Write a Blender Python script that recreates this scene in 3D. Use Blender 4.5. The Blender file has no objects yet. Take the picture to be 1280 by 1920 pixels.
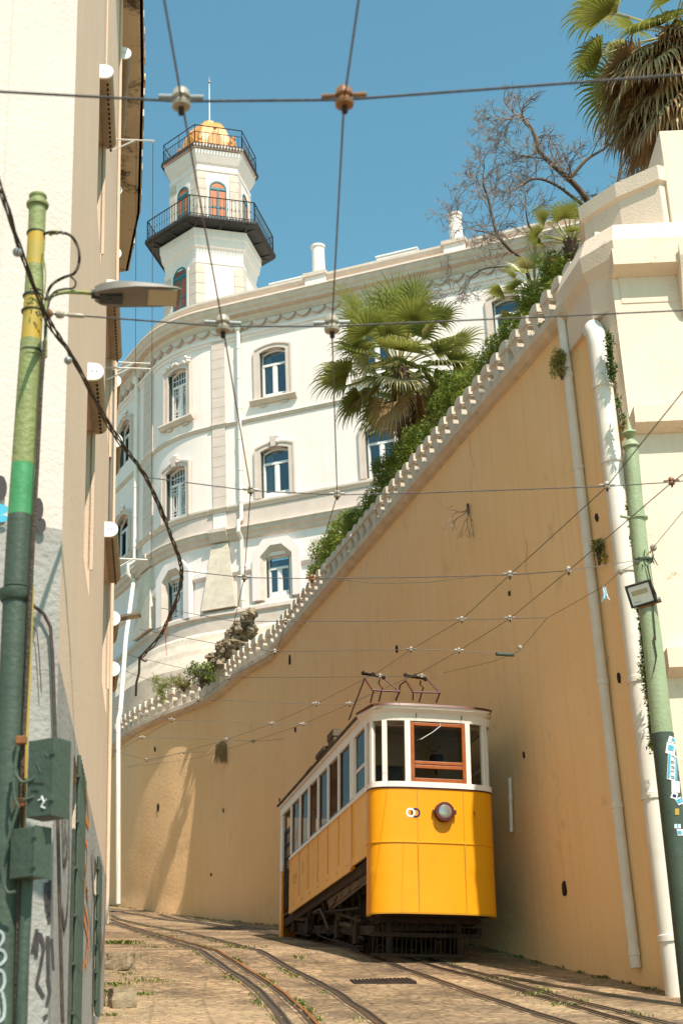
import bpy, math, random
from math import sin, cos, tan, pi, radians, atan2, sqrt, floor
from mathutils import Vector, Matrix
random.seed(7)
scene = bpy.context.scene
V = Vector

# ------------------------------------------------------------------ camera
FPX = 2800.0; TH = radians(21.6); RH = radians(2.55)
CF = V((0, cos(TH), sin(TH))); U0 = V((0, -sin(TH), cos(TH))); R0 = V((1, 0, 0))
CR = R0 * cos(RH) - U0 * sin(RH); CU = R0 * sin(RH) + U0 * cos(RH)
cam_data = bpy.data.cameras.new("camera"); cam = bpy.data.objects.new("camera", cam_data)
scene.collection.objects.link(cam); scene.camera = cam
cam.matrix_world = Matrix(((CR.x, CU.x, -CF.x, 0), (CR.y, CU.y, -CF.y, 0), (CR.z, CU.z, -CF.z, 0), (0, 0, 0, 1)))
cam_data.sensor_fit = 'VERTICAL'; cam_data.sensor_height = 36; cam_data.sensor_width = 24
cam_data.lens = FPX / 1920 * 36
cam_data.clip_start = 0.1; cam_data.clip_end = 3000
cam_data.dof.use_dof = True; cam_data.dof.focus_distance = 28.0; cam_data.dof.aperture_fstop = 3.5

# ------------------------------------------------------------------ light
SUN_AZ = radians(28.0)     # from behind the camera, to the right
SUN_EL = radians(57.0)
sdir = V((sin(SUN_AZ) * cos(SUN_EL), -cos(SUN_AZ) * cos(SUN_EL), sin(SUN_EL)))
sl = bpy.data.lights.new("sun", 'SUN'); sl.energy = 2.75; sl.angle = radians(0.53); sl.color = (1.0, 0.89, 0.77)
so = bpy.data.objects.new("sun", sl); scene.collection.objects.link(so)
so.rotation_euler = sdir.to_track_quat('Z', 'Y').to_euler()
world = bpy.data.worlds.new("World"); scene.world = world; world.use_nodes = True
wn = world.node_tree.nodes; wl = world.node_tree.links
sky = wn.new('ShaderNodeTexSky'); sky.sky_type = 'NISHITA'; sky.sun_disc = False
sky.sun_elevation = SUN_EL; sky.sun_rotation = atan2(sdir.x, sdir.y)
sky.air_density = 1.0; sky.dust_density = 0.6; sky.ozone_density = 1.0; sky.altitude = 50
bg = wn['Background']; bg.inputs[1].default_value = 0.15
tint = wn.new('ShaderNodeMixRGB'); tint.blend_type = 'MULTIPLY'; tint.inputs[0].default_value = 1.0; tint.inputs[2].default_value = (.42, .645, .53, 1)
wl.new(sky.outputs[0], tint.inputs[1]); wl.new(tint.outputs[0], bg.inputs[0])
scene.view_settings.view_transform = 'Standard'; scene.view_settings.look = 'None'
scene.view_settings.gamma = 1.0; scene.view_settings.exposure = 1.30
scene.cycles.max_bounces = 7; scene.cycles.diffuse_bounces = 4; scene.cycles.glossy_bounces = 3
scene.cycles.transmission_bounces = 4; scene.cycles.transparent_max_bounces = 12
scene.cycles.sample_clamp_indirect = 8

# ------------------------------------------------------------------ geometry of the place
def ray(x, y): return CF + CR * ((x - 640) / FPX) + CU * ((960 - y) / FPX)
def PD(x, y, d): return ray(x, y) * d
def PY(x, y, Y): r = ray(x, y); return r * (Y / r.y)
def PZ(x, y, z): r = ray(x, y); return r * (z / r.z)
def PP(x, y, p0, n):
    r = ray(x, y); return r * (p0.dot(n) / r.dot(n))
AZ = radians(17.3)
WD = V((-sin(AZ), cos(AZ), 0)); WN = V((-cos(AZ), -sin(AZ), 0))      # wall direction uphill, wall normal to the street
PROF = [(-40, -6.5), (0, -1.6), (14, .3), (20, 1.25), (24, 1.98), (27, 2.6), (35, 3.72), (43, 4.85), (48.3, 5.65), (53.6, 6.7), (60, 7.7), (90, 12.0), (140, 16)]
def zg(s):
    for (a, b), (c, d) in zip(PROF, PROF[1:]):
        if s <= c: return b + (d - b) * (s - a) / (c - a)
    return PROF[-1][1]
def zgp(p): return zg(V((p[0], p[1], 0)).dot(WD))
def over(x, y, h=4.9):   # point on the surface h metres above the street
    r = ray(x, y); lo, hi = .5, 300.0
    for i in range(60):
        t = (lo + hi) / 2; p = r * t
        if p.z > zgp(p) + h: hi = t
        else: lo = t
    return r * lo
def ground(x, y): # ground point seen at a pixel (street rises away from the eye)
    r = ray(x, y); t = 4.0
    while t < 150:
        p = r * t
        if p.z <= zgp(p): return V((p.x, p.y, zgp(p)))
        t += .04
    return r * 100

# ------------------------------------------------------------------ materials
MATS = {}
def mat(name, col, rough=.8, col2=None, scale=4.0, amt=.5, bump=0.0, bscale=30.0, metal=0.0, streak=0.0, streak_col=None, spec=.4, detail=6, trans=0.0, stain=None):
    if name in MATS: return MATS[name]
    m = bpy.data.materials.new(name); m.use_nodes = True
    nt = m.node_tree; N = nt.nodes; L = nt.links; b = N['Principled BSDF']
    b.inputs['Roughness'].default_value = rough; b.inputs['Metallic'].default_value = metal
    b.inputs['Specular IOR Level'].default_value = spec
    tc = N.new('ShaderNodeTexCoord')
    c2 = col2 or tuple(c * .82 for c in col)
    nz = N.new('ShaderNodeTexNoise'); nz.inputs['Scale'].default_value = scale; nz.inputs['Detail'].default_value = detail; nz.inputs['Roughness'].default_value = .62
    L.new(tc.outputs['Object'], nz.inputs['Vector'])
    rp = N.new('ShaderNodeValToRGB'); rp.color_ramp.elements[0].position = .5 - .22 * (1.2 - amt) - .05; rp.color_ramp.elements[1].position = .5 + .22 * (1.2 - amt) + .05
    rp.color_ramp.elements[0].color = (*c2, 1); rp.color_ramp.elements[1].color = (*col, 1)
    L.new(nz.outputs['Fac'], rp.inputs['Fac']); out = rp.outputs['Color']
    if streak > 0:
        mp = N.new('ShaderNodeMapping'); mp.inputs['Scale'].default_value = (7, 7, .35); L.new(tc.outputs['Object'], mp.inputs['Vector'])
        n2 = N.new('ShaderNodeTexNoise'); n2.inputs['Scale'].default_value = 1.0; n2.inputs['Detail'].default_value = 7; L.new(mp.outputs[0], n2.inputs['Vector'])
        r2 = N.new('ShaderNodeValToRGB'); r2.color_ramp.elements[0].position = .5; r2.color_ramp.elements[1].position = .78
        r2.color_ramp.elements[0].color = (0, 0, 0, 1); r2.color_ramp.elements[1].color = (streak,) * 3 + (1,)
        L.new(n2.outputs['Fac'], r2.inputs['Fac'])
        mx = N.new('ShaderNodeMixRGB'); L.new(r2.outputs['Color'], mx.inputs[0]); L.new(out, mx.inputs[1]); mx.inputs[2].default_value = (*(streak_col or tuple(c * .5 for c in col)), 1)
        out = mx.outputs[0]
    if stain:
        (scol, sscale, lo, hi) = stain
        n3 = N.new('ShaderNodeTexNoise'); n3.inputs['Scale'].default_value = sscale; n3.inputs['Detail'].default_value = 9; n3.inputs['Roughness'].default_value = .7; L.new(tc.outputs['Object'], n3.inputs['Vector'])
        r3 = N.new('ShaderNodeValToRGB'); r3.color_ramp.elements[0].position = lo; r3.color_ramp.elements[1].position = hi
        r3.color_ramp.elements[0].color = (0, 0, 0, 1); r3.color_ramp.elements[1].color = (1, 1, 1, 1)
        L.new(n3.outputs['Fac'], r3.inputs['Fac'])
        mx = N.new('ShaderNodeMixRGB'); L.new(r3.outputs['Color'], mx.inputs[0]); L.new(out, mx.inputs[1]); mx.inputs[2].default_value = (*scol, 1)
        out = mx.outputs[0]
    L.new(out, b.inputs['Base Color'])
    if bump > 0:
        nb = N.new('ShaderNodeTexNoise'); nb.inputs['Scale'].default_value = bscale; nb.inputs['Detail'].default_value = 5; L.new(tc.outputs['Object'], nb.inputs['Vector'])
        bp = N.new('ShaderNodeBump'); bp.inputs['Strength'].default_value = bump; bp.inputs['Distance'].default_value = .02
        L.new(nb.outputs['Fac'], bp.inputs['Height']); L.new(bp.outputs[0], b.inputs['Normal'])
    if trans > 0:
        tr = N.new('ShaderNodeBsdfTranslucent'); L.new(out, tr.inputs['Color'])
        ms = N.new('ShaderNodeMixShader'); ms.inputs[0].default_value = trans
        L.new(b.outputs[0], ms.inputs[1]); L.new(tr.outputs[0], ms.inputs[2]); L.new(ms.outputs[0], N['Material Output'].inputs['Surface'])
    MATS[name] = m; return m
def glassmat(name, tint, dark=.5, rough=.03, refl=.8):
    m = bpy.data.materials.new(name); m.use_nodes = True; N = m.node_tree.nodes; L = m.node_tree.links
    for n in list(N):
        if n.type == 'BSDF_PRINCIPLED': N.remove(n)
    t = N.new('ShaderNodeBsdfTransparent'); t.inputs[0].default_value = (*tint, 1)
    g = N.new('ShaderNodeBsdfGlossy'); g.inputs['Roughness'].default_value = rough; g.inputs[0].default_value = (.95, .97, 1, 1)
    fr = N.new('ShaderNodeFresnel'); fr.inputs[0].default_value = 1.5
    tc = N.new('ShaderNodeTexCoord'); nb = N.new('ShaderNodeTexNoise'); nb.inputs['Scale'].default_value = 1.3; bp = N.new('ShaderNodeBump'); bp.inputs['Strength'].default_value = .12; bp.inputs['Distance'].default_value = .05
    L.new(tc.outputs['Object'], nb.inputs['Vector']); L.new(nb.outputs['Fac'], bp.inputs['Height']); L.new(bp.outputs[0], g.inputs['Normal'])
    ad = N.new('ShaderNodeMath'); ad.operation = 'ADD'; ad.inputs[1].default_value = dark; ad.use_clamp = True
    ad.operation = 'MULTIPLY_ADD'; ad.inputs[1].default_value = refl; ad.inputs[2].default_value = dark
    L.new(fr.outputs[0], ad.inputs[0])
    mx = N.new('ShaderNodeMixShader'); L.new(ad.outputs[0], mx.inputs[0]); L.new(t.outputs[0], mx.inputs[1]); L.new(g.outputs[0], mx.inputs[2])
    L.new(mx.outputs[0], N['Material Output'].inputs['Surface']); MATS[name] = m; return m

M_WHITE = mat('white_stucco', (.88, .755, .71), .85, (.81, .685, .635), .7, .4, .25, 40, streak=.35, streak_col=(.60, .53, .46))
M_TRIM = mat('stone_trim', (.68, .565, .485), .8, (.56, .455, .375), 3, .5, .2, 30)
M_PILA = mat('pink_stone', (.66, .53, .465), .8, (.58, .47, .405), 2.2, .5, .25, 50)
M_WFRAME = mat('white_joinery', (.82, .77, .75), .45, (.74, .69, .66), 6, .4)
M_JAMBSHADE = mat('jamb_shade', (.05, .06, .05), .6)
M_OCHRE = mat('ochre_render', (.95, .66, .37), .9, (.90, .575, .275), .33, .30, .5, 9, streak=.20, streak_col=(.55, .37, .19), stain=((.58, .40, .22), .9, .60, .80))
M_CREAM = mat('cream_render', (.82, .68, .555), .85, (.74, .595, .46), .8, .4, .35, 30, streak=.22, streak_col=(.55, .43, .29), stain=((.42, .31, .2), 3.2, .61, .72))
M_COPE = mat('coping_stone', (.74, .62, .50), .85, (.58, .475, .37), 3, .6, .5, 25, stain=((.25, .2, .14), 4, .6, .72))
M_BALU = mat('baluster_stone', (.78, .68, .56), .85, (.60, .51, .40), 4, .6, .6, 30, stain=((.20, .18, .14), 3.5, .62, .72))
M_LWHITE = mat('near_plaster', (.66, .575, .52), .9, (.59, .515, .46), 1.2, .4, .4, 26)
M_LGREY = mat('grey_dado', (.36, .34, .315), .85, (.28, .26, .24), 1.5, .5, .8, 22, stain=((.2, .18, .16), 2.2, .6, .8))
M_BEIGE = mat('beige_facade', (.71, .53, .39), .85, (.65, .475, .345), .8, .4, .3, 30, streak=.18, streak_col=(.55, .43, .32))
M_SOFFIT = mat('eave_concrete', (.78, .64, .48), .9, (.64, .51, .37), 1.5, .5, .5, 20, stain=((.10, .08, .06), 1.1, .54, .62))
M_BOXW = mat('shutter_cap', (.86, .86, .84), .4, (.80, .80, .78), 5, .3)
M_BOXB = mat('shutter_body', (.38, .29, .20), .6, (.28, .21, .14), 5, .5, stain=((.28, .2, .12), 9, .56, .66))
M_YEL = mat('tram_yellow', (.84, .345, .006), .38, (.80, .315, .005), 2.2, .3, .12, 4, spec=.3, stain=((.66, .25, .006), 2.0, .6, .8))
M_YSHADE = mat('tram_yellow_shaded', (.95, .60, .20), .6, (.90, .52, .14), 2.5, .5, .1, 8, spec=.2, streak=.25, streak_col=(.8, .42, .1))  # the tram yellow again, shade and bounce light of the sides put into it
M_YELD = mat('tram_yellow_seam', (.58, .27, .01), .5)
M_TWHITE = mat('tram_white', (.86, .79, .74), .38, (.78, .71, .65), 4, .4, .08, 20, stain=((.5, .42, .32), 3, .68, .8))
M_MAROON = mat('maroon_paint', (.12, .025, .02), .4, (.07, .015, .012), 10, .5)
M_WOOD = mat('varnished_wood', (.42, .12, .025), .3, (.28, .07, .012), 8, .5)
M_RUST = mat('rusty_underframe', (.045, .024, .015), .85, (.015, .010, .007), 6, .6, .5, 40)
M_GUSS = mat('dusty_gusset', (.16, .12, .085), .85, (.08, .058, .042), 5, .6, .4, 30)
M_BLACK = mat('black_iron', (.018, .02, .022), .55, (.03, .03, .03), 6, .5)
M_DARKIN = mat('dark_interior', (.04, .03, .022), .7)
M_INT = mat('interior_cream', (.55, .50, .42), .7)
M_STEEL = mat('grey_steel', (.35, .36, .36), .45, (.25, .26, .26), 8, .5, metal=.4)
M_CER = mat('ceramic_white', (.44, .385, .31), .3, (.30, .25, .19), 12, .6)
M_CERB = mat('ceramic_brown', (.34, .15, .055), .35, (.16, .07, .03), 12, .6)
M_WIRE = mat('wire', (.055, .035, .03), .5, (.12, .08, .06), 20, .5, metal=.3)
M_SPAN = mat('span_wire', (.05, .045, .05), .5, (.12, .11, .11), 30, .5, metal=.3)
M_CABLE = mat('tarred_cable', (.09, .06, .04), .8, (.04, .028, .02), 12, .6, .8, 60)
M_GREEN = mat('pole_light_green', (.27, .29, .10), .6, (.19, .22, .09), 3, .5, .5, 30, stain=((.40, .25, .03), 2.0, .60, .66))
M_GREEN2 = mat('pole_dark_green', (.062, .088, .062), .55, (.042, .062, .045), 4, .5, .3, 30, stain=((.14, .15, .10), 9, .66, .70))
M_GREENB = mat('pole_bright_green', (.07, .30, .12), .5, (.05, .22, .08), 5, .5, .3, 20)
M_GREEN3 = mat('pole_pale_green', (.33, .39, .24), .5, (.26, .32, .18), 4, .5, .4, 30, stain=((.16, .22, .10), 5, .64, .72))
M_YELP = mat('worn_yellow', (.50, .30, .02), .6, (.36, .30, .08), 7, .6)
M_PIPE = mat('painted_pipe', (.82, .77, .70), .5, (.72, .66, .58), 3, .5, stain=((.40, .28, .18), 4, .68, .74))
M_TERRA = mat('door_terracotta', (.62, .17, .05), .5, (.5, .13, .04), 4, .4)
M_TEAL = mat('teal_joinery', (.03, .20, .24), .5)
M_BRWN = mat('brown_joinery', (.28, .07, .03), .45, (.18, .05, .02), 5, .5)
M_GOLD = mat('dome_tiles', (.80, .36, .09), .4, (.62, .26, .06), 9, .5, .4, 30)
M_PAPER = mat('sticker_white', (.8, .8, .8), .5); M_BLUEP = mat('sticker_blue', (.07, .42, .6), .5)
M_INK = mat('ink_navy', (.015, .012, .09), .4); M_SPRAYW = mat('spray_pale', (.42, .46, .46), .7); M_SPRAYK = mat('spray_black', (.055, .045, .045), .7)
M_SPRAYO = mat('spray_orange', (.75, .20, .02), .7); M_SPRAYR = mat('spray_red', (.55, .12, .07), .7)
M_LEAF = mat('palm_green', (.32, .33, .07), .34, (.18, .19, .035), 3, .5, trans=.38, spec=.45)
M_LEAF2 = mat('palm_olive', (.56, .50, .19), .38, (.30, .28, .10), 3, .5, trans=.35, spec=.45)
M_DEAD = mat('palm_dead', (.42, .25, .12), .8, (.22, .13, .06), 3, .5, trans=.15)
M_DEAD2 = mat('palm_pale', (.62, .48, .27), .7, (.42, .31, .15), 3, .5, trans=.15)
M_BARK = mat('bark', (.15, .10, .065), .9, (.08, .05, .035), 8, .6, .8, 30)
M_TWIG = mat('twig', (.30, .235, .20), .85, (.16, .12, .10), 8, .6)
M_CYP = mat('cypress_green', (.21, .27, .028), .6, (.11, .155, .016), 2.5, .6, trans=.15)
M_CYPB = mat('cypress_light', (.36, .39, .045), .6, (.22, .26, .03), 2.5, .6, trans=.15)
M_CYPR = mat('shrub_russet', (.26, .11, .03), .7)
M_IVY = mat('ivy_green', (.06, .11, .02), .6, (.04, .07, .015), 5, .6, trans=.15)
M_GRASS = mat('weed_green', (.14, .20, .03), .7, (.09, .13, .02), 5, .6, trans=.2)
M_DRY = mat('dry_grass', (.42, .30, .14), .9, (.3, .2, .09), 5, .5)
M_TUFA = mat('tufa_rock', (.36, .28, .18), .95, (.15, .11, .07), 3, .7, 1.0, 12)
M_STONE = mat('loose_stone', (.36, .28, .18), .9, (.22, .165, .10), 6, .6, .8, 14)
M_RAIL = mat('rail_steel', (.16, .12, .09), .38, (.08, .06, .045), 8, .5, metal=.6)
M_RAILR = mat('rail_rust', (.34, .13, .035), .6, (.18, .07, .025), 8, .5, metal=.2)
M_GROOVE = mat('groove_dark', (.03, .022, .016), .9)
M_LAMPG = mat('lamp_grey', (.20, .175, .15), .45, (.15, .13, .11), 4, .5)
M_LED = mat('led_panel', (.50, .42, .28), .4)
M_CURT = mat('curtain', (.30, .36, .34), .8)
M_ROOM = mat('room_dark', (.016, .026, .034), .9)
M_PURP = mat('purple_glass', (.07, .016, .012), .2)
G_WIN = glassmat('window_glass', (.55, .62, .66), .10)
G_TRAM = glassmat('tram_glass', (.72, .71, .67), .0, .02, .08)
M_LENS = mat('lamp_lens', (.34, .31, .26), .12, (.35, .35, .33), 12, .6, spec=.8, metal=.5)

# ------------------------------------------------------------------ mesh helpers
ORG = {}
COL = scene.collection
class MB:
    def __init__(s): s.v = []; s.f = []; s.m = []; s.mats = []
    def mi(s, m):
        if m not in s.mats: s.mats.append(m)
        return s.mats.index(m)
    def add(s, vs, fs, m):
        b = len(s.v); s.v += [tuple(v) for v in vs]; k = s.mi(m)
        for f in fs: s.f.append([b + i for i in f]); s.m.append(k)
    def quad(s, a, b, c, d, m): s.add([a, b, c, d], [(0, 1, 2, 3)], m)
    def box(s, fr, x0, x1, y0, y1, z0, z1, m):
        """fr maps local (a,b,c) to world"""
        vs = [fr(x, y, z) for z in (z0, z1) for (x, y) in ((x0, y0), (x1, y0), (x1, y1), (x0, y1))]
        s.add(vs, [(0, 3, 2, 1), (4, 5, 6, 7), (0, 1, 5, 4), (1, 2, 6, 5), (2, 3, 7, 6), (3, 0, 4, 7)], m)
    def tube(s, pts, r, m, n=8, cap=True, r2=None):
        pts = [V(p) for p in pts]; k = len(pts); rs = r if isinstance(r, (list, tuple)) else ([r + ((r2 if r2 is not None else r) - r) * i / max(1, k - 1) for i in range(k)])
        vs = []; up = None
        for i, p in enumerate(pts):
            t = (pts[min(k - 1, i + 1)] - pts[max(0, i - 1)])
            if t.length < 1e-9: t = V((0, 0, 1))
            t.normalize()
            if up is None: up = V((0, 0, 1)) if abs(t.z) < .9 else V((1, 0, 0))
            a = t.cross(up)
            if a.length < 1e-6: a = t.cross(V((0, 1, 0)))
            a.normalize(); b = a.cross(t).normalized(); up = b
            for j in range(n):
                q = 2 * pi * j / n; vs.append(p + (a * cos(q) + b * sin(q)) * rs[i])
        fs = [(i * n + j, i * n + (j + 1) % n, (i + 1) * n + (j + 1) % n, (i + 1) * n + j) for i in range(k - 1) for j in range(n)]
        if cap: fs += [tuple(range(n))[::-1], tuple(range((k - 1) * n, k * n))]
        s.add(vs, fs, m)
    def lathe(s, c, axis, prof, m, n=16):
        """prof: list of (t along axis, r)"""
        axis = V(axis).normalized(); a = axis.cross(V((0, 0, 1)) if abs(axis.z) < .9 else V((1, 0, 0))).normalized(); b = axis.cross(a)
        vs = [V(c) + axis * t + (a * cos(2 * pi * j / n) + b * sin(2 * pi * j / n)) * r for t, r in prof for j in range(n)]
        k = len(prof)
        fs = [(i * n + j, i * n + (j + 1) % n, (i + 1) * n + (j + 1) % n, (i + 1) * n + j) for i in range(k - 1) for j in range(n)]
        fs += [tuple(range(n))[::-1], tuple(range((k - 1) * n, k * n))]
        s.add(vs, fs, m)
    def prism(s, pts, off, m):
        """polygon pts (world), extruded by vector off"""
        k = len(pts); pts = [V(p) for p in pts]; off = V(off)
        s.add(pts + [p + off for p in pts], [tuple(range(k))[::-1], tuple(range(k, 2 * k))] + [(i, (i + 1) % k, k + (i + 1) % k, k + i) for i in range(k)], m)
    def ring(s, outer, inner, off, m):
        """ring between two equal-length polygons (open or closed loops), extruded"""
        k = len(outer); off = V(off); O = [V(p) for p in outer]; I = [V(p) for p in inner]
        vs = O + I + [p + off for p in O] + [p + off for p in I]; fs = []
        for i in range(k - 1):
            fs += [(i, i + 1, k + i + 1, k + i), (2 * k + i, 3 * k + i, 3 * k + i + 1, 2 * k + i + 1), (i, 2 * k + i, 2 * k + i + 1, i + 1), (k + i, k + i + 1, 3 * k + i + 1, 3 * k + i)]
        fs += [(0, k, 3 * k, 2 * k), (k - 1, 3 * k - 1, 4 * k - 1, 2 * k - 1)]
        s.add(vs, fs, m)
    def sweep(s, path, prof, m, closed_prof=True, closed=False):
        """path: (x,y) points; outward = right-hand side of travel; prof: (offset, z)"""
        P = [V((p[0], p[1], 0)) for p in path]; k = len(P); nn = []
        for i in range(k):
            t1 = (P[i] - P[i - 1]) if (i > 0 or closed) else (P[1] - P[0])
            t2 = (P[(i + 1) % k] - P[i]) if (i < k - 1 or closed) else t1
            t1.normalize(); t2.normalize(); n1 = V((t1.y, -t1.x, 0)); n2 = V((t2.y, -t2.x, 0)); n = (n1 + n2); n.normalize()
            nn.append(n / max(.3, n.dot(n1)))
        q = len(prof); vs = [P[i] + nn[i] * o + V((0, 0, z)) for i in range(k) for (o, z) in prof]; fs = []
        for i in range(k if closed else k - 1):
            for j in range(q if closed_prof else q - 1):
                a = i * q + j; b = i * q + (j + 1) % q; c = ((i + 1) % k) * q + (j + 1) % q; d = ((i + 1) % k) * q + j
                fs.append((a, d, c, b))
        if closed_prof and not closed: fs += [tuple(range(q)), tuple(range((k - 1) * q, k * q))[::-1]]
        s.add(vs, fs, m)
    def build(s, name, parent=None, smooth=False, bevel=0):
        me = bpy.data.meshes.new(name); o_ = ORG.get(parent, V((0, 0, 0))) if parent else V((0, 0, 0))
        me.from_pydata([(v[0] - o_.x, v[1] - o_.y, v[2] - o_.z) for v in s.v], [], s.f)
        for m in s.mats: me.materials.append(m)
        me.polygons.foreach_set('material_index', s.m)
        if smooth: me.polygons.foreach_set('use_smooth', [True] * len(s.f))
        me.update(); me.validate()
        if smooth:
            try: me.set_sharp_from_angle(angle=radians(38))
            except Exception: pass
        ob = bpy.data.objects.new(name, me); COL.objects.link(ob)
        if parent: ob.parent = parent; ORG[ob] = o_.copy()
        else: ORG[ob] = V((0, 0, 0))
        if bevel:
            bv = ob.modifiers.new('bevel', 'BEVEL'); bv.width = bevel; bv.segments = 2; bv.limit_method = 'ANGLE'
        return ob
def tag(o, label=None, cat=None, group=None, kind=None):
    if label: o['label'] = label
    if cat: o['category'] = cat
    if group: o['group'] = group
    if kind: o['kind'] = kind
    return o
def empty(name, loc, label=None, cat=None, group=None, rz=0, local=False):
    o = bpy.data.objects.new(name, None); COL.objects.link(o); o.location = loc; o.rotation_euler = (0, 0, rz); o.empty_display_size = .3
    ORG[o] = V((0, 0, 0)) if local else V(loc)
    tag(o, label, cat, group); return o
def copy_tree(o, parent=None):
    c = o.copy(); COL.objects.link(c); c.parent = parent; ORG[c] = ORG.get(o, V((0, 0, 0)))
    for ch in list(o.children): copy_tree(ch, c)
    return c
W = lambda x, y, z: V((x, y, z))
def frame(o, ex, ey, ez=V((0, 0, 1))):
    o = V(o); ex = V(ex); ey = V(ey); ez = V(ez)
    return lambda a, b, c: o + ex * a + ey * b + ez * c
def catmull(P, n=6):
    P = [V(p) for p in P]; out = []
    for i in range(len(P) - 1):
        a = P[max(0, i - 1)]; b = P[i]; c = P[i + 1]; d = P[min(len(P) - 1, i + 2)]
        for k in range(n):
            t = k / n; out.append(.5 * ((2 * b) + (c - a) * t + (2 * a - 5 * b + 4 * c - d) * t * t + (3 * b - a - 3 * c + d) * t ** 3))
    out.append(P[-1]); return out
def arch(u0, u1, z0, z1, rise, n=8):
    """loop from bottom left, up, over a segmental arch, down to bottom right"""
    out = [(u0, z0)]
    for i in range(n + 1):
        t = i / n; out.append((u0 + (u1 - u0) * t, z1 - rise + rise * sin(pi * (t * .9 + .05)) ** .8 if rise else z1))
    out.append((u1, z0)); return out
def noise3(p, s):
    from mathutils import noise as _n
    return _n.noise(V(p) * s)
# ------------------------------------------------------------------ ground
def ground_mat():
    m = bpy.data.materials.new('worn_setts'); m.use_nodes = True; N = m.node_tree.nodes; L = m.node_tree.links; b = N['Principled BSDF']
    tc = N.new('ShaderNodeTexCoord'); mp = N.new('ShaderNodeMapping'); mp.inputs['Rotation'].default_value = (0, 0, radians(-12)); mp.inputs['Scale'].default_value = (5.0, 8.5, 1.0)
    L.new(tc.outputs['Object'], mp.inputs[0])
    vo = N.new('ShaderNodeTexVoronoi'); vo.feature = 'DISTANCE_TO_EDGE'; vo.inputs['Scale'].default_value = 1.0; L.new(mp.outputs[0], vo.inputs['Vector'])
    vc = N.new('ShaderNodeTexVoronoi'); vc.inputs['Scale'].default_value = 1.0; L.new(mp.outputs[0], vc.inputs['Vector'])
    nz = N.new('ShaderNodeTexNoise'); nz.inputs['Scale'].default_value = .7; nz.inputs['Detail'].default_value = 10; nz.inputs['Roughness'].default_value = .7; L.new(tc.outputs['Object'], nz.inputs['Vector'])
    r1 = N.new('ShaderNodeValToRGB'); cr = r1.color_ramp; cr.elements[0].position = .34; cr.elements[0].color = (.13, .085, .048, 1); cr.elements[1].position = .68; cr.elements[1].color = (.54, .375, .215, 1)
    L.new(nz.outputs['Fac'], r1.inputs[0])
    hs = N.new('ShaderNodeMixRGB'); hs.blend_type = 'MULTIPLY'; hs.inputs[0].default_value = .8
    r2 = N.new('ShaderNodeValToRGB'); r2.color_ramp.elements[0].color = (.55, .5, .45, 1); r2.color_ramp.elements[1].color = (1.15, 1.1, 1.0, 1)
    sp = N.new('ShaderNodeSeparateColor'); L.new(vc.outputs['Color'], sp.inputs[0]); L.new(sp.outputs[0], r2.inputs[0])
    L.new(r1.outputs[0], hs.inputs[1]); L.new(r2.outputs[0], hs.inputs[2])
    gr = N.new('ShaderNodeValToRGB'); gr.color_ramp.elements[0].position = .0; gr.color_ramp.elements[1].position = .12; gr.color_ramp.elements[0].color = (.7, .7, .7, 1); gr.color_ramp.elements[1].color = (0, 0, 0, 1)
    L.new(vo.outputs['Distance'], gr.inputs[0])
    mx = N.new('ShaderNodeMixRGB'); L.new(gr.outputs[0], mx.inputs[0]); L.new(hs.outputs[0], mx.inputs[1]); mx.inputs[2].default_value = (.13, .095, .06, 1)
    # dusty patches filling joints
    n2 = N.new('ShaderNodeTexNoise'); n2.inputs['Scale'].default_value = .35; n2.inputs['Detail'].default_value = 8; L.new(tc.outputs['Object'], n2.inputs['Vector'])
    r3 = N.new('ShaderNodeValToRGB'); r3.color_ramp.elements[0].position = .45; r3.color_ramp.elements[1].position = .7; r3.color_ramp.elements[0].color = (0, 0, 0, 1); r3.color_ramp.elements[1].color = (.5, .5, .5, 1); L.new(n2.outputs['Fac'], r3.inputs[0])
    m2 = N.new('ShaderNodeMixRGB'); L.new(r3.outputs[0], m2.inputs[0]); L.new(mx.outputs[0], m2.inputs[1]); m2.inputs[2].default_value = (.52, .37, .215, 1)
    L.new(m2.outputs[0], b.inputs['Base Color']); b.inputs['Roughness'].default_value = .8
    bp = N.new('ShaderNodeBump'); bp.inputs['Strength'].default_value = .8; bp.inputs['Distance'].default_value = .06
    r4 = N.new('ShaderNodeMapRange'); r4.inputs[1].default_value = 0; r4.inputs[2].default_value = .2; L.new(vo.outputs['Distance'], r4.inputs[0])
    n5 = N.new('ShaderNodeTexNoise'); n5.inputs['Scale'].default_value = 9; n5.inputs['Detail'].default_value = 6; L.new(tc.outputs['Object'], n5.inputs['Vector'])
    ad = N.new('ShaderNodeMath'); L.new(r4.outputs[0], ad.inputs[0]); L.new(n5.outputs['Fac'], ad.inputs[1]); L.new(ad.outputs[0], bp.inputs['Height'])
    L.new(bp.outputs[0], b.inputs['Normal']); return m
M_GROUND = ground_mat()
mb = MB(); PERP = V((cos(AZ), sin(AZ), 0))
svals = [-60 + 4 * i for i in range(17)] + [8 + .3 * i for i in range(1, 150)] + [53 + 3 * i for i in range(1, 50)]
tvals = [-120, -90, -60, -40, -25] + [-15 + .3 * i for i in range(84)] + [12, 16, 25, 40, 60, 90, 120]
vs = []
for s_ in svals:
    for t_ in tvals:
        p = WD * s_ + PERP * t_
        h = zg(s_) + .012 * noise3((p.x * .8, p.y * .8, 0), 1) + .008 * noise3((p.x * 3, p.y * 3, 5), 1)
        vs.append((p.x, p.y, h))
nt_ = len(tvals)
mb.add(vs, [(i * nt_ + j, i * nt_ + j + 1, (i + 1) * nt_ + j + 1, (i + 1) * nt_ + j) for i in range(len(svals) - 1) for j in range(nt_ - 1)], M_GROUND)
g = mb.build('street', smooth=True); tag(g, kind='structure')

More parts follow.
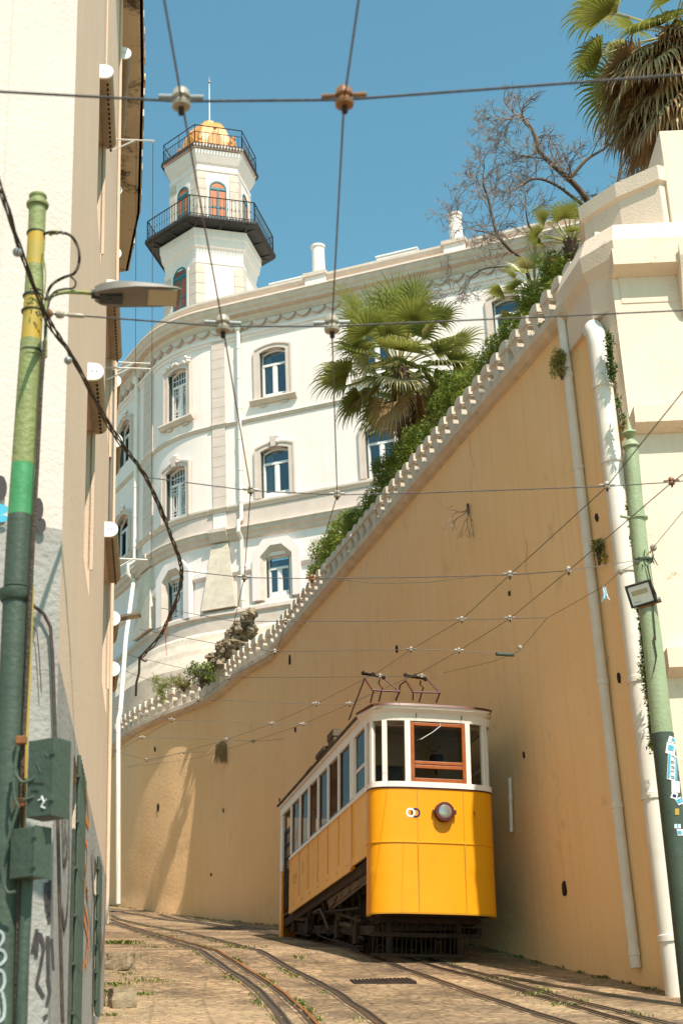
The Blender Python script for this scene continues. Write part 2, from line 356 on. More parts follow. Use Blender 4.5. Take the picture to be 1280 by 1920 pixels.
def gz(x, y): return zgp((x, y)) + .012 * noise3((x * .8, y * .8, 0), 1) + .008 * noise3((x * 3, y * 3, 5), 1)

# ------------------------------------------------------------------ tracks
def railpath(pix, ext=True):
    P = [ground(*p) for p in pix]; P = [V((p.x, p.y, 0)) for p in P]
    P.sort(key=lambda p: p.y)
    if ext:
        d0 = (P[0] - P[1]).normalized(); P = [P[0] + d0 * 16, P[0] + d0 * 8] + P
    C = catmull(P, 6)
    for _ in range(40): C = [C[0]] + [(C[i - 1] + C[i] * 2 + C[i + 1]) / 4 for i in range(1, len(C) - 1)] + [C[-1]]
    return C
def strip(mb, C, w, h, m, dz=0.0, side=0.0):
    k = len(C); vs = []
    for i, p in enumerate(C):
        t = (C[min(k - 1, i + 1)] - C[max(0, i - 1)]).normalized(); n = V((t.y, -t.x, 0))
        for (o, z) in ((-w, -.05), (-w, h), (w, h), (w, -.05)):
            q = p + n * (o + side); vs.append((q.x, q.y, gz(q.x, q.y) + z + dz))
    mb.add(vs, [(i * 4 + j, i * 4 + (j + 1) % 4, (i + 1) * 4 + (j + 1) % 4, (i + 1) * 4 + j) for i in range(k - 1) for j in range(4)], m)
M_DIRT = mat('rail_dirt', (.20, .14, .085), .95, (.10, .07, .045), 1.8, .7, .8, 20, stain=((.34, .25, .16), 2.5, .5, .6))
def track(label, rails, slot, rust):
    root = empty('tram_track', (0, 0, 0), label, 'tram track', 'tram tracks in the street')
    for pix in rails:
        C = railpath(pix); mb = MB(); strip(mb, C, .10, .009, M_DIRT, side=.03); strip(mb, C, .03, .022, M_RAIL); strip(mb, C, .022, .012, M_GROOVE, side=.055); strip(mb, C, .014, .02, M_RAIL, side=.092); mb.build('rail', root)
    C = railpath(slot); mb = MB(); strip(mb, C, .09, .007, M_DIRT); strip(mb, C, .014, .022, M_RAIL, side=-.035); strip(mb, C, .02, .008, M_GROOVE); strip(mb, C, .022, .022, rust, side=.042); mb.build('cable_slot', root)
    return root
RL1 = [(206, 1730), (289, 1754), (364, 1787), (425, 1815), (477, 1854), (512, 1889), (530, 1919)]
RLS = [(206, 1723), (311, 1755), (377, 1778), (425, 1797), (477, 1826), (530, 1863), (565, 1894), (587, 1919)]
RL2 = [(206, 1717), (311, 1741), (390, 1758), (460, 1780), (530, 1811), (600, 1846), (652, 1876), (705, 1919)]
track('curved track of two rails and a rusty cable slot sweeping left past the tram', [RL1, RL2], RLS, M_RAILR)
RR1 = [(206, 1708), (324, 1722), (425, 1738), (521, 1753), (660, 1790), (754, 1814), (881, 1862), (1053, 1919)]
RRS = [(300, 1716), (425, 1733), (560, 1756), (720, 1790), (831, 1817), (927, 1844), (1044, 1876), (1180, 1919)]
RR2 = [(324, 1716), (425, 1729), (600, 1757), (760, 1790), (863, 1817), (954, 1844), (1085, 1880), (1235, 1919)]
track('track of two rails running under the yellow tram', [RR1, RR2], RRS, M_RAIL)

# ------------------------------------------------------------------ retaining wall
p0w = PD(923, 1722, 26) + V((.8, 0, 0))
def wallpt(s): # point on the straight street face of the wall, by distance uphill
    b = p0w - WD * p0w.dot(WD); b.z = 0; return b + WD * s
def WP(x, y, off=0.0): return PP(x, y, p0w + WN * off, WN)
K = wallpt(19.4)
wpath = [wallpt(19.4), wallpt(43.0)] + [V(p) for p in [(-3.3, 46.0, 0), (-4.15, 48.1, 0), (-4.85, 49.3, 0), (-5.6, 50.2, 0), (-6.45, 51.15, 0), (-7.4, 52.5, 0), (-8.3, 54.1, 0), (-9.0, 55.8, 0), (-9.7, 58, 0), (-11, 63, 0)]]
wdense = [wpath[0]] + [wallpt(19.4 + i * .8) for i in range(1, 30)] + catmull(wpath[1:], 5)
ZT = 13.0
wall = empty('retaining_wall', tuple(wallpt(30) + V((0, 0, 3))), 'tall ochre rendered retaining wall with a scalloped balustrade beside the tram', 'wall')
mb = MB(); vs = []; nzw = 40
for p in wdense:
    for j in range(nzw + 1):
        zb = zgp(p) - .6; z = zb + (ZT - .28 - zb) * j / nzw
        vs.append((p.x, p.y, z))
TMP = []
for i, p in enumerate(wdense):
    t = (wdense[min(len(wdense) - 1, i + 1)] - wdense[max(0, i - 1)]).normalized(); n = V((-t.y, t.x, 0)); n = n if n.dot(WN) > 0 else -n
    for j in range(nzw + 1):
        v = V(vs[i * (nzw + 1) + j]); a = .02 * noise3((v.x * .5, v.y * .5, v.z * .25), 1) + .012 * noise3((v.x * 1.7, v.y * 1.7, v.z * 1.1), 1)
        h = v.z - zgp(v); a += .05 * max(0, (.5 - h)) * (1 + noise3((v.x * 2, v.y * 2, 0), 1))
        v = v + n * a; TMP.append((v.x, v.y, v.z))
mb.add(TMP, [(i * (nzw + 1) + j, (i + 1) * (nzw + 1) + j, (i + 1) * (nzw + 1) + j + 1, i * (nzw + 1) + j + 1) for i in range(len(wdense) - 1) for j in range(nzw)], M_OCHRE)
mb.build('wall_face', wall, smooth=True)
# coping: travel uphill has the street on its left, so run the path downhill
cp = [p for p in wdense[2:]][::-1]
mb = MB(); mb.sweep(cp, [(0.0, ZT - .30), (.10, ZT - .26), (.20, ZT - .16), (.20, ZT - .02), (.17, ZT), (-.6, ZT), (-.6, ZT - .3)], M_COPE)
mb.build('coping', wall)
# balusters
def baluster_mesh():
    prof = [(-.17, 0), (.17, 0), (.15, .14), (.13, .30), (.17, .46), (.27, .56), (.325, .66), (.30, .80), (.20, .92), (.05, .99), (-.10, .985), (-.20, .93), (-.21, .66), (-.15, .60), (-.15, .14)]
    mb = MB(); mb.prism([V((u, -.13, z)) for u, z in prof], (0, .26, 0), M_BALU)
    mb.prism([V((u, -.17, z)) for u, z in [(-.23, .70), (.30, .70), (.27, .80), (.20, .90), (.05, .965), (-.10, .96), (-.225, .90)]], (0, .34, 0), M_BALU); return mb
bal0 = None; acc = 0; dist = .55
for i in range(len(wdense) - 1):
    a, b = wdense[i], wdense[i + 1]; L_ = (b - a).length; pos = -acc
    while pos + dist < L_ + 1e-6:
        pos += dist; q = a + (b - a) * (pos / L_); t = (b - a).normalized()
        n = V((-t.y, t.x, 0)); n = n if n.dot(WN) > 0 else -n
        if bal0 is None: o = baluster_mesh().build('baluster'); bal0 = o; o.parent = wall
        else: o = bal0.copy(); COL.objects.link(o); o.parent = wall
        dist = .505
        o.location = q - n * .14 + V((0, 0, ZT)) - ORG[wall]; o.rotation_euler = (0, 0, atan2(t.y, t.x))
        o.scale = (.72 + .04 * random.random(), .95, .80 + .03 * random.random())
        if q.y > 57: break
    acc = L_ - pos
    if a.y > 57: break
M_CRACK = mat('crack_line', (.26, .17, .09), .95)
# weep holes and rusty drips
mb = MB()
for (x, y, r) in [(542, 1238, .09), (487, 1312, .04), (468, 1478, .05), (290, 1405, .05), (296, 1515, .09), (418, 1520, .04), (552, 1368, .05), (742, 1218, .06), (395, 1640, .035), (523, 1500, .04), (980, 1415, .035), (1055, 1668, .085), (953, 1112, .04), (1158, 1272, .055), (1116, 970, .05)]:
    if x > 420: c = WP(x, y, .03); n = WN; e = WD
    else:
        c = None
        for i in range(28, len(wdense) - 1):
            a, b = wdense[i], wdense[i + 1]; t = (b - a).normalized(); n_ = V((-t.y, t.x, 0)); n_ = n_ if n_.dot(WN) > 0 else -n_
            q = PP(x, y, a + n_ * .03, n_); s_ = (q - a).dot(t)
            if 0 <= s_ <= (b - a).length: c = q; n = n_; e = t; break
        if c is None: continue
    pts = [c + e * (r * cos(q) * .8 * (1 + .3 * random.uniform(-1, 1))) + V((0, 0, r * 1.5 * sin(q) * (1 + .3 * random.uniform(-1, 1)))) for q in [2 * pi * k / 9 for k in range(9)]]
    mb.prism(pts, -n * .05, M_GROOVE)
mb.build('weep_hole', wall)
rc = random.Random(41); mb = MB()
for (x, y, L_) in [(985, 1010, 1.8), (880, 820, 1.5), (1140, 1230, .9)]:
    c = WP(x, y, .035); P = [c]
    for i in range(14): P.append(P[-1] + WD * rc.gauss(0, .05) + V((0, 0, -L_ / 14)))
    mb.tube(P, [.0035 * (1 - i / 16) for i in range(15)], M_CRACK, 4)
mb.build('plaster_crack', wall)
# drain pipes of the wall
def pipe(name, pts, r, m, parent, label=None, collars=()):
    mb = MB(); mb.tube(pts, r, m, 14)
    P = [V(p) for p in pts]
    for (i, t) in collars:
        c = P[i].lerp(P[i + 1], t); d = (P[i + 1] - P[i]).normalized(); mb.lathe(c - d * .05, d, [(0, r * 1.0), (.005, r * 1.13), (.09, r * 1.13), (.10, r)], m, 16)
    o = mb.build(name, parent, smooth=True)
    if label: tag(o, label)
    return o
bp_ = WP(1268, 1865, .21); bt = WP(1120, 640, .21)
base = V((bp_.x, bp_.y, 0)); top_s = bt.dot(WD)
vb = wallpt(bp_.dot(WD) - .0) + WN * .21; vt = wallpt(top_s) + WN * .21
vbz = V((vb.x, vb.y, zgp(vb) - .1)); vtz = V((vt.x, vt.y, bt.z - .1))
bend = [vtz + V((0, 0, .25)) + WD * .04, vtz + V((0, 0, .42)) + WD * .16 - WN * .03, vtz + V((0, 0, .48)) + WD * .34 - WN * .10, vtz + V((0, 0, .46)) + WD * .6 - WN * .35]
pipe('drain_pipe', [vbz, vtz] + bend, .16, M_PIPE, wall, 'thick white drain pipe with a bend at its top', [(0, k) for k in (.085, .28, .45, .62, .80, .93)])
a = WP(1191, 1815, .10); b = WP(1052, 600, .10); b2 = WP(1050, 585, .12)
pipe('drain_pipe', [a, b, b2 + V((0, 0, .12)), b2 + V((0, 0, .2)) - WN * .25], .082, M_PIPE, wall, 'thin pale drain pipe with black chips', [(0, k) for k in (.02, .22, .40, .58, .74, .9)])
a = WP(955, 1458, .08); b = WP(958, 1560, .08)
pipe('drain_pipe', [a, b], .035, M_PIPE, wall, 'short pipe stub on the wall right of the tram', [(0, .4)])
# terrace behind the wall
mb = MB(); back = [(p.x, p.y) for p in wdense]
poly = [(x + .35 * -WN.x, y + .35 * -WN.y, ZT - .32) for x, y in back]
far = [(-11 + 60, 120, ZT - .32), (90, 60, ZT - .32), (90, 21.9, ZT - .32)]
mb.add(poly + [(-14, 120, ZT - .32)] + far, [tuple(range(len(poly) + 4))], mat('garden_soil', (.14, .11, .06), .95, (.08, .07, .03), 1.5, .5))
tag(mb.build('garden_terrace'), kind='structure')

# ------------------------------------------------------------------ corner bastion (right edge of the street)
bast = empty('corner_bastion', (5.5, 22.0, 1.2), 'cream rendered corner bastion with stone ledges at the near end of the ochre wall', 'bastion')
mb = MB(); XR = 16.0
kx, ky = K.x, K.y
def stage(zb, zt, ob, ot, m=M_CREAM, extra=0):
    # L-shaped block: front face towards the camera, side face flush past the street face of the wall
    vs = []
    for z, o in ((zb, ob), (zt, ot)):
        c = V((kx, ky, 0)); f = V((kx + WN.x * (o * .15 + .02), ky - o, 0)); bk = c + WD * .9 + WN * (o * .15 + .02)
        vs += [(f.x, f.y, z), (XR, ky - o, z), (XR, ky + 4, z), (bk.x + 1.2, ky + 4, z), (bk.x, bk.y, z)]
    n = 5; mb.add(vs, [tuple(range(5))[::-1], tuple(range(5, 10))] + [(i, (i + 1) % n, n + (i + 1) % n, n + i) for i in range(n)], m)
stage(0.0, 5.70, .26, .22); stage(6.02, 9.72, .15, .10); stage(10.02, 12.62, .04, .0)
mb.build('wall_face', bast)
def ledge(zb, zt, o1, o2, x0):
    mb = MB(); a = V((x0, ky - o2, 0))
    mb.add([(x0, ky - o1, zb), (XR, ky - o1, zb), (XR, ky + .3, zb), (x0, ky + .3, zb), (x0, ky - o2, zb + .1), (XR, ky - o2, zb + .1), (XR, ky - o2, zt), (x0, ky - o2, zt), (x0, ky + .3, zt), (XR, ky + .3, zt), (x0, ky + .3, zb + .1)],
           [(0, 3, 2, 1), (0, 1, 5, 4), (4, 5, 6, 7), (7, 6, 9, 8), (0, 4, 10, 3), (4, 7, 8, 10)], M_CREAM); return mb
ledge(5.66, 6.06, .24, .46, kx + .02).build('ledge', bast); ledge(9.68, 10.06, .14, .36, kx + .0).build('ledge', bast); ledge(12.58, 12.98, .04, .30, kx - .02).build('ledge', bast)
for bx in (PY(1268, 500, ky - .1).x, 9.2):
    mb = MB(); mb.prism([V((bx, ky - .04, 11.75)), V((bx, ky - .05, 12.6)), V((bx, ky - .40, 12.98)), V((bx, ky - .40, 12.75)), V((bx, ky - .14, 11.95))], (.10, 0, 0), M_CREAM); mb.build('bracket', bast)
# parapet stages above the ledge, a bevelled polygon in plan
mb = MB()
pl = [(K + WD * 1.7 + WN * .06), (K + WD * .55 + WN * .16), V((kx + .10, ky - .02, 0)), V((XR, ky - .02, 0))]
pth = [(p.x, p.y) for p in pl][::1]
mb.sweep([(pl[0].x + .9, pl[0].y + 1.2)] + pth, [(.0, 12.1), (.0, 12.75), (.10, 12.95), (.12, 13.25), (-.02, 13.62), (-.45, 13.68), (-.45, 12.1)], M_CREAM)
mb.build('lower_parapet', bast)
mb = MB()
A1 = PZ(1090, 388, 14.9); A2 = PZ(1155, 345, 14.9); A3 = PZ(1230, 312, 14.9)
up = [(A1.x + .25, A1.y + 1.4), (A1.x, A1.y), (A2.x, A2.y), (A3.x, A3.y), (A3.x + .25, A3.y + .12)]
mb.sweep(up, [(0, 13.2), (0, 14.55), (.06, 14.60), (.07, 14.88), (-.5, 14.90), (-.5, 13.2)], M_CREAM)
mb.build('upper_parapet', bast)
mb = MB(); mb.box(W, A3.x + .12, XR, A3.y - .02, A3.y + 1.6, 13.3, 15.62, M_CREAM); mb.build('end_pier', bast, bevel=.02)
# ochre return between the wall and the bastion
mb = MB(); q0 = K + WN * .02; q1 = K + WD * .9 + WN * .02
mb.prism([V((K.x, K.y, -.5)) + WN * .0, V((K.x, K.y, -.5)) + WD * .9, V((K.x, K.y, -.5)) + WD * .9 - WN * .8, V((K.x + .8, K.y, -.5))], (0, 0, 13.1), M_OCHRE)
mb.build('return_wall', bast)

# ------------------------------------------------------------------ left street facade
C0 = V((-1.99, 9.9, 0)); FP = [C0, V((-3.34, 20.2, 0)), V((-4.25, 24.7, 0)), V((-5.1, 29.6, 0)), V((-8.6, 38.5, 0)), V((-14.5, 50, 0))]
house = empty('apartment_house', (-2.6, 14, 0), 'narrow beige street house with a grey painted foot and roller shutter boxes on the left', 'house')
NB = C0 + V((-.84, -.545, 0)) * 9.0
mb = MB()
def fpos(s, off=0.0, z=0.0):
    acc = 0
    for a, b in zip(FP, FP[1:]):
        L_ = (b - a).length
        if s <= acc + L_ or b is FP[-1]:
            t = (b - a).normalized(); return a + t * (s - acc) + V((t.y, -t.x, 0)) * off + V((0, 0, z))
        acc += L_
FLEN = sum((b - a).length for a, b in zip(FP, FP[1:]))
BOXES = [  # s from the corner, z centre, length, radius
    (3.95, 10.95, 1.35, .085, 0), (7.0, 9.95, 1.9, .09, 0), (2.9, 6.62, 1.25, .085, 1), (7.7, 6.85, 1.8, .095, 1), (11.7, 6.95, 1.0, .11, 1), (11.3, 6.05, 1.0, .105, 1),
    (10.3, 16.3, 2.2, .11, 2), (13.4, 15.7, 2.0, .11, 2), (13.3, 14.3, 1.9, .11, 2), (12.6, 11.4, 1.0, .11, 1), (11.7, 9.9, 1.2, .11, 1)]
wins = []  # openings s0,s1,z0,z1
DADO = 2.93
for (s0, L_, z0, z1) in [(3.95, 1.35, 9.2, 10.9), (2.9, 1.25, 4.75, 6.55), (7.7, 1.8, 4.9, 6.75), (7.0, 1.9, 8.3, 9.88), (10.3, 2.2, 14.4, 16.2)]: wins.append((s0 + .05, s0 + L_ - .05, z0, z1))
wins += [(2.15, 3.35, .55, 2.75), (6.6, 7.5, 1.0, 2.62)]
sb = sorted(set([0, 2, 4, 6, 8, FLEN, (FP[1] - FP[0]).length + (FP[2] - FP[1]).length + (FP[3] - FP[2]).length, FLEN - 13] + [(b_ - a_).length for a_, b_ in [(FP[0], FP[1])]] + [w[0] for w in wins] + [w[1] for w in wins] + [(FP[1] - FP[0]).length + (FP[2] - FP[1]).length]))
zb_ = sorted(set([-1.5, DADO, 18.0] + [w[2] for w in wins] + [w[3] for w in wins]))
for i in range(len(sb) - 1):
    for j in range(len(zb_) - 1):
        sm = (sb[i] + sb[i + 1]) / 2; zm = (zb_[j] + zb_[j + 1]) / 2
        if any(w[0] < sm < w[1] and w[2] < zm < w[3] for w in wins): continue
        m = M_LGREY if zm < DADO else M_BEIGE; o = .0
        mb.quad(fpos(sb[i], o, zb_[j]), fpos(sb[i + 1], o, zb_[j]), fpos(sb[i + 1], o, zb_[j + 1]), fpos(sb[i], o, zb_[j + 1]), m)
e = FP[-1]; mb.quad(e + V((0, 0, -1.5)), e + V((-8, 1, -1.5)), e + V((-8, 1, 18)), e + V((0, 0, 18)), M_BEIGE)
# near splayed wall: white above, grey below
seg = 12; nd = (NB - C0).normalized()
zs = [-2.5, 3.88, 18.0]
for j in range(2): mb.quad(C0 + V((0, 0, zs[j])), NB + V((0, 0, zs[j])), NB + V((0, 0, zs[j + 1])), C0 + V((0, 0, zs[j + 1])), M_LGREY if j == 0 else M_LWHITE)
mb.quad(*[V(v) for v in [(C0.x, C0.y, 18.0), (FP[1].x, FP[1].y, 18.0), (-14, 20, 18.0), (NB.x, NB.y, 18.0)]], M_COPE)
mb.add([V((p.x, p.y, 18.0)) for p in FP[1:]] + [V((-24, 50, 18)), V((-16, 20, 18))], [tuple(range(len(FP) + 1))], M_COPE)
mb.build('facade_wall', house)
# a slim pilaster strip on the near wall and the corner bead
nn_ = V((-nd.y, nd.x, 0)); nn_ = nn_ if nn_.y < 0 else -nn_
mb = MB(); fr = frame(C0, nd, nn_)
mb.box(fr, .55, 9.0, -.02, .035, 3.90, 17.9, M_LWHITE); mb.build('render_band', house, bevel=.02)
# recessed windows: reveals and dark panes
for k, w in enumerate(wins):
    s0, s1, z0, z1 = w; D = .24; mr = M_LGREY if z1 < 3 else M_BEIGE; mj = M_COPE if z1 < 3 else M_BEIGE
    mb = MB()
    mb.quad(fpos(s1, 0, z0), fpos(s1, -D, z0), fpos(s1, -D, z1), fpos(s1, 0, z1), mj); mb.quad(fpos(s0, 0, z0), fpos(s0, -D, z0), fpos(s0, -D, z1), fpos(s0, 0, z1), mj)
    mb.quad(fpos(s0, 0, z1), fpos(s1, 0, z1), fpos(s1, -D, z1), fpos(s0, -D, z1), mj); mb.quad(fpos(s0, 0, z0), fpos(s1, 0, z0), fpos(s1, -D, z0), fpos(s0, -D, z0), mj)
    fo = mb.build('window', house)
    mb = MB(); mb.quad(fpos(s0, -D, z0), fpos(s1, -D, z0), fpos(s1, -D, z1), fpos(s0, -D, z1), M_ROOM); mb.build('pane', fo)
    if z1 < 3:   # iron bars
        mb = MB()
        for q in range(7): s_ = s0 + (s1 - s0) * (q + .5) / 7; mb.tube([fpos(s_, .04, z0), fpos(s_, .04, z1)], .018, M_GREEN2, 6)
        for q in range(6): z_ = z0 + (z1 - z0) * (q + .5) / 6; mb.tube([fpos(s0, .04, z_), fpos(s1, .04, z_)], .014, M_GREEN2, 5)
        mb.build('window_bars', fo)
sl_ = ['on the top floor nearest the camera, end cap in sun', 'high on the facade under the overhead eave', 'just right of the green lamp pole at mid height', 'nearest above the grey painted foot', 'beside the small far lamp', 'lowest on the far end of the facade', 'stained, in the shade right under the eave', 'second under the eave', 'third under the eave, above the lamp head', 'beside the white bracket pair', 'behind the twisted cable']
for k, (s0, zc, L_, r, kind) in enumerate(BOXES):
    a = fpos(s0, 0, zc); b = fpos(s0 + L_, 0, zc); t = (b - a).normalized(); n = V((t.y, -t.x, 0))
    def dpro(sc=1, g=0):
        return [(0, -r * sc), (r * .75, -r * sc)] + [(r * .75 + r * sc * cos(q), r * sc * sin(q)) for q in [(-90 + 22.5 * i) * pi / 180 for i in range(1, 8)]] + [(r * .75, r * sc), (0, r * sc)]
    mb = MB(); mb.prism([a + n * o + V((0, 0, z)) for o, z in dpro()], t * L_, M_BOXB)
    ob = mb.build('roller_shutter_box', house, smooth=False)
    ob['label'] = 'roller shutter box ' + sl_[k]
    mb = MB(); mb.prism([a - t * .012 + n * o + V((0, 0, z)) for o, z in dpro(1.06)], t * .03, M_BOXW)
    for q in (-.02, .02): mb.box(frame(a - t * .014 + n * (r * .75 + q), n, t), -.006, .006, -.004, .004, -.004, .010, M_STEEL)
    mb.build('end_cap', ob)
    if kind < 2:
        mb = MB()
        for q in range(int(L_ / .09)): mb.box(frame(a + t * (.1 + q * .09) + n * (r * 1.0) + V((0, 0, -r * .98)), t, n), 0, .045, -.012, .012, -.003, .006, M_GROOVE)
        mb.build('vent_slot', ob)
        mb = MB(); mb.box(frame(a + V((0, 0, -r)), t, n), L_ - .05, L_ - .02, -.02, .03, -1.5, 0, M_BEIGE); mb.build('guide_rail', ob)
# downpipes / cable lines on the facade
for (s_, z0, z1, r) in [(8.9, 7.2, 9.7, .03), (10.15, 2.3, 17.9, .025), (4.9, 11.1, 17.9, .012)]:
    mb = MB(); mb.tube([fpos(s_, .03, z0), fpos(s_, .03, z1)], r, M_BEIGE if r != .03 else M_LAMPG, 8); mb.build('conduit', house, smooth=True)
# eave slab at the far top
eo = [V(p) for p in [(-2.55, 17.0, 17.5), (-2.97, 20.27, 17.5), (-3.25, 22.38, 17.5), (-3.58, 24.48, 17.5), (-3.94, 26.71, 17.5), (-4.53, 28.99, 17.5)]]
ei = [fpos(s_, -.3, 17.5) for s_ in (7.1, 10.3, 12.5, 14.7, 17.2, 19.6)]
mb = MB(); mb.ring(eo, ei, (0, 0, .16), M_SOFFIT)
for k in range(len(eo) - 1):
    for q in range(10):
        a = eo[k].lerp(eo[k + 1], q / 10); b = eo[k].lerp(eo[k + 1], (q + 1) / 10); j = random.uniform(0, .035); mb.add([a + V((j, 0, .0)), b + V((j, 0, .0)), b + V((j, 0, .15)), a + V((j, 0, .15)), a + V((-.05, 0, 0)), b + V((-.05, 0, 0)), b + V((-.05, 0, .15)), a + V((-.05, 0, .15))], [(0, 1, 2, 3), (4, 0, 3, 7), (1, 5, 6, 2), (0, 4, 5, 1), (3, 2, 6, 7)], M_SOFFIT)
mb.build('eave', house)
# white wash-line brackets
def bracket(px0, px1, py0, Y, label, arm_y=None):
    a = PY(px0, py0, Y); b = PY(px1, py0 + (4 if arm_y is None else arm_y), Y)
    mb = MB(); mb.tube([a - V((.1, 0, 0)), b], .014, M_BOXW, 4); mid = a.lerp(b, .55); mb.tube([V((a.x, a.y, a.z - .20)), mid], .013, M_BOXW, 4)
    for t in (.5, .95): c = a.lerp(b, t); mb.tube([c, c - V((0, 0, .05))], .008, M_STEEL, 5)
    o = mb.build('bracket', house); o['label'] = label; return b
b1 = bracket(213, 290, 260, 18.2, 'white metal wash-line bracket high on the facade, below the eave')
b2 = bracket(200, 283, 688, 18.6, 'white wash-line bracket left of the curved corner'); b3 = bracket(216, 282, 678, 22.0, 'white wash-line bracket behind the front one')
b4 = bracket(216, 277, 1046, 22.5, 'thin wash-line bracket near the lower arched window')
mb = MB()
for (x, y0, y1) in ((256, 262, 700), (287, 266, 1050)):
    P = [PY(x + (y - y0) * -.004, y, 18.2 + (y - y0) * .004) for y in (y0, (y0 + y1) / 2, y1)]; mb.tube(P, .004, M_WIRE, 4)
mb.build('wash_line', house)
# graffiti strokes painted on the grey foot
def stroke(mbx, pts, w, m, place):
    P = [place(*p) for p in pts]
    for a, b, (pa, na), (pb, nb) in zip(pts, pts[1:], P, P[1:]):
        d = (pb - pa)
        if d.length < 1e-5: continue
        s_ = d.normalized().cross(na).normalized() * w
        mbx.add([pa + s_, pb + s_ * random.uniform(.6, 1.2), pb - s_, pa - s_], [(0, 1, 2, 3)], m)
tF = (FP[1] - FP[0]).normalized(); nF = V((tF.y, -tF.x, 0))
def onF(x, y): q = PP(x, y, FP[0] + nF * .008, nF); return q, nF
def onN(x, y): q = PP(x, y, C0 + nn_ * .010, nn_); return q, nn_
def onNb(x, y): q = PP(x, y, C0 + nn_ * .045, nn_); return q, nn_
gm = MB()
for ps in ([(118, 1500), (119, 1560), (121, 1620), (127, 1600), (126, 1560)], [(124, 1470), (124, 1540), (122, 1600)], [(130, 1500), (131, 1620), (128, 1700), (122, 1740), (118, 1700)], [(86, 1655), (87, 1690), (92, 1720), (92, 1700), (86, 1700)], [(90, 1655), (92, 1700)], [(94, 1650), (93, 1730)]): stroke(gm, catmull([V((a, b, 0)) for a, b in ps], 5) and [(p.x, p.y) for p in catmull([V((a, b, 0)) for a, b in ps], 5)], .011 if ps[0][0] < 100 else .035, M_SPRAYK, onN if ps[0][0] < 100 else onF)
for ps in ([(76, 1750), (83, 1775), (76, 1815), (69, 1845), (83, 1870)], [(70, 1742), (62, 1785)], [(73, 1748), (68, 1795)], [(90, 1830), (94, 1860), (88, 1885)], [(90, 1755), (91, 1830)], [(97, 1760), (100, 1820)], [(82, 1910), (90, 1903)]): stroke(gm, ps, .012, M_SPRAYK, onN)
for ps in ([(172, 1600), (174, 1640), (178, 1690)], [(176, 1590), (175, 1660), (172, 1740), (170, 1800)]): stroke(gm, ps, .03, M_SPRAYK, onF)
gm.build('black_graffiti', house)
gm = MB()
for ps in ([(158, 1480), (161, 1530), (168, 1545), (163, 1480)], [(155, 1590), (157, 1700), (153, 1800)], [(160, 1570), (165, 1600), (160, 1650), (156, 1700)], [(166, 1668), (163, 1672), (166, 1690)], [(160, 1700), (167, 1740), (162, 1790)], [(158, 1720), (167, 1770), (166, 1800)], [(154, 1800), (156, 1815), (162, 1800), (163, 1820)], [(152, 1700), (152, 1795)]):
    stroke(gm, [(p.x, p.y) for p in catmull([V((a, b, 0)) for a, b in ps], 4)], .03, M_SPRAYO, onF)
for ps in ([(191, 1740), (193, 1780), (190, 1810)], [(192, 1700), (190, 1740)]): stroke(gm, ps, .035, M_SPRAYR, onF)
gm.build('orange_graffiti', house)
gm = MB()
def disc(mbx, x, y, rx, ry, m, place, n=12):
    c, nn = place(x, y); pts = [place(x + rx * cos(2 * pi * k / n), y + ry * sin(2 * pi * k / n))[0] for k in range(n)]; mbx.add(pts, [tuple(range(n))], m)
disc(gm, 2, 915, 12, 24, M_SPRAYK, onNb); disc(gm, 73, 955, 9, 22, M_SPRAYK, onNb); disc(gm, 78, 985, 9, 14, M_SPRAYK, onNb)
disc(gm, 2, 955, 14, 10, M_BLUEP, onNb); disc(gm, 4, 972, 12, 7, M_BLUEP, onNb)
gm.build('blue_and_black_graffiti', house)
# shadow of a cable on the near wall, modelled as dark tubes
mb = MB(); mb.tube([onNb(x, y)[0] for x, y in [(62, 1135), (82, 1150), (95, 1175), (99, 1230), (103, 1340), (108, 1500), (112, 1680), (118, 1920)]], .012, M_WIRE, 6); mb.tube([onNb(x, y)[0] for x, y in [(60, 1172), (70, 1185), (74, 1230), (78, 1300)]], .004, M_WIRE, 5)
mb.build('cable_shadow', house)
# ------------------------------------------------------------------ white palace
MD = V((sin(radians(70)), -cos(radians(70)), 0)); MN = V((-cos(radians(70)), -sin(radians(70)), 0))
m0 = PD(450, 1000, 56); m0z = V((m0.x, m0.y, 0))
def MP(x, y, off=0.0): return PP(x, y, m0z + MN * off, MN)
A_ = MP(398, 850); A_.z = 0
def chordpt(L): return A_ + V((-sin(radians(49.5)), cos(radians(49.5)), 0)) * L
def projx(p): d = p.dot(CF); return 640 + FPX * p.dot(CR) / d
L_ = .5
while projx(chordpt(L_) + V((0, 0, 24))) > 287: L_ += .02
Bc = chordpt(L_); Rr = L_ / (2 * sin(radians(20.5)))
LD = V((-sin(radians(29)), cos(radians(29)), 0))      # left wing recedes this way
arcp = []
for i in range(13):
    a_ = radians(41) * i / 12           # from B (i=0) to A
    # direction of travel at angle: starts along -LD, ends along MD
    pass
dirs = []
ang0 = atan2(-LD.y, -LD.x); ang1 = atan2(MD.y, MD.x)
n_ = 16; pts = [V((0, 0, 0))]
for i in range(n_):
    q = ang0 + (ang1 - ang0) * (i + .5) / n_; pts.append(pts[-1] + V((cos(q), sin(q), 0)))
sc = (A_ - Bc).length / pts[-1].length; arcp = [Bc + p * sc for p in pts]
arcp = [p + (A_ - arcp[-1]) * (i / n_) for i, p in enumerate(arcp)]
NL = V((-LD.y, LD.x, 0)); NL = NL if NL.dot(V((-1, -1, 0))) > 0 else -NL
BPATH = [Bc + LD * 22] + [Bc + LD * 6] + arcp + [A_ + MD * 6, A_ + MD * 26]
BP2 = [(p.x, p.y) for p in BPATH]
cum = [0]
for a, b in zip(BPATH, BPATH[1:]): cum.append(cum[-1] + (b - a).length)
SB = cum[2]; SA = cum[2 + n_]
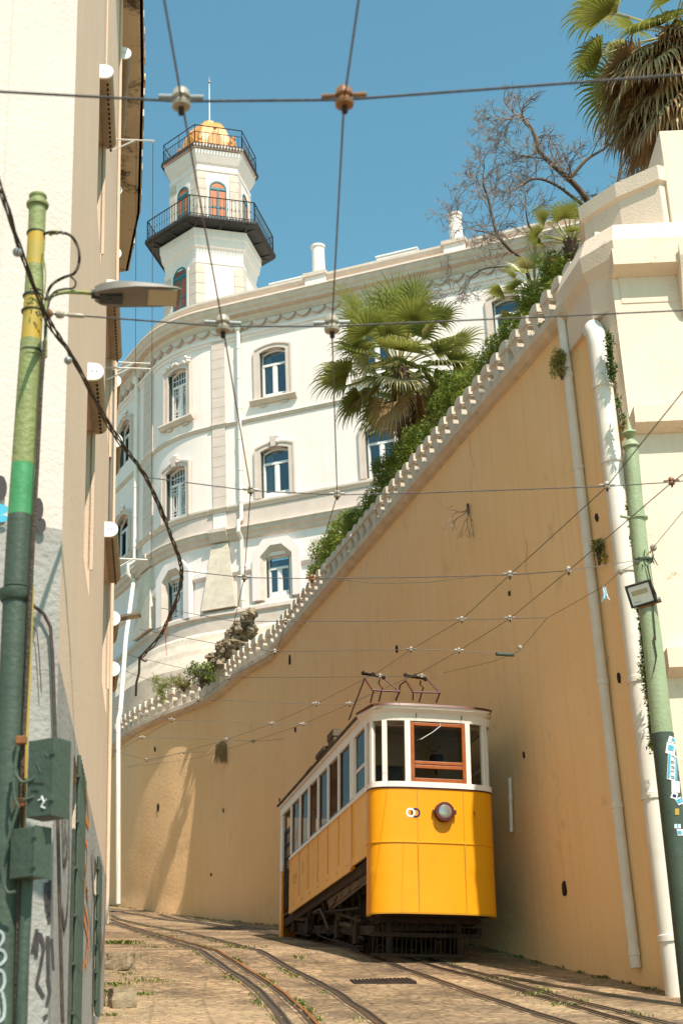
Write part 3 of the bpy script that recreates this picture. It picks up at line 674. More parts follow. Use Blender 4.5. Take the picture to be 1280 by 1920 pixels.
def bfr(s):
    """local frame on the facade at path distance s"""
    i = 0
    while i < len(cum) - 2 and cum[i + 1] < s: i += 1
    t = (BPATH[i + 1] - BPATH[i]).normalized(); p = BPATH[i] + t * (s - cum[i])
    if SB < s < SA:
        u_ = (s - SB) / (SA - SB); q = ang0 + (ang1 - ang0) * u_; t = V((cos(q), sin(q), 0))
    n = V((t.y, -t.x, 0)); return p, t, n
def bhit(x, y, off=0.0):
    r = ray(x, y); best = None
    for i in range(len(BPATH) - 1):
        a, b = BPATH[i], BPATH[i + 1]; t = (b - a).normalized(); n = V((t.y, -t.x, 0))
        if r.dot(n) >= 0: continue
        q = r * ((a + n * off).dot(n) / r.dot(n)); u_ = (q - a).dot(t)
        if -.05 <= u_ <= (b - a).length + .05 and q.y > 0:
            if best is None or q.y < best[2]: best = (cum[i] + u_, q.z, q.y)
    return best[:2] if best else (0, 0)
pal = empty('palace', (m0.x, m0.y, ZT - .3), 'white palace with a rounded corner, arched windows, cornices and an octagonal look-out tower', 'palace')
Zx = lambda x, y, off=0.0: bhit(x, y, off)[1]
z_par_top = Zx(590, 523); z_par_bot = Zx(590, 546); z_cor_bot = Zx(590, 560, .45); z_fr = Zx(590, 584, .2); z_arch = Zx(590, 601)
z_str = Zx(530, 776); z_sill = Zx(493, 943); z_c2t = Zx(493, 975, .25); z_c2b = Zx(493, 1000, .1); z_foot = Zx(450, 1152); z_band = Zx(440, 1082)
# windows: (s centre, half width, z0, z1, rise, style)
WINS = []
def addwin(xl, xr, yt, yb, rise, style, xm=None):
    xm = (xl + xr) / 2 if xm is None else xm
    s0 = bhit(xl, (yt + yb) / 2)[0]; s1 = bhit(xr, (yt + yb) / 2)[0]; z1 = bhit(xm, yt)[1]; z0 = bhit(xm, yb)[1]
    WINS.append([(s0 + s1) / 2, (s1 - s0) / 2, z0, z1, rise, style]); return WINS[-1]
w1 = addwin(488, 537, 653, 744, .17, 'plain'); w2 = addwin(490, 543, 838, 930, .17, 'key')
gap = bhit(715, 870)[0] - w2[0]
for k in range(1, 5):
    ex_k = .95 if k > 1 else 0
    WINS.append([w1[0] + gap * k + ex_k] + w1[1:5] + ['plain']); WINS.append([w2[0] + gap * k + ex_k] + w2[1:5] + ['key'])
w3 = addwin(500, 543, 1040, 1118, 0, 'hex'); w3[5] = 'hex'
for k in range(1, 4): WINS.append([w3[0] + gap * k] + w3[1:])
c1 = addwin(318, 352, 693, 788, .20, 'ornate'); c2 = addwin(314, 351, 876, 975, .20, 'leaded'); c3 = addwin(317, 345, 1085, 1165, 0, 'hexl')
l1 = addwin(226, 246, 790, 868, .35, 'wing'); l2 = addwin(219, 243, 968, 1045, .35, 'wing')
for k in (1, 2): WINS.append([l1[0] - 3.4 * k] + l1[1:]); WINS.append([l2[0] - 3.4 * k] + l2[1:])
# wall
zlo = ZT - .4
sb = set(cum) | {w[0] - w[1] for w in WINS} | {w[0] + w[1] for w in WINS}
zb = {zlo, z_foot, z_c2b, z_sill, z_str, z_arch, z_par_top - .1} | {w[2] for w in WINS} | {w[3] for w in WINS}
sb = sorted(sb); zb = sorted(zb); mb = MB()
for i in range(len(sb) - 1):
    if sb[i + 1] - sb[i] < 1e-5: continue
    P0 = bfr(sb[i] + 1e-6)[0]; P1 = bfr(sb[i + 1] - 1e-6)[0]; sm = (sb[i] + sb[i + 1]) / 2
    for j in range(len(zb) - 1):
        if zb[j + 1] - zb[j] < 1e-5: continue
        zm = (zb[j] + zb[j + 1]) / 2
        if any(abs(sm - w[0]) < w[1] and w[2] < zm < w[3] for w in WINS): continue
        mb.quad(P0 + V((0, 0, zb[j])), P1 + V((0, 0, zb[j])), P1 + V((0, 0, zb[j + 1])), P0 + V((0, 0, zb[j + 1])), M_WHITE)
bk = [BPATH[0] + V((12, 6, 0)), BPATH[-1] + V((6, 14, 0))]
mb.add([p + V((0, 0, z_par_top - .6)) for p in BPATH] + [bk[1] + V((0, 0, z_par_top - .6)), bk[0] + V((0, 0, z_par_top - .6))], [tuple(range(len(BPATH) + 2))], M_COPE)
mb.build('palace_wall', pal)
def psweep(name, prof, m, path=None, lab=None):
    mb = MB(); mb.sweep(path or BP2, prof, m); o = mb.build(name, pal)
    if lab: tag(o, lab)
    return o
# parapet coping, crowning cornice, bed mould
psweep('parapet_coping', [(-.3, z_par_top - .12), (.10, z_par_top - .12), (.16, z_par_top - .02), (.16, z_par_top + .08), (.06, z_par_top + .14), (-.3, z_par_top + .14)], M_TRIM)
zc = z_par_bot; hc = z_par_bot - z_cor_bot
psweep('cornice', [(-.01, zc), (.62, zc - .03), (.64, zc - .10), (.58, zc - .16), (.54, zc - .28), (.46, zc - .36), (.44, zc - .46), (.22, zc - .50), (.20, zc - .62), (.12, zc - .74), (-.01, zc - .8)], M_TRIM)
psweep('frieze_moulding', [(-.01, z_arch + .16), (.10, z_arch + .14), (.10, z_arch + .02), (.04, z_arch), (.04, z_arch - .12), (-.01, z_arch - .13)], M_WHITE)
psweep('string_course', [(-.01, z_str + .09), (.07, z_str + .09), (.10, z_str + .04), (.07, z_str - .02), (.04, z_str - .08), (-.01, z_str - .09)], M_TRIM)
psweep('sill_band', [(-.01, z_sill + .10), (.14, z_sill + .10), (.14, z_sill + .02), (.08, z_sill - .05), (.05, z_sill - .12), (-.01, z_sill - .13)], M_TRIM)
psweep('belt_cornice', [(-.01, z_c2t + .02), (.30, z_c2t - .06), (.32, z_c2t - .14), (.26, z_c2t - .20), (.24, z_c2t - .30), (.14, z_c2t - .38), (.10, z_c2t - .50), (-.01, z_c2t - .56)], M_TRIM)
psweep('foot_moulding', [(-.01, z_foot + .30), (.10, z_foot + .26), (.22, z_foot + .16), (.24, z_foot + .02), (.16, z_foot - .06), (.20, zlo), (-.01, zlo)], M_TRIM)
# sloping battered ramp at the foot of the rounded corner
pthc = [(p.x, p.y) for p in [Bc + LD * 8] + arcp + [A_ + MD * 3]]
psweep('battered_foot', [(.1, z_foot - .5), (.35, z_foot - .7), (.42, z_foot - .95), (.6, z_foot - 1.3), (.66, z_foot - 1.5), (.9, z_foot - 2.0), (.95, zlo), (.1, zlo)], M_COPE, pthc)
# scalloped brackets under the cornice
mb = MB(); s_ = SB - 8
while s_ < SA + 24:
    p, t, n = bfr(s_); fr = frame(p, t, n)
    ptsc = [(-.26, z_cor_bot + .02)] + [(-.26 + .52 * k / 6, z_cor_bot - .03 - .17 * sin(pi * k / 6)) for k in range(7)] + [(.26, z_cor_bot + .02)]
    mb.prism([fr(u_, .05, z - .22) for u_, z in ptsc], n * .14, M_TRIM); s_ += .62
mb.build('scalloped_frieze', pal)
# modillion panel under the sill band between mouldings: slightly proud pale stone
psweep('apron_band', [(-.005, z_sill - .14), (.035, z_sill - .14), (.035, z_c2t + .02), (-.005, z_c2t + .02)], M_PILA)
# pilasters
def pilaster(x0, x1, name='pilaster'):
    s0 = bhit(x0, 850)[0]; s1 = bhit(x1, 850)[0]; p, t, n = bfr((s0 + s1) / 2); hw = abs(s1 - s0) / 2; fr = frame(p, t, n); mb = MB()
    z = z_sill + .12; 
    while z < z_arch - .02:
        zt = min(z + .42, z_arch); mb.box(fr, -hw, hw, -.02, .07, z, zt - .016, M_PILA); mb.box(fr, -hw + .01, hw - .01, -.02, .055, zt - .016, zt, M_TRIM); z += .42
    o = mb.build(name, pal)
    mb = MB(); mb.box(fr, -hw, hw, -.02, .08, z_c2t + .02, z_sill - .13, M_WHITE)
    mb.build('pedestal', pal); mb = MB()
    a = hw + .06; b = hw + .42; zt = z_c2b - .12; z0 = z_foot + .26
    mb.add([fr(-b, -.02, z0), fr(b, -.02, z0), fr(b, .30, z0), fr(-b, .30, z0), fr(-a, -.02, zt), fr(a, -.02, zt), fr(a, .12, zt), fr(-a, .12, zt)], [(0, 1, 2, 3), (4, 7, 6, 5), (3, 2, 6, 7), (0, 3, 7, 4), (1, 5, 6, 2), (0, 4, 5, 1)], M_COPE)
    mb.build('buttress', pal)
    for zc_, o1, h in ((z_c2t - .02, .38, .5), (z_sill + .1, .20, .22), (z_str + .1, .14, .18)):
        mb = MB(); mb.add([fr(-hw - .1, 0, zc_), fr(hw + .1, 0, zc_), fr(hw + .1, o1, zc_ - .04), fr(-hw - .1, o1, zc_ - .04), fr(-hw - .1, 0, zc_ - h), fr(hw + .1, 0, zc_ - h), fr(hw + .1, o1 * .45, zc_ - h), fr(-hw - .1, o1 * .45, zc_ - h), fr(-hw - .1, o1, zc_ - h * .35), fr(hw + .1, o1, zc_ - h * .35)],
               [(0, 3, 2, 1), (3, 8, 9, 2), (8, 7, 6, 9), (4, 5, 6, 7), (0, 4, 7, 8, 3), (1, 2, 9, 6, 5)], M_TRIM); mb.build('moulding_return', pal)
pilaster(400, 424); pilaster(272, 288)
# windows
def make_window(w):
    s, hw, z0, z1, rise, style = w; p, t, n = bfr(s); fr = frame(p, t, n); D = .22
    root = None; mb = MB()
    lead = style in ('leaded', 'ornate', 'hexl'); hx = style in ('hex', 'hexl')
    # joinery: white frame
    fw = .07; y0, y1 = -D, -D + .06
    zt = z1 - (rise if not hx else 0)
    mb.box(fr, -hw + .015, -hw + fw, y0, y1, z0, z1, M_WFRAME); mb.box(fr, hw - fw, hw - .015, y0, y1, z0, z1, M_WFRAME)
    mb.box(fr, -hw + fw, hw - fw, y0, y1, z0, z0 + .20, M_WFRAME)
    ztr = z0 + (z1 - z0) * .68; mb.box(fr, -hw + fw, hw - fw, y0, y1 + .012, ztr, ztr + .10, M_WFRAME)
    mb.box(fr, -.06, .06, y0, y1 + .006, z0 + .2, ztr, M_WFRAME)
    for sx in (-1, 1):
        mb.box(fr, min(sx * .06, sx * .10), max(sx * .06, sx * .10), y0 + .005, y1 - .01, z0 + .2, ztr, M_WFRAME); a = sx * (hw - fw); b = sx * (hw - fw - .045); mb.box(fr, min(a, b), max(a, b), y0 + .005, y1 - .01, z0 + .2, ztr, M_WFRAME)
        mb.box(fr, sx * .10 if sx > 0 else -(hw - fw - .045), (hw - fw - .045) if sx > 0 else -.10, y0 + .005, y1 - .012, z0 + .2, z0 + .25, M_WFRAME)
        mb.box(fr, min(sx * .12, sx * (hw - .1)), max(sx * .12, sx * (hw - .1)), y1, y1 + .012, z0 + .05, z0 + .15, M_WFRAME)
    loop = arch(-hw + .015, hw - .015, zt - .02, z1, rise)[1:-1] if rise else [(-hw + .015, z1), (hw - .015, z1)]
    inn = [(u_ * .90, z - .075) for u_, z in loop]
    if rise: mb.ring([fr(u_, y0, z) for u_, z in loop], [fr(u_, y0, z) for u_, z in inn], n * .06, M_WFRAME)
    else: mb.box(fr, -hw + fw, hw - fw, y0, y1, z1 - .08, z1, M_WFRAME)
    if lead:
        for q in range(1, 6): u_ = -hw + fw + (2 * hw - 2 * fw) * q / 6; mb.box(fr, u_ - .012, u_ + .012, y0, y1 - .02, ztr + .1, z1 - .1, M_WFRAME)
        mb.box(fr, -hw + fw, hw - fw, y0, y1 - .022, ztr + .34, ztr + .37, M_WFRAME)
        for sx in (-1, 1):
            lo, hi = (.10, hw - fw - .045); w_ = hi - lo
            for q in (.22, .78): u_ = sx * (lo + w_ * q); mb.box(fr, u_ - .012, u_ + .012, y0, y1 - .02, z0 + .25, ztr, M_WFRAME)
            for q in (.10, .20, .80, .90): z = z0 + .25 + (ztr - z0 - .25) * q; mb.box(fr, min(sx * lo, sx * hi), max(sx * lo, sx * hi), y0, y1 - .022, z - .012, z + .012, M_WFRAME)
            cz = (z0 + .25 + ztr) / 2; cu = sx * (lo + w_ * .5)
            el = [(cu + .10 * cos(q), cz + .36 * sin(q)) for q in [2 * pi * k / 12 for k in range(13)]]; el2 = [(cu + .078 * cos(q), cz + .335 * sin(q)) for q in [2 * pi * k / 12 for k in range(13)]]
            mb.ring([fr(a, y0 + .01, b) for a, b in el], [fr(a, y0 + .01, b) for a, b in el2], n * .03, M_WFRAME)
    ob = mb.build('window', pal)
    ob['label'] = {'plain': 'arched window with a moulded stone sill', 'key': 'arched window with a scrolled keystone', 'hex': 'low window in a deep angular surround', 'hexl': 'leaded window in a deep angular surround on the rounded corner', 'ornate': 'leaded window under a carved garland on the rounded corner', 'leaded': 'leaded window under a carved scroll', 'wing': 'tall arched window on the receding left wing'}[style]
    # pane and dark room behind
    mb = MB(); mb.quad(fr(-hw, -D + .02, z0), fr(hw, -D + .02, z0), fr(hw, -D + .02, z1), fr(-hw, -D + .02, z1), G_WIN)
    mr = M_PURP if lead else M_ROOM
    mb.quad(fr(-hw, -D - .35, z0), fr(hw, -D - .35, z0), fr(hw, -D - .35, z1), fr(-hw, -D - .35, z1), mr)
    for (a, b) in ((-hw, -hw), (hw, hw)): mb.quad(fr(a, -D, z0), fr(a, -D - .35, z0), fr(a, -D - .35, z1), fr(a, -D, z1), mr)
    mb.build('pane', ob)
    if style in ('plain', 'hex', 'key') and random.random() < .75:
        mb = MB(); x = -hw + .08; k = 0
        vs = []; kk = 14
        for i in range(kk + 1): vs += [fr(-hw + .06 + i * (hw * .75) / kk * (.85 if style == 'plain' else 1), -D - .10 + .035 * (i % 2), z0 + .05), fr(-hw + .06 + i * (hw * .55) / kk, -D - .10 + .035 * (i % 2), z1 - .1)]
        mb.add(vs, [(2 * i, 2 * i + 2, 2 * i + 3, 2 * i + 1) for i in range(kk)], M_CURT); mb.build('curtain', ob)
    # reveals
    mb = MB()
    lo_ = [(-hw, z0), (-hw, z1), (hw, z1), (hw, z0)]
    for (a, b) in zip(lo_, lo_[1:] + lo_[:1]): mb.quad(fr(a[0], .0, a[1]), fr(a[0], -D, a[1]), fr(b[0], -D, b[1]), fr(b[0], .0, b[1]), M_WHITE)
    for sx in (-1, 1): mb.box(fr, min(sx * (hw - .028), sx * hw), max(sx * (hw - .028), sx * hw), -.14, .0, z0, z1 - rise * .5, M_JAMBSHADE)  # dark strips paint the shade line inside the recess
    # surround
    if hx:
        o = [(-hw - .50, z0 - .1), (-hw - .50, z1 + .10), (-hw - .05, z1 + .62), (hw + .05, z1 + .62), (hw + .50, z1 + .10), (hw + .50, z0 - .1)]
        i_ = [(-hw, z0 - .1), (-hw, z1 - .25), (-hw * .6, z1), (hw * .6, z1), (hw, z1 - .25), (hw, z0 - .1)]
        i2 = [(-hw - .18, z0 - .1), (-hw - .18, z1 - .05), (-hw * .5, z1 + .35), (hw * .5, z1 + .35), (hw + .18, z1 - .05), (hw + .18, z0 - .1)]
        mb.ring([fr(u_, -.02, z) for u_, z in o], [fr(u_, -.02, z) for u_, z in i2], n * .22, M_WHITE)
        k = 6; mb.add([fr(u_, .20, z) for u_, z in i2] + [fr(u_, -.12, z) for u_, z in i_], [(q, q + 1, k + q + 1, k + q) for q in range(k - 1)], M_TRIM)
    else:
        ow = .24; lo_ = arch(-hw, hw, z0, z1, rise)
        hi_ = arch(-hw - ow, hw + ow, z0, z1 + ow * .9, rise + .05)
        mb.ring([fr(u_, -.03, z) for u_, z in hi_], [fr(u_, -.03, z) for u_, z in lo_], n * .11, M_PILA)
        hi2 = arch(-hw - ow - .0, hw + ow + .0, z0, z1 + ow * .9, rise + .05); hi3 = arch(-hw - ow + .06, hw + ow - .06, z0, z1 + ow * .9 - .06, rise + .05)
        mb.ring([fr(u_, .08, z) for u_, z in hi2], [fr(u_, .08, z) for u_, z in hi3], n * .035, M_PILA)
        # spandrel fill behind the arch
        sp = arch(-hw, hw, zt, z1, rise)[1:-1]
        k = len(sp)
        mb.add([fr(u_, -.03, z) for u_, z in sp] + [fr(u_, -.03, z1 + .01) for u_, z in sp], [(q, q + 1, k + q + 1, k + q) for q in range(k - 1)], M_WFRAME)
    mb.build('surround', ob)
    if style in ('plain', 'ornate'):
        mb = MB(); prof = [(.0, z0 - .02), (.20, z0 - .04), (.22, z0 - .10), (.15, z0 - .18), (.10, z0 - .24), (0, z0 - .26)]
        mb.prism([fr(-hw - .42, a, b) for a, b in prof], t * (2 * hw + .84), M_TRIM)
        for sx in (-.7, .7): mb.box(fr, sx * (hw + .1) - .13, sx * (hw + .1) + .13, 0, .07, z0 - .36, z0 - .26, M_TRIM)
        mb.build('sill', ob)
    if style in ('key', 'leaded', 'ornate', 'wing'):
        mb = MB(); rnd = random.Random(int(s * 10)); zc_ = z1 + .22; N_ = 26 if style in ('ornate',) else (9 if style == 'key' else 13)
        wd = hw + .25 if style == 'ornate' else .20
        for k in range(N_):
            u_ = rnd.uniform(-wd, wd); zz = zc_ + rnd.uniform(-.10, .22) * (1.2 - abs(u_) / wd * .6) - (abs(u_) / (hw + .3)) ** 2 * .22 + (.04 if style == 'ornate' else 0)
            r = rnd.uniform(.045, .09); c = fr(u_, .10, zz); d = V((rnd.uniform(-1, 1), rnd.uniform(-1, 1), rnd.uniform(-1, 1))).normalized()
            mb.lathe(c - d * r, d, [(0, r * .3), (r * .4, r * .85), (r, r), (r * 1.6, r * .8), (r * 2.1, r * .2)], M_WHITE, 8)
        if style in ('key', 'leaded'): mb.prism([fr(-.08, 0, z1 - .02), fr(.08, 0, z1 - .02), fr(.16, 0, z1 + .40), fr(-.16, 0, z1 + .40)], n * .18, M_PILA)
        mb.build('carved_ornament', ob, smooth=True)
WINS_HEX = [w for w in WINS if w[5] in ('hex', 'hexl')]
for w in WINS: make_window(w)
hx_s = sorted(WINS_HEX, key=lambda w: w[0])
ends = [hx_s[0][0] - 6] + [v for w in hx_s for v in (w[0] - w[1] - .46, w[0] + w[1] + .46)] + [hx_s[-1][0] + 4]
for a, b in zip(ends[::2], ends[1::2]):
    if b - a < .2: continue
    k = max(2, int((b - a) / .35)); pth_ = [bfr(a + (b - a) * i / k)[0] for i in range(k + 1)]; zt_ = w3[3] - .20
    psweep('low_band', [(-.01, zt_), (.10, zt_), (.14, zt_ - .05), (.14, zt_ - .24), (.08, zt_ - .32), (-.01, zt_ - .34)], M_WHITE, [(p.x, p.y) for p in pth_])
# downpipes of the palace
def bpipe(x, yt, yb, r=.075, lab=None):
    s, zt = bhit(x, yt); z0 = bhit(x, yb)[1]; p, t, n = bfr(s); mb = MB()
    segs = [(zt, .14), (z_c2t + .25, .14)] + ([(z_c2t + .05, .42), (z_c2t - .35, .42), (z_c2b - .1, .16)] if z0 < z_c2b else []) + [(z0, .14)]
    P = [p + n * o + V((0, 0, z)) for z, o in segs]; mb.tube(P, r, M_PIPE, 10)
    mb.lathe(p + n * .16 + V((0, 0, zt + .3)), (0, 0, -1), [(0, r * 1.9), (.18, r * 1.9), (.3, r)], M_PIPE, 10)
    z = z0 + .4
    while z < zt: mb.lathe(p + n * (.14) + V((0, 0, z)), (0, 0, 1), [(0, r), (.005, r * 1.2), (.07, r * 1.2), (.075, r)], M_PIPE, 10) if not (z_c2b - .3 < z < z_c2t + .4) else None; z += 1.3
    o = mb.build('downpipe', pal, smooth=True)
    if lab: tag(o, lab)
bpipe(449, 624, 1150, .085, 'white downpipe right of the stone pilaster'); bpipe(262, 722, 1100, .08, 'white downpipe on the left wing')
mb = MB(); P = [PY(250, 1095, 55.5), PY(236, 1200, 54.0), PY(226, 1335, 52.8), PY(222, 1350, 52.6), PY(222, 1695, 52.6)]
mb.tube(P, .085, M_PIPE, 10)
tag(mb.build('drain_pipe', smooth=True), 'white drain pipe running down at the left end of the ochre wall', 'drain pipe')
# roof bits
def roofbox(x0, x1, y0, y1):
    a = MP(x0, y1, -1.0); b = MP(x1, y1, -1.0); zt = MP((x0 + x1) / 2, y0, -1.0).z
    mb = MB(); fr = frame(V((a.x, a.y, 0)), MD, MN); mb.box(fr, 0, (b - a).dot(MD), -1.2, 0, z_par_top - .6, zt, M_WHITE); mb.box(fr, -.03, (b - a).dot(MD) + .03, -1.23, .03, zt, zt + .06, M_BOXW); mb.build('roof_box', pal)
roofbox(506, 575, 526, 545); roofbox(706, 783, 474, 500); roofbox(930, 1010, 440, 460)
for (x, yt, yb, lab) in [(598, 460, 517, 'white cylindrical roof chimney nearer the tower'), (856, 400, 455, 'white cylindrical roof chimney beside the bare tree')]:
    c = MP(x, yb, -.25); zt = MP(x, yt, -.25).z; mb = MB()
    mb.lathe((c.x, c.y, z_par_top - .3), (0, 0, 1), [(0, .27), (zt - z_par_top + .16, .25), (zt - z_par_top + .17, .29), (zt - z_par_top + .26, .29), (zt - z_par_top + .3, .2)], M_WHITE, 18)
    mb.box(frame((c.x, c.y, 0), MD, MN), -.42, .42, -.3, .48, z_par_bot - .02, z_par_top + .2, M_WHITE); mb.box(frame((c.x, c.y, 0), MD, MN), -.48, .48, -.3, .56, z_par_top + .0, z_par_top + .16, M_TRIM)
    tag(mb.build('chimney', pal, smooth=True), lab)

# ------------------------------------------------------------------ tower
TC = PY(395, 400, 57); TC = V((TC.x, TC.y, 0)); AL = radians(-13)
def hexp(R, z, rot=0): return [TC + V((R * sin(AL + k * pi / 3), -R * cos(AL + k * pi / 3), z)) for k in range(6)]
def hexband(mb, rz, m):
    """stack of hexagons: list of (R, z)"""
    vs = []
    for R, z in rz: vs += hexp(R, z)
    k = len(rz); mb.add(vs, [(i * 6 + j, (i + 1) * 6 + j, (i + 1) * 6 + (j + 1) % 6, i * 6 + (j + 1) % 6) for i in range(k - 1) for j in range(6)] + [tuple(range(6)), tuple(range((k - 1) * 6, k * 6))[::-1]], m)
tower = empty('lookout_tower', tuple(TC + V((0, 0, z_par_top - 1.5))), 'white look-out tower with two iron balconies, coloured doors and a golden tiled dome', 'tower')
RL, RU, RB, RT = 2.02, 1.80, 2.88, 2.02
zB = 35.36 - .0; zTop = 39.45
# lower shaft + flared corbel under the balcony
mb = MB(); hexband(mb, [(RL, 28.5), (RL, 33.45), (RL + .04, 33.5), (RL + .05, 33.62), (RL - .02, 33.66), (RL, 33.8), (RL + .05, 34.05), (RL + .07, 34.2), (RL + .14, 34.25), (RL + .20, 34.5), (RL + .21, 34.68), (RL + .25, 34.7), (RL + .26, zB - .28)], M_WHITE); mb.build('lower_shaft', tower)
mb = MB(); hexband(mb, [(RU, zB - .1), (RU, 38.25), (RU + .05, 38.3), (RU + .06, 38.42), (RU, 38.46), (RU, 38.6), (RU + .08, 38.7), (RU + .26, 39.05), (RU + .28, 39.25)], M_WHITE); mb.build('upper_shaft', tower)
for (R, z0, z1) in ((RL, 28.5, 33.4), (RU, zB, 38.2)):
    for k in range(6):
        mb = MB()
        for sgn in (-1, 1):
            c = hexp(R, 0)[k]; o = hexp(R, 0)[(k + sgn) % 6]; t = (o - c).normalized(); mid = (c + o) / 2 - TC; n = mid.normalized(); fr = frame(c, t, n)
            z = z0
            while z < z1 - .05:
                zt = min(z + .5, z1); mb.box(fr, -.02, .38, -.02, .05, z, zt - .02, M_COPE if 0 else M_TRIM); z += .5
        mb.build('corner_quoins', tower)
def tower_door(k, R, z0, h, hw, mat_panel, jm, name, label):
    a, b = hexp(R, 0)[k], hexp(R, 0)[(k + 1) % 6]; c = (a + b) / 2; t = (b - a).normalized(); n = (c - TC).normalized(); fr = frame(c, t, n); rise = hw * .9
    mb = MB(); lo_ = [(-hw, z0)] + [(hw * cos(q), z0 + h - hw + hw * sin(q)) for q in [pi - pi * i / 10 for i in range(11)]] + [(hw, z0)]
    mb.add([fr(u_, .02, z) for u_, z in lo_], [tuple(range(len(lo_)))], jm)
    i_ = [(u_ * .86, z0 + (z - z0) * .97) for u_, z in lo_]
    mb.ring([fr(u_, .02, z) for u_, z in lo_], [fr(u_, .02, z) for u_, z in i_], n * .04, jm)
    o_ = [(u_ * 1.28, z + .12 * (z > z0 + .1)) for u_, z in lo_]; mb.ring([fr(u_, -.02, z) for u_, z in o_], [fr(u_, -.02, z) for u_, z in lo_], n * .07, M_WHITE)
    zt = z0 + h - hw
    mb.box(fr, -hw * .9, hw * .9, .022, .055, zt - .07, zt + .03, jm); mb.box(fr, -.03, .03, .022, .05, z0, zt - .07, jm)
    for q in (.28, .52): mb.box(fr, -hw * .9, hw * .9, .022, .048, z0 + q * (zt - z0), z0 + q * (zt - z0) + .05, jm)
    ob = mb.build(name, tower); ob['label'] = label
    mb = MB()
    for sx in (-1, 1):
        for (q0, q1) in ((.02, .28), (.32, .52), (.56, .94)):
            mb.box(fr, min(sx * .05, sx * hw * .82), max(sx * .05, sx * hw * .82), .021, .032, z0 + q0 * (zt - z0), z0 + q1 * (zt - z0), mat_panel)
    hl = [(hw * .78 * cos(q), zt + .05 + hw * .74 * sin(q)) for q in [pi * i / 10 for i in range(11)]]
    mb.prism([fr(u_, .021, z) for u_, z in hl], n * .012, mat_panel); mb.build('door_panel', ob)
for k in range(6):
    tower_door(k, RU, zB, 2.45, .39, M_TERRA, M_TEAL, 'balcony_door', 'arched terracotta door in a teal frame')
tower_door(5, RL, 31.0, 2.65, .45, M_BRWN, M_TEAL, 'arched_window', 'tall arched brown window of the lower shaft')
def balcony(z, R, rail_h, name, bal=True):
    mb = MB(); hexband(mb, [(RL - .3, z - .22), (R - .12, z - .16), (R, z - .10), (R, z - .0), (RL - .3, z)] if bal else [(RU - .3, z - .16), (R, z - .08), (R, z), (RU - .3, z)], M_BLACK if bal else M_WHITE)
    hp = hexp(R, z)
    for k in range(6):   # toothed edge
        a, b = hp[k], hp[(k + 1) % 6]; L_ = (b - a).length; n_ = int(L_ / .13); t = (b - a).normalized(); nn = ((a + b) / 2 - TC); nn.z = 0; nn.normalize()
        for i in range(n_): mb.box(frame(a + t * ((i + .5) * L_ / n_), t, nn), -.028, .028, -.01, .075, -.13, .01, M_BLACK)
        if bal:
            for q in (.12, .5, .88):
                c = a.lerp(b, q); mb.prism([c - nn * .05 + t * -.05 + V((0, 0, -.16)), c - nn * .95 - t * .05 + V((0, 0, -.2)), c - nn * .95 - t * .05 + V((0, 0, -.45)), c - nn * .8 - t * .05 + V((0, 0, -.42)), c - nn * .5 - t * .05 + V((0, 0, -.26))], t * .09, M_BLACK)
    o = mb.build(name, tower)
    mb = MB(); hr = hexp(R - .06, z)
    for k in range(6):
        a, b = hr[k], hr[(k + 1) % 6]; L_ = (b - a).length; n_ = int(L_ / .16); t = (b - a).normalized()
        for h, r in ((rail_h, .026), (.12, .016)) + (((rail_h * .66, .018),) if not bal else ()): mb.tube([a + V((0, 0, h)), b + V((0, 0, h))], r, M_BLACK, 5)
        for i in range(n_ + 1):
            c = a.lerp(b, i / n_); mb.tube([c, c + V((0, 0, rail_h if bal else rail_h * .66))], .012 if 0 < i < n_ else .026, M_BLACK, 5)
            if bal and 0 < i < n_: mb.lathe(c + V((0, 0, rail_h * .45)), (0, 0, 1), [(0, .012), (.05, .032), (.1, .012)], M_BLACK, 6)
        if not bal:
            for i in range(3): c = a.lerp(b, i / 2); mb.tube([c, c + V((0, 0, rail_h))], .016, M_BLACK, 5)
    mb.build('railing', o); return o
balcony(zB, RB, 1.0, 'balcony'); balcony(zTop, RT + .16, 1.0, 'roof_gallery', False)
# dome
mb = MB(); hexband(mb, [(1.35, zTop - .02), (1.32, zTop + 0.384), (1.40, zTop + 0.408), (1.40, zTop + 0.528), (1.2, zTop + 0.552)], M_WHITE); mb.build('dome_drum', tower)
mb = MB(); hexband(mb, [(1.33, zTop + 0.528), (1.31, zTop + 0.840), (1.22, zTop + 1.260), (1.04, zTop + 1.704), (.76, zTop + 2.100), (.40, zTop + 2.352), (.28, zTop + 2.400), (.27, zTop + 2.520), (.10, zTop + 2.664)], M_GOLD)
for k in range(6):
    P = [hexp(R, z)[k] for R, z in [(1.29, zTop + 0.528), (1.26, zTop + 0.840), (1.17, zTop + 1.260), (.99, zTop + 1.704), (.72, zTop + 2.100), (.42, zTop + 2.352)]]; mb.tube(P, .045, M_GOLD, 6)
    a, b = hexp(1.33, zTop + 0.528)[k], hexp(1.33, zTop + 0.528)[(k + 1) % 6]; c = (a + b) / 2; n = (c - TC); n.z = 0; n.normalize(); t = (b - a).normalized(); fr = frame(c, t, n)
    mb.prism([fr(-.32, -.25, 0), fr(.32, -.25, 0), fr(.32, -.25, .42), fr(0, -.25, .78), fr(-.32, -.25, .42)], n * .33, M_GOLD)
    mb.lathe(hexp(1.42, zTop + 0.528)[k], (0, 0, 1), [(0, .09), (.1, .05), (.2, .10), (.34, .10), (.42, .03)], M_GOLD, 8)
    mb.lathe(fr(0, -.02, .86), (0, 0, 1), [(0, .02), (.06, .08), (.14, .08), (.2, .02)], M_GOLD, 8)
mb.build('tiled_dome', tower)
zt = PY(395, 155, 57).z
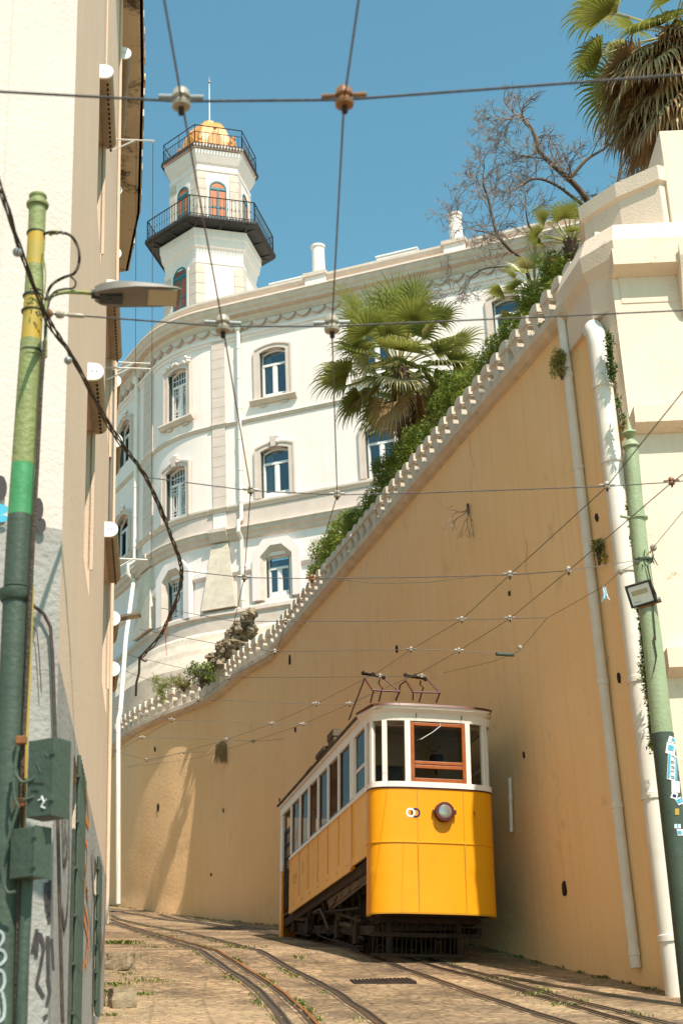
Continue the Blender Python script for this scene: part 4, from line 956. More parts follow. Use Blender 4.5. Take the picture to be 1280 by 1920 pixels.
mb = MB(); mb.tube([TC + V((0, 0, zTop + 2.5)), TC + V((0, 0, zt))], .035, M_BOXW, 6, r2=.02); mb.lathe(TC + V((0, 0, zt - .05)), (0, 0, 1), [(0, .02), (.06, .07), (.12, .07), (.18, .02), (.4, .008)], M_STEEL, 8); mb.build('flagpole', tower)
# ------------------------------------------------------------------ funicular tram
TA = radians(12.9); EX = V((cos(TA), sin(TA), 0)); EY = V((-sin(TA), cos(TA), 0))
TO = V((.145, 26.15, 0)); CANT = .042; EXT = EX * cos(CANT) - V((0, 0, sin(CANT))); EZT = V((0, 0, cos(CANT))) + EX * sin(CANT)     # the car leans on the canted curve
TF0 = TO + V((0, 0, 3.0))
TF = lambda a, b, c: TF0 + EXT * a + EY * b + EZT * (c - 3.0)
def tp(x, y, off=0.0):      # point on the tram's left side plane -> local (y, z)
    q = PP(x, y, TO + EX * off, EX); return (q - TO).dot(EY), q.z
TW = 2.23; TL = 9.0
ZS, ZM, ZB, ZW, ZC, ZR = 2.97, 4.14, 5.09, 6.27, 6.51, 6.58
tram = empty('tram', tuple(TO + EX * 1.1 + EY * 4 + V((0, 0, 2.8))), 'yellow and white funicular tram with a round headlamp beside the ochre wall', 'tram')
def bow(off=0.0, n=28, b=.44, x0=0.0, x1=TW):
    out = []
    for i in range(n + 1):
        a = -pi / 2 + pi * i / n; sx = sin(a); x = TW / 2 + (TW / 2 + off) * (abs(sx) ** .62) * (1 if sx > 0 else -1); y = -(b + off) * (max(0, cos(a)) ** .62)
        if x0 - 1e-6 <= x <= x1 + 1e-6: out.append((x, y))
    return out
def bowy(x, off=0.0):
    B = bow(off, 200)
    for (a, b) in zip(B, B[1:]):
        if a[0] <= x <= b[0]: return a[1] + (b[1] - a[1]) * (x - a[0]) / max(1e-9, b[0] - a[0])
    return 0
def bown(x):
    d = .01; a = bowy(max(.003, x - d)); b = bowy(min(TW - .003, x + d)); t = V((2 * d, b - a, 0)).normalized(); return (EXT * t.x + EY * t.y), (EXT * t.y - EY * t.x)
def band(mb, z0, z1, o0, o1, m, th=.04, back=0.0, pts=None, rail=False):
    Bo = [( -o0, back)] + bow(o0) + [(TW + o0, back)]; Bt = [(-o1, back)] + bow(o1) + [(TW + o1, back)]; k = len(Bo)
    Bi = [(min(max(x, th), TW - th), min(y + th, back) if y < back - .01 else back) for x, y in Bo]
    vs = [TF(x, y, z0) for x, y in Bo] + [TF(x, y, z1) for x, y in Bt] + [TF(x, y, z1) for x, y in Bi] + [TF(x, y, z0) for x, y in Bi]
    fs = []
    for r in range(4):
        for i in range(k - 1): fs.append((r * k + i, r * k + i + 1, ((r + 1) % 4) * k + i + 1, ((r + 1) % 4) * k + i))
    fs += [(0, k, 2 * k, 3 * k), (k - 1, 4 * k - 1, 3 * k - 1, 2 * k - 1)]
    mb.add(vs, fs, m)
# front apron (yellow), slightly flared skirt below the seam
mb = MB(); band(mb, ZM + .02, ZB, .0, .0, M_YEL, back=.06); mb.build('front_panel', tram, smooth=True)
mb = MB()
N_ = 6
for i in range(N_):
    t0, t1 = i / N_, (i + 1) / N_; o = lambda t: .003 + .012 * (1 - t) ** 2
    band(mb, ZS + (ZM - ZS) * t0, ZS + (ZM - ZS) * t1 + (0 if i < N_ - 1 else 0), o(t0), o(t1), M_YEL, back=.06)
sk = mb.build('front_skirt', tram, smooth=True)
mb = MB(); band(mb, ZM - .0, ZM + .025, .018, .016, M_YEL, back=.06); band(mb, ZB - .02, ZB + .005, .012, .012, M_MAROON, back=.06); band(mb, ZS - .02, ZS + .01, .018, .018, M_YELD, back=.06); mb.build('beading', tram, smooth=True)
mb = MB()
for x in (.79, 1.62):
    y = bowy(x); t, n = bown(x); fr = frame(TF(x, y, 0), t, n, EZT)
    mb.box(fr, -.010, .010, -.01, .004, ZM + .03, ZB - .02, M_YELD); mb.box(fr, -.010, .010, .0, .019, ZS, ZM, M_YELD)
mb.build('panel_seam', tram)
# white window band
mb = MB(); band(mb, ZB + .005, ZB + .10, .022, .018, M_TWHITE, back=.06); band(mb, ZW, ZW + .06, .012, .02, M_TWHITE, back=.06); band(mb, ZW + .06, ZW + .13, .018, .04, M_TWHITE, back=.3); band(mb, ZW + .13, ZC - .045, .04, .10, M_TWHITE, back=.3); band(mb, ZC - .045, ZC, .11, .125, M_TWHITE, back=.3)
for x in (.79, 1.62): y = bowy(x); t, n = bown(x); mb.box(frame(TF(x, y, 0), t, n, EZT), -.005, .005, .0, .045, ZW + .06, ZW + .14, M_GROOVE)
mb.build('front_frame', tram, smooth=True)
for x, w in ((.03, .035), (.235, .045), (.635, .05), (1.735, .045), (2.045, .022), (2.10, .02)):
    y = bowy(x); t, n = bown(x); fr = frame(TF(x, y, 0), t, n, EZT); mb = MB(); mb.box(fr, -w, w, -.07, .012, ZB + .09, ZW + .01, M_TWHITE); mb.build('window_post', tram, bevel=.006)
# curved glass at the corners, wooden windscreen
for (x0, x1) in ((.07, .19), (.28, .60), (1.78, 2.02), (2.065, 2.085)):
    mb = MB(); P = [(x0 + (x1 - x0) * i / 6) for i in range(7)]; vs = [TF(x, bowy(x) + .045, z) for z in (ZB + .10, ZW) for x in P]
    mb.add(vs, [(i, i + 1, 8 + i, 7 + i) for i in range(6)], G_TRAM); mb.build('corner_pane', tram, smooth=True)
mb = MB(); x0, x1 = .69, 1.69; yb = -.44 + .02; fr = TF
for a, b, c, d in ((x0, x0 + .065, ZB + .10, ZW - .02), (x1 - .065, x1, ZB + .10, ZW - .02)): mb.box(fr, a, b, yb - .02, yb + .05, c, d, M_WOOD)
for c, d in ((ZB + .10, ZB + .17), (ZW - .08, ZW - .02)): mb.box(fr, x0 + .065, x1 - .065, yb - .018, yb + .05, c, d, M_WOOD)
mb.box(fr, x0 + .065, x1 - .065, yb - .026, yb + .04, ZB + .34, ZB + .40, M_WOOD); mb.box(fr, x0 + .065, x1 - .065, yb - .020, yb + .04, ZB + .415, ZB + .47, M_WOOD)
ws = mb.build('windscreen', tram, bevel=.006)
mb = MB(); mb.box(fr, x0 + .07, x1 - .07, yb + .01, yb + .016, ZB + .17, ZW - .08, G_TRAM); mb.build('pane', ws)
mb = MB(); mb.tube([TF(1.22, yb - .03, ZW - .04), TF(1.23, yb - .06, ZW - .08), TF(1.08, yb - .06, ZW - .20), TF(.86, yb - .05, ZW - .34)], [.016, .013, .010, .008], M_STEEL, 6); mb.tube([TF(.80, yb - .045, ZW - .36), TF(1.0, yb - .045, ZW - .24)], .008, M_BLACK, 5); mb.build('wiper', ws)
# headlamp
q = TF(1.25, 0, 0); hx_, hy = 1.25, bowy(1.25); hc = TF(hx_, hy, ZB - .42); t, n = bown(hx_)
mb = MB(); mb.lathe(hc, n, [(-.01, .17), (.05, .172), (.09, .165), (.105, .17), (.12, .165), (.125, .125)], M_MAROON, 28); mb.box(frame(hc, t, n), .15, .21, .02, .09, -.035, .035, M_MAROON); mb.box(frame(hc, t, n), -.205, -.15, .02, .07, -.02, .03, M_MAROON)
hl = mb.build('headlamp', tram, smooth=True)
mb = MB(); mb.lathe(hc, n, [(.118, .130), (.130, .105), (.136, .06), (.138, .01)], M_LENS, 24); mb.build('lens', hl, smooth=True)
# interlocking ring emblem and car number
def ringshape(mb, cx, cz, r, w, m, a0=0, a1=360, dz=0.0):
    P = [radians(a0 + (a1 - a0) * i / 24) for i in range(25)]
    f = lambda R, q: TF(cx + R * cos(q), bowy(cx + R * cos(q)) - .004 - dz, cz + R * sin(q))
    vs = [f(r + w, q) for q in P] + [f(r - w, q) for q in P]; mb.add(vs, [(i, i + 1, 26 + i, 25 + i) for i in range(24)], m)
mb = MB(); ez = ZB - .44; ringshape(mb, .665, ez, .066, .018, M_PAPER, dz=.001); ringshape(mb, .755, ez, .068, .014, M_INK, -120, 120, dz=.002); ringshape(mb, .755, ez, .068, .014, M_INK, 150, 210, dz=.004); mb.build('ring_emblem', tram)
mb = MB(); f = lambda x, z: TF(x, bowy(x) - .004, z)
mb.add([f(1.815, ez + .07), f(1.828, ez + .07), f(1.828, ez - .03), f(1.815, ez - .03)], [(0, 1, 2, 3)], M_INK); mb.add([f(1.796, ez + .052), f(1.815, ez + .07), f(1.815, ez + .055), f(1.80, ez + .044)], [(0, 1, 2, 3)], M_INK); mb.build('car_number', tram)
# sides
def side(x, sg):
    """sg=-1 left side (x outward negative)"""
    F_ = lambda o, y, z: TF(x + sg * o, y, z)
    def bx(mb, o0, o1, y0, y1, z0, z1, m): mb.box(lambda a, b, c: F_(a, b, c), o0, o1, y0, y1, z0, z1, m)
    mb = MB(); bx(mb, -.05, .0, 0.02, 1.2, 3.98, ZB - .02, M_YSHADE); bx(mb, -.05, .03, 1.2, 1.36, 3.92, ZB - .0, M_YEL); bx(mb, -.05, .0, 1.36, 7.62, 3.92, ZB - .02, M_YSHADE); bx(mb, -.002, .018, 1.36, 7.62, 3.90, 4.14, M_YSHADE); bx(mb, -.002, .018, .02, 1.2, 3.96, 4.10, M_YSHADE)
    bx(mb, -.05, .02, 7.52, 7.64, 3.9, ZB, M_YSHADE)
    for i in range(1, 6): y = 1.4 + i * 1.02; bx(mb, -.001, .010, y - .012, y + .012, 4.15, ZB - .03, M_YELD)
    for i in range(7): y = 1.6 + i * .9; mb.lathe(F_(.018, y, 4.03), (EX * sg), [(0, .022), (.012, .014)], M_YELD, 7)
    sp = mb.build('side_panel', tram, bevel=.004)
    mb = MB(); bx(mb, -.05, .035, .0, 7.64, ZB - .02, ZB + .03, M_TWHITE); bx(mb, -.05, .0, .0, 7.64, ZB + .03, ZB + .08, M_TWHITE); bx(mb, -.05, .01, 0, TL, ZW, ZC - .02, M_TWHITE); bx(mb, -.05, .05, 0, TL, ZC - .06, ZC, M_TWHITE)
    posts = [(0.0, .14), (1.06, 1.40)] + [(1.4 + i * 1.02 - .06, 1.4 + i * 1.02 + .06) for i in range(1, 6)] + [(7.5, 7.64)]
    for a, b in posts: bx(mb, -.05, .012, a, b, ZB + .08, ZW, M_TWHITE)
    mb.build('side_frame', tram, bevel=.005)
    mb = MB()
    edges = [(.14, 1.06)] + [((1.4 + i * 1.02 + (.06 if i else .0)), 1.4 + (i + 1) * 1.02 - (.06 if i < 5 else .02)) for i in range(6)]
    for k, (a, b) in enumerate(edges):
        mb = MB(); bx(mb, -.045, -.02, a, a + .05, ZB + .08, ZW, M_TWHITE if k else M_WFRAME); bx(mb, -.045, -.02, b - .05, b, ZB + .08, ZW, M_MAROON if k else M_WFRAME); bx(mb, -.045, -.02, a + .05, b - .05, ZB + .08, ZB + .13, M_MAROON if k else M_WFRAME)
        if k == 0: bx(mb, -.047, -.018, a + .05, b - .05, ZB + .50, ZB + .56, M_WFRAME)
        o = mb.build('side_window', tram); mb = MB()
        if k in (0, 1, 3, 5, 6) or sg > 0: bx(mb, -.036, -.032, a + .04, b - .04, ZB + .12, ZW, G_TRAM); mb.build('pane', o)
    # rear platform: open doorway with a lattice gate and corner post
    mb = MB(); bx(mb, -.06, .0, 8.72, TL, ZB - .1, ZW, M_TWHITE); bx(mb, -.06, .0, 8.72, TL, 3.45, ZB - .1, M_YEL); mb.build('corner_post', tram, bevel=.01)
    mb = MB()
    for i in range(7): y = 7.72 + i * .16; mb.tube([F_(-.05, y, 4.1), F_(-.05, y, 5.9)], .01, M_BLACK, 5)
    for i in range(6):
        z = 4.2 + i * .3
        for j in range(6): y = 7.72 + j * .16; mb.tube([F_(-.05, y, z), F_(-.05, y + .16, z + .2)], .007, M_BLACK, 4)
    mb.build('lattice_gate', tram)
side(0, -1); side(TW, 1)
# faint lettering remnants on the last left panel
mb = MB()
def lt(y, z, w, h, segs):
    for (a, b, c, d) in segs:
        p0 = V((a, b, 0)); p1 = V((c, d, 0)); dd = (p1 - p0).normalized(); nn = V((-dd.y, dd.x, 0)) * .10
        Q = [p0 + nn, p1 + nn, p1 - nn, p0 - nn]; mb.add([TF(-.0035, y - v.x * w, z + v.y * h) for v in Q], [(0, 1, 2, 3)], M_YELD)
for i, sg_ in enumerate(([(1, 1, 0, 1), (0, 1, 0, 0), (0, 0, 1, 0)], [(0, 0, 0, 1), (0, 1, 1, 1), (1, 1, 1, 0), (1, 0, 0, 0)], [(0, 0, 0, 1), (0, 1, 1, 1), (1, 1, 1, .5), (1, .5, 0, .5)])): lt(7.25 - i * .17, 4.50, .11, .15, sg_)
P = [2 * pi * k / 14 for k in range(15)]; vs = [TF(-.0035, 6.1 + .085 * cos(q), 4.68 + .12 * sin(q)) for q in P] + [TF(-.0035, 6.1 + .072 * cos(q), 4.68 + .105 * sin(q)) for q in P]; mb.add(vs, [(i, i + 1, 16 + i, 15 + i) for i in range(14)], M_GUSS)
mb.build('faded_lettering', tram)
# rear end wall
mb = MB()
for (x0, x1, z0, z1, m) in ((0, TW, 3.45, ZB, M_YEL), (0, .15, ZB, ZW, M_TWHITE), (TW - .15, TW, ZB, ZW, M_TWHITE), (.7, .82, ZB, ZW, M_TWHITE), (TW - .82, TW - .7, ZB, ZW, M_TWHITE), (0, TW, ZW, ZC, M_TWHITE)): mb.box(TF, x0, x1, TL - .04, TL + .01, z0, z1, m)
mb.build('rear_end', tram)
# roof
mb = MB(); k = 12; ys = [-.50, -.47, -.40, -.28, -.1, .2] + [1 + i for i in range(8)] + [TL + .06]; vs = []
for y in ys:
    sh = 1.0
    if y < .2: sh = min(1, (1 - ((.2 - y) / .72) ** 3) ** .45) if y > -.51 else .2
    for i in range(k + 1):
        u_ = -1 + 2 * i / k; x = TW / 2 + (TW / 2 + .09) * u_ * max(.35, sh); vs.append(TF(x, y, ZC + .03 + .19 * (1 - u_ * u_) * min(1, max(.0, (y + .5) / .6))))
mb.add(vs, [(i * (k + 1) + j, i * (k + 1) + j + 1, (i + 1) * (k + 1) + j + 1, (i + 1) * (k + 1) + j) for i in range(len(ys) - 1) for j in range(k)], M_GUSS)
mb.build('roof', tram, smooth=True)
mb = MB(); band(mb, ZC + .0, ZC + .045, .135, .12, M_MAROON, th=.3, back=.3); mb.box(TF, -.09, -.02, .3, TL + .06, ZC, ZC + .022, M_GUSS); mb.box(TF, TW + .02, TW + .09, .3, TL + .06, ZC, ZC + .022, M_GUSS); mb.build('roof_rim', tram, smooth=True)
mb = MB()
for (y0, y1, x0, x1, h) in ((4.1, 4.7, .25, .9, .62), (4.8, 5.7, .2, .85, .42), (6.2, 6.8, .2, .7, .3)):
    for i in range(4): z0 = ZC + .08 + i * h / 4; mb.box(TF, x0 - .02 * (i % 2), x1 + .02 * (i % 2), y0 - .015 * (i % 2), y1 + .015 * (i % 2), z0, z0 + h / 4 - .012, M_GUSS)
mb.build('roof_resistor_box', tram)
# interior
mb = MB(); mb.box(TF, .06, TW - .06, -.1, TL - .06, 3.98, 4.03, M_DARKIN); mb.box(TF, .06, TW - .06, -.2, TL - .06, ZC - .05, ZC - .02, M_INT); mb.build('floor_and_ceiling', tram)
mb = MB(); y = 1.30
for (a, b, c, d, m) in ((.06, .30, 4.03, ZC - .06, M_INT), (.30, 1.0, 4.03, 5.1, M_INT), (.30, 1.0, 5.85, ZC - .06, M_INT), (1.0, 1.16, 4.03, ZC - .06, M_INT), (1.16, 1.75, 4.03, 5.2, M_INT), (1.16, 1.75, 5.62, ZC - .06, M_INT), (1.75, TW - .06, 4.03, ZC - .06, M_INT)): mb.box(TF, a, b, y, y + .05, c, d, m)
mb.box(TF, .34, .96, y + .02, y + .03, 5.12, 5.83, M_PURP); mb.box(TF, 1.2, 1.71, y - .02, y, 5.22, 5.60, M_BRWN); mb.build('cab_partition', tram)
mb = MB(); mb.box(TF, 1.33, 1.55, .5, .7, 5.68, 5.92, M_BLACK); mb.box(TF, 1.40, 1.44, .56, .6, 5.55, 5.68, M_BLACK); mb.build('control_box', tram, bevel=.02)
mb = MB(); mb.tube([TF(1.22 + .11 * cos(q), .0, 5.95 + .11 * sin(q)) for q in [radians(200 + i * 18) for i in range(10)]], .008, M_BLACK, 5); mb.build('hanging_strap', tram)
mb = MB()
for i in range(6):
    y0 = 1.9 + i * .95
    for x0 in (.12, 1.35): mb.box(TF, x0, x0 + .8, y0, y0 + .45, 4.4, 4.5, M_BRWN); mb.box(TF, x0, x0 + .8, y0 + .42, y0 + .48, 4.5, 5.25, M_BRWN); mb.box(TF, x0 + .05, x0 + .1, y0 + .1, y0 + .4, 4.03, 4.4, M_BLACK)
mb.build('bench', tram)
# pantographs
def panto(lines, col, d0, name_label):
    mb = MB()
    for pts in lines: mb.tube([PD(x, y, d0 + dd) for x, y, dd in pts], .016, M_MAROON, 6)
    for k in range(3): a = PD(col[0][0], col[0][1] + k * 1.5 - 1.5, d0 + .5 + .06 * k); b = PD(col[1][0], col[1][1] + k * 1.5 - 1.5, d0 + .5 + .06 * k); mb.tube([a, b], .013, M_RUST, 6)
    for x, y in (((col[0][0] + col[1][0]) / 2, (col[0][1] + col[1][1]) / 2 - 1), (col[0][0] + 4, col[0][1] + 1), (col[1][0] - 3, col[1][1] + 1)): c = PD(x, y, d0 + .5); mb.lathe(c - V((0, 0, .03)), (0, 0, 1), [(0, .02), (.02, .035), (.06, .035), (.08, .015)], M_RUST, 8)
    o = mb.build('pantograph', tram, smooth=True); o['label'] = name_label
panto([[(683, 1273, .5), (654, 1349, 2.2)], [(654, 1349, 2.2), (659, 1338, 2.1)], [(683, 1271, .5), (697, 1293, .3)], [(700, 1294, .3), (694, 1318, .3)], [(697, 1294, .3), (749, 1297, .3)], [(749, 1297, .3), (722, 1274, .5)], [(749, 1297, .3), (741, 1312, .3)], [(711, 1274, .5), (710, 1283, .5), (716, 1290, .4), (710, 1316, .4)]], ((677, 1262), (722, 1270)), 26.6, 'folded maroon pantograph further left on the roof')
panto([[(747, 1298, .5), (750, 1284, .5), (760, 1277, .5)], [(747, 1298, .5), (742, 1314, .5)], [(760, 1276, .5), (774, 1298, .3)], [(774, 1298, .3), (824, 1299, .3)], [(824, 1299, .3), (802, 1275, .5)], [(824, 1299, .3), (817, 1318, .3)], [(774, 1298, .3), (774, 1313, .3)], [(788, 1276, .5), (787, 1284, .5), (793, 1289, .4), (785, 1317, .4)]], ((756, 1266), (800, 1273)), 26.6, 'folded maroon pantograph further right on the roof')
# underframe
mb = MB()
gp = [tp(608, 1672, .12), tp(686, 1612, .12), tp(686, 1656, .12), (0.6, tp(686, 1656, .12)[1] - .05), tp(617, 1708, .12)]
gp = [(y, z) for y, z in [tp(606, 1672, .12), (.35, tp(684, 1612, .12)[1]), (.35, tp(684, 1656, .12)[1]), tp(617, 1709, .12)]]
mb.prism([TF(.10, y, z) for y, z in gp], EX * .03, M_GUSS); mb.prism([TF(TW - .13, y, z) for y, z in gp], EX * .03, M_GUSS)
for (a, b) in ((gp[3], gp[2]), (gp[3], gp[0])):
    for i in range(22): t = i / 21; y = a[0] + (b[0] - a[0]) * t; z = a[1] + (b[1] - a[1]) * t + .05; mb.lathe(TF(.10, y, z), -EX, [(0, .02), (.012, .012)], M_RUST, 6)
for k in range(5):
    for j in range(3): mb.lathe(TF(.10, 1.2 + k * .7, gp[1][1] - .12 - j * .13 + k * .02), -EX, [(0, .024), (.014, .014)], M_RUST, 6)
mb.build('gusset_plate', tram)
mb = MB(); mb.box(TF, .06, .14, .3, 8.7, 3.74, 3.92, M_RUST); mb.box(TF, TW - .14, TW - .06, .3, 8.7, 3.74, 3.92, M_RUST)
for i in range(60): mb.lathe(TF(.06, .5 + i * .14, 3.80), -EX, [(0, .018), (.012, .01)], M_GUSS, 5)
def gl(y): return zgp(TF(1.1, y, 0))
for x in (.16, TW - .24):   # sloping sole bar along the street
    P0, P1 = (.2, gl(.2) + .62), (8.7, gl(8.7) + .28); mb.add([TF(x, P0[0], P0[1]), TF(x + .08, P0[0], P0[1]), TF(x + .08, P1[0], P1[1]), TF(x, P1[0], P1[1]), TF(x, P0[0], P0[1] - .16), TF(x + .08, P0[0], P0[1] - .16), TF(x + .08, P1[0], P1[1] - .16), TF(x, P1[0], P1[1] - .16)], [(0, 1, 2, 3), (7, 6, 5, 4), (0, 4, 5, 1), (2, 6, 7, 3), (1, 5, 6, 2), (0, 3, 7, 4)], M_RUST)
for i in range(9):
    y = .6 + i * .75; x = .2; z0 = gl(y) + .5; mb.tube([TF(x, y, z0), TF(x, y + (.25 if i % 2 else -.1), 3.78)], .028, M_RUST, 6)
mb.build('underframe', tram)
mb = MB(); mb.box(TF, .3, TW - .3, .4, 8.6, 3.55, 3.9, M_DARKIN); mb.prism([TF(.5, .5, gl(.5) + .5), TF(.5, 8.5, gl(8.5) + .2), TF(.5, 8.5, 3.7), TF(.5, .5, 3.7)], EX * 1.25, M_DARKIN); mb.build('belly_case', tram)
rnd = random.Random(5)
for y in (1.5, 3.1, 6.2, 7.6):
    for x, sg in ((.30, -1), (TW - .42, 1)):
        c = TF(x, y, gl(y) + .30); mb = MB(); mb.lathe(c, EX, [(0, .28), (.02, .33), (.03, .30), (.09, .30), (.11, .34)], M_RUST, 24)
        mb.lathe(c - EX * .04, EX, [(0, .07), (.04, .09)], M_RUST, 10)
        for k in range(6): q = k * pi / 3; mb.tube([c - EX * .012, c - EX * .012 + EY * .26 * cos(q) + V((0, 0, .26 * sin(q)))], .025, M_RUST, 5)
        mb.build('wheel', tram, smooth=True)
mb = MB()
for y in (1.5, 3.1, 6.2, 7.6): mb.tube([TF(.2, y, gl(y) + .3), TF(TW - .2, y, gl(y) + .3)], .04, M_RUST, 8)
mb.build('axle', tram)
# truck side frames, brake rods, springs
mb = MB()
def bar(y0, h0, y1, h1, r=.025, x=.16, m=M_RUST): mb.tube([TF(x, y0, gl(y0) + h0), TF(x, y1, gl(y1) + h1)], r, m, 6)
for (yc) in (2.3, 6.9):
    bar(yc - 1.25, .32, yc + 1.25, .36, .035); bar(yc - 1.3, .62, yc + 1.2, .66, .03, .12); bar(yc - 1.1, .14, yc + 1.1, .16, .018, .10); bar(yc - .8, .3, yc - .3, .72, .025, .12); bar(yc + .8, .3, yc + .3, .72, .025, .12)
    for dy in (-.8, .8):
        y = yc + dy; mb.box(TF, .08, .24, y - .13, y + .13, gl(y) + .18, gl(y) + .5, M_RUST)
        for k in range(5): mb.lathe(TF(.16, y, gl(y) + .50 + k * .035), (0, 0, 1), [(0, .06), (.012, .075), (.024, .06)], M_GUSS, 10)
    for k in range(4): y = yc - .3 + k * .2; mb.lathe(TF(.12, y, gl(y) + .45), EX, [(-.06, .03), (.02, .05)], M_GUSS, 8)
bar(1.0, .85, 5.2, .6, .02, .08); bar(3.0, .95, 4.6, .3, .022, .10); bar(4.4, .9, 3.7, .2, .03, .08); bar(5.2, .62, 5.6, .15, .02, .08); bar(.9, .12, 4.8, .20, .015, .05)
mb.tube([TF(.0, 4.9, gl(4.9) + .62), TF(.0, 4.2, gl(4.2) + .7), TF(.0, 3.4, gl(3.4) + .35)], .02, M_GUSS, 6)
mb.build('truck_frame', tram)
# life guard grille under the front
mb = MB(); y = .12; g0 = gl(y)
for i in range(21): x = .12 + i * .085; mb.tube([TF(x, y, ZS - .05), TF(x - .02, y - .02 + .05 * (i % 2), g0 + .14)], .009, M_RUST, 5)
for z, h, x1 in ((ZS - .10, .09, 2.02), (ZS - .34, .07, 2.0), (g0 + .12, .05, 1.7)): mb.box(TF, .06, x1, y - .04, y + .0, z, z + h, M_RUST)
for x in (.35, 1.6): mb.box(TF, x, x + .08, y, y + .06, g0 + .15, ZS, M_RUST)
mb.build('life_guard', tram)
mb = MB(); mb.box(TF, .25, TW - .25, .15, .55, ZS - .1, ZS + .1, M_DARKIN); mb.box(TF, .08, TW - .08, .06, .08, ZS, 4.0, M_DARKIN); mb.build('buffer_beam', tram)

# ------------------------------------------------------------------ left pole with lamp
def axisY(pts, Y): return [PY(x, y, Y) for x, y in pts]
YP = 7.85
lp = empty('lamp_pole', tuple(PY(12, 1900, YP)), 'old green and yellow iron pole with a flat street lamp by the white wall', 'lamp pole')
def seg(mb, pts, rs, m, n=20): mb.tube(axisY(pts, YP), rs, m, n)
mb = MB()
seg(mb, [(71, 385), (69, 440)], [.052, .053], M_GREEN); seg(mb, [(69, 440), (66, 500)], [.0535, .054], M_YELP); seg(mb, [(66, 500), (64, 560)], [.054, .058], M_GREEN)
seg(mb, [(64, 560), (59, 640)], [.058, .061], M_YELP); seg(mb, [(59, 640), (44, 872)], [.0635, .067], M_GREEN); seg(mb, [(44, 872), (38, 968)], [.067, .069], M_GREENB); seg(mb, [(38, 968), (31, 1102)], [.0695, .070], M_GREEN2)
seg(mb, [(30, 1118), (12, 1600), (-4, 2300)], [.070, .078, .085], M_GREEN2)
mb.build('pole', lp, smooth=True)
mb = MB(); mb.lathe(PY(30, 1122, YP), PY(71, 385, YP) - PY(30, 1122, YP), [(-.02, .080), (0, .094), (.045, .094), (.055, .07)], M_GREEN2, 24); mb.build('collar', lp, smooth=True); mb = MB()
top = PY(71, 385, YP); up_ = (top - PY(66, 500, YP)).normalized()
mb.lathe(top, up_, [(-.01, .066), (.004, .070), (.014, .066), (.02, .052), (.045, .048), (.055, .055), (.066, .055), (.074, .048), (.08, .03)], M_GREEN, 24); mb.build('pole_cap', lp, smooth=True)
for (x, y, r, m) in [(68, 438, .058, M_BLACK), (63, 556, .064, M_BLACK), (61, 585, .066, M_BLACK), (59, 660, .067, M_BLACK), (59, 668, .067, M_GREEN)]: mb = MB(); mb.lathe(PY(x, y, YP), up_, [(-.006, r - .008), (-.004, r), (.004, r), (.006, r - .008)], m, 20); mb.build('clamp_band', lp, smooth=True)
mb = MB(); mb.tube(axisY([(84, 640), (78, 720), (70, 880), (63, 1000), (58, 1110), (52, 1250), (44, 1400), (30, 1920)], YP - .06), .012, M_CABLE, 8); mb.tube(axisY([(87, 560), (86, 600), (86, 670)], YP - .04), .011, M_GREEN, 8); mb.tube(axisY([(60, 1100), (55, 1250), (48, 1400), (44, 1540), (36, 1700), (30, 1920)], YP - .02), .014, M_YELP, 8); mb.tube(axisY([(52, 1650), (45, 1780), (40, 1940)], YP - .07), .03, M_GREEN2, 10)
mb.build('conduit', lp, smooth=True)
mb = MB(); P = [(88, 600, 0), (88, 572, 0), (98, 555, .02), (120, 548, .05), (150, 548, .10), (185, 551, .16)]; mb.tube([PY(x, y, YP + d) for x, y, d in catmull([V(p) for p in P], 5)], .013, M_GREEN, 12)
arm = mb.build('lamp_arm', lp, smooth=True)
la = PY(178, 549, YP + .14); hx = V((.985, .17, -.01)).normalized(); hyv = V((-.17, .985, 0)).normalized(); HF = frame(la, hx, hyv)
mb = MB(); prof = [(0, -.055, .035, .03), (.04, -.09, .05, .035), (.12, -.12, .058, .03), (.25, -.13, .055, .016), (.40, -.125, .045, .008), (.50, -.11, .032, .002), (.525, -.09, .02, .0)]
vs = []
for (x, w, zt, zb) in prof: vs += [HF(x, w, -zb), HF(x, -w, -zb), HF(x, -w * .9, zt * .5), HF(x, -w * .4, zt), HF(x, w * .4, zt), HF(x, w * .9, zt * .5)]
k = 6; mb.add(vs, [(i * k + j, i * k + (j + 1) % k, (i + 1) * k + (j + 1) % k, (i + 1) * k + j) for i in range(len(prof) - 1) for j in range(k)] + [tuple(range(k))[::-1], tuple(range((len(prof) - 1) * k, len(prof) * k))], M_LAMPG)
lh = mb.build('lamp_head', lp, smooth=True, bevel=.004)
mb = MB(); mb.box(HF, .28, .50, -.10, .10, -.012, -.004, M_LED)
for i in range(16): mb.box(HF, .285 + i * .0135, .291 + i * .0135, -.105, -.098, -.018, -.002, M_LAMPG)
mb.build('led_panel', lh); mb = MB(); mb.lathe(HF(-.02, 0, -.01), hx, [(0, .028), (.08, .03), (.12, .045), (.13, .03)], M_BLACK, 14); mb.box(HF, .03, .17, -.05, .05, -.045, -.02, M_BLACK); mb.build('lamp_socket', lh)
mb = MB()
mb.tube([PY(x, y, YP - .03 + .02 * sin(i)) for i, (x, y) in enumerate([(p.x, p.y) for p in catmull([V(q) for q in [(84, 438, 0), (100, 435, 0), (130, 440, 0), (146, 462, 0), (149, 490, 0), (140, 512, 0), (120, 520, 0), (100, 532, 0), (90, 548, 0), (86, 570, 0)]], 5)])], .009, M_CABLE, 8)
mb.tube(axisY([(p.x, p.y) for p in catmull([V(q) for q in [(130, 516, 0), (142, 528, 0), (138, 540, 0), (120, 542, 0), (100, 550, 0), (90, 580, 0), (84, 640, 0)]], 4)], YP - .05), .006, M_CABLE, 6)
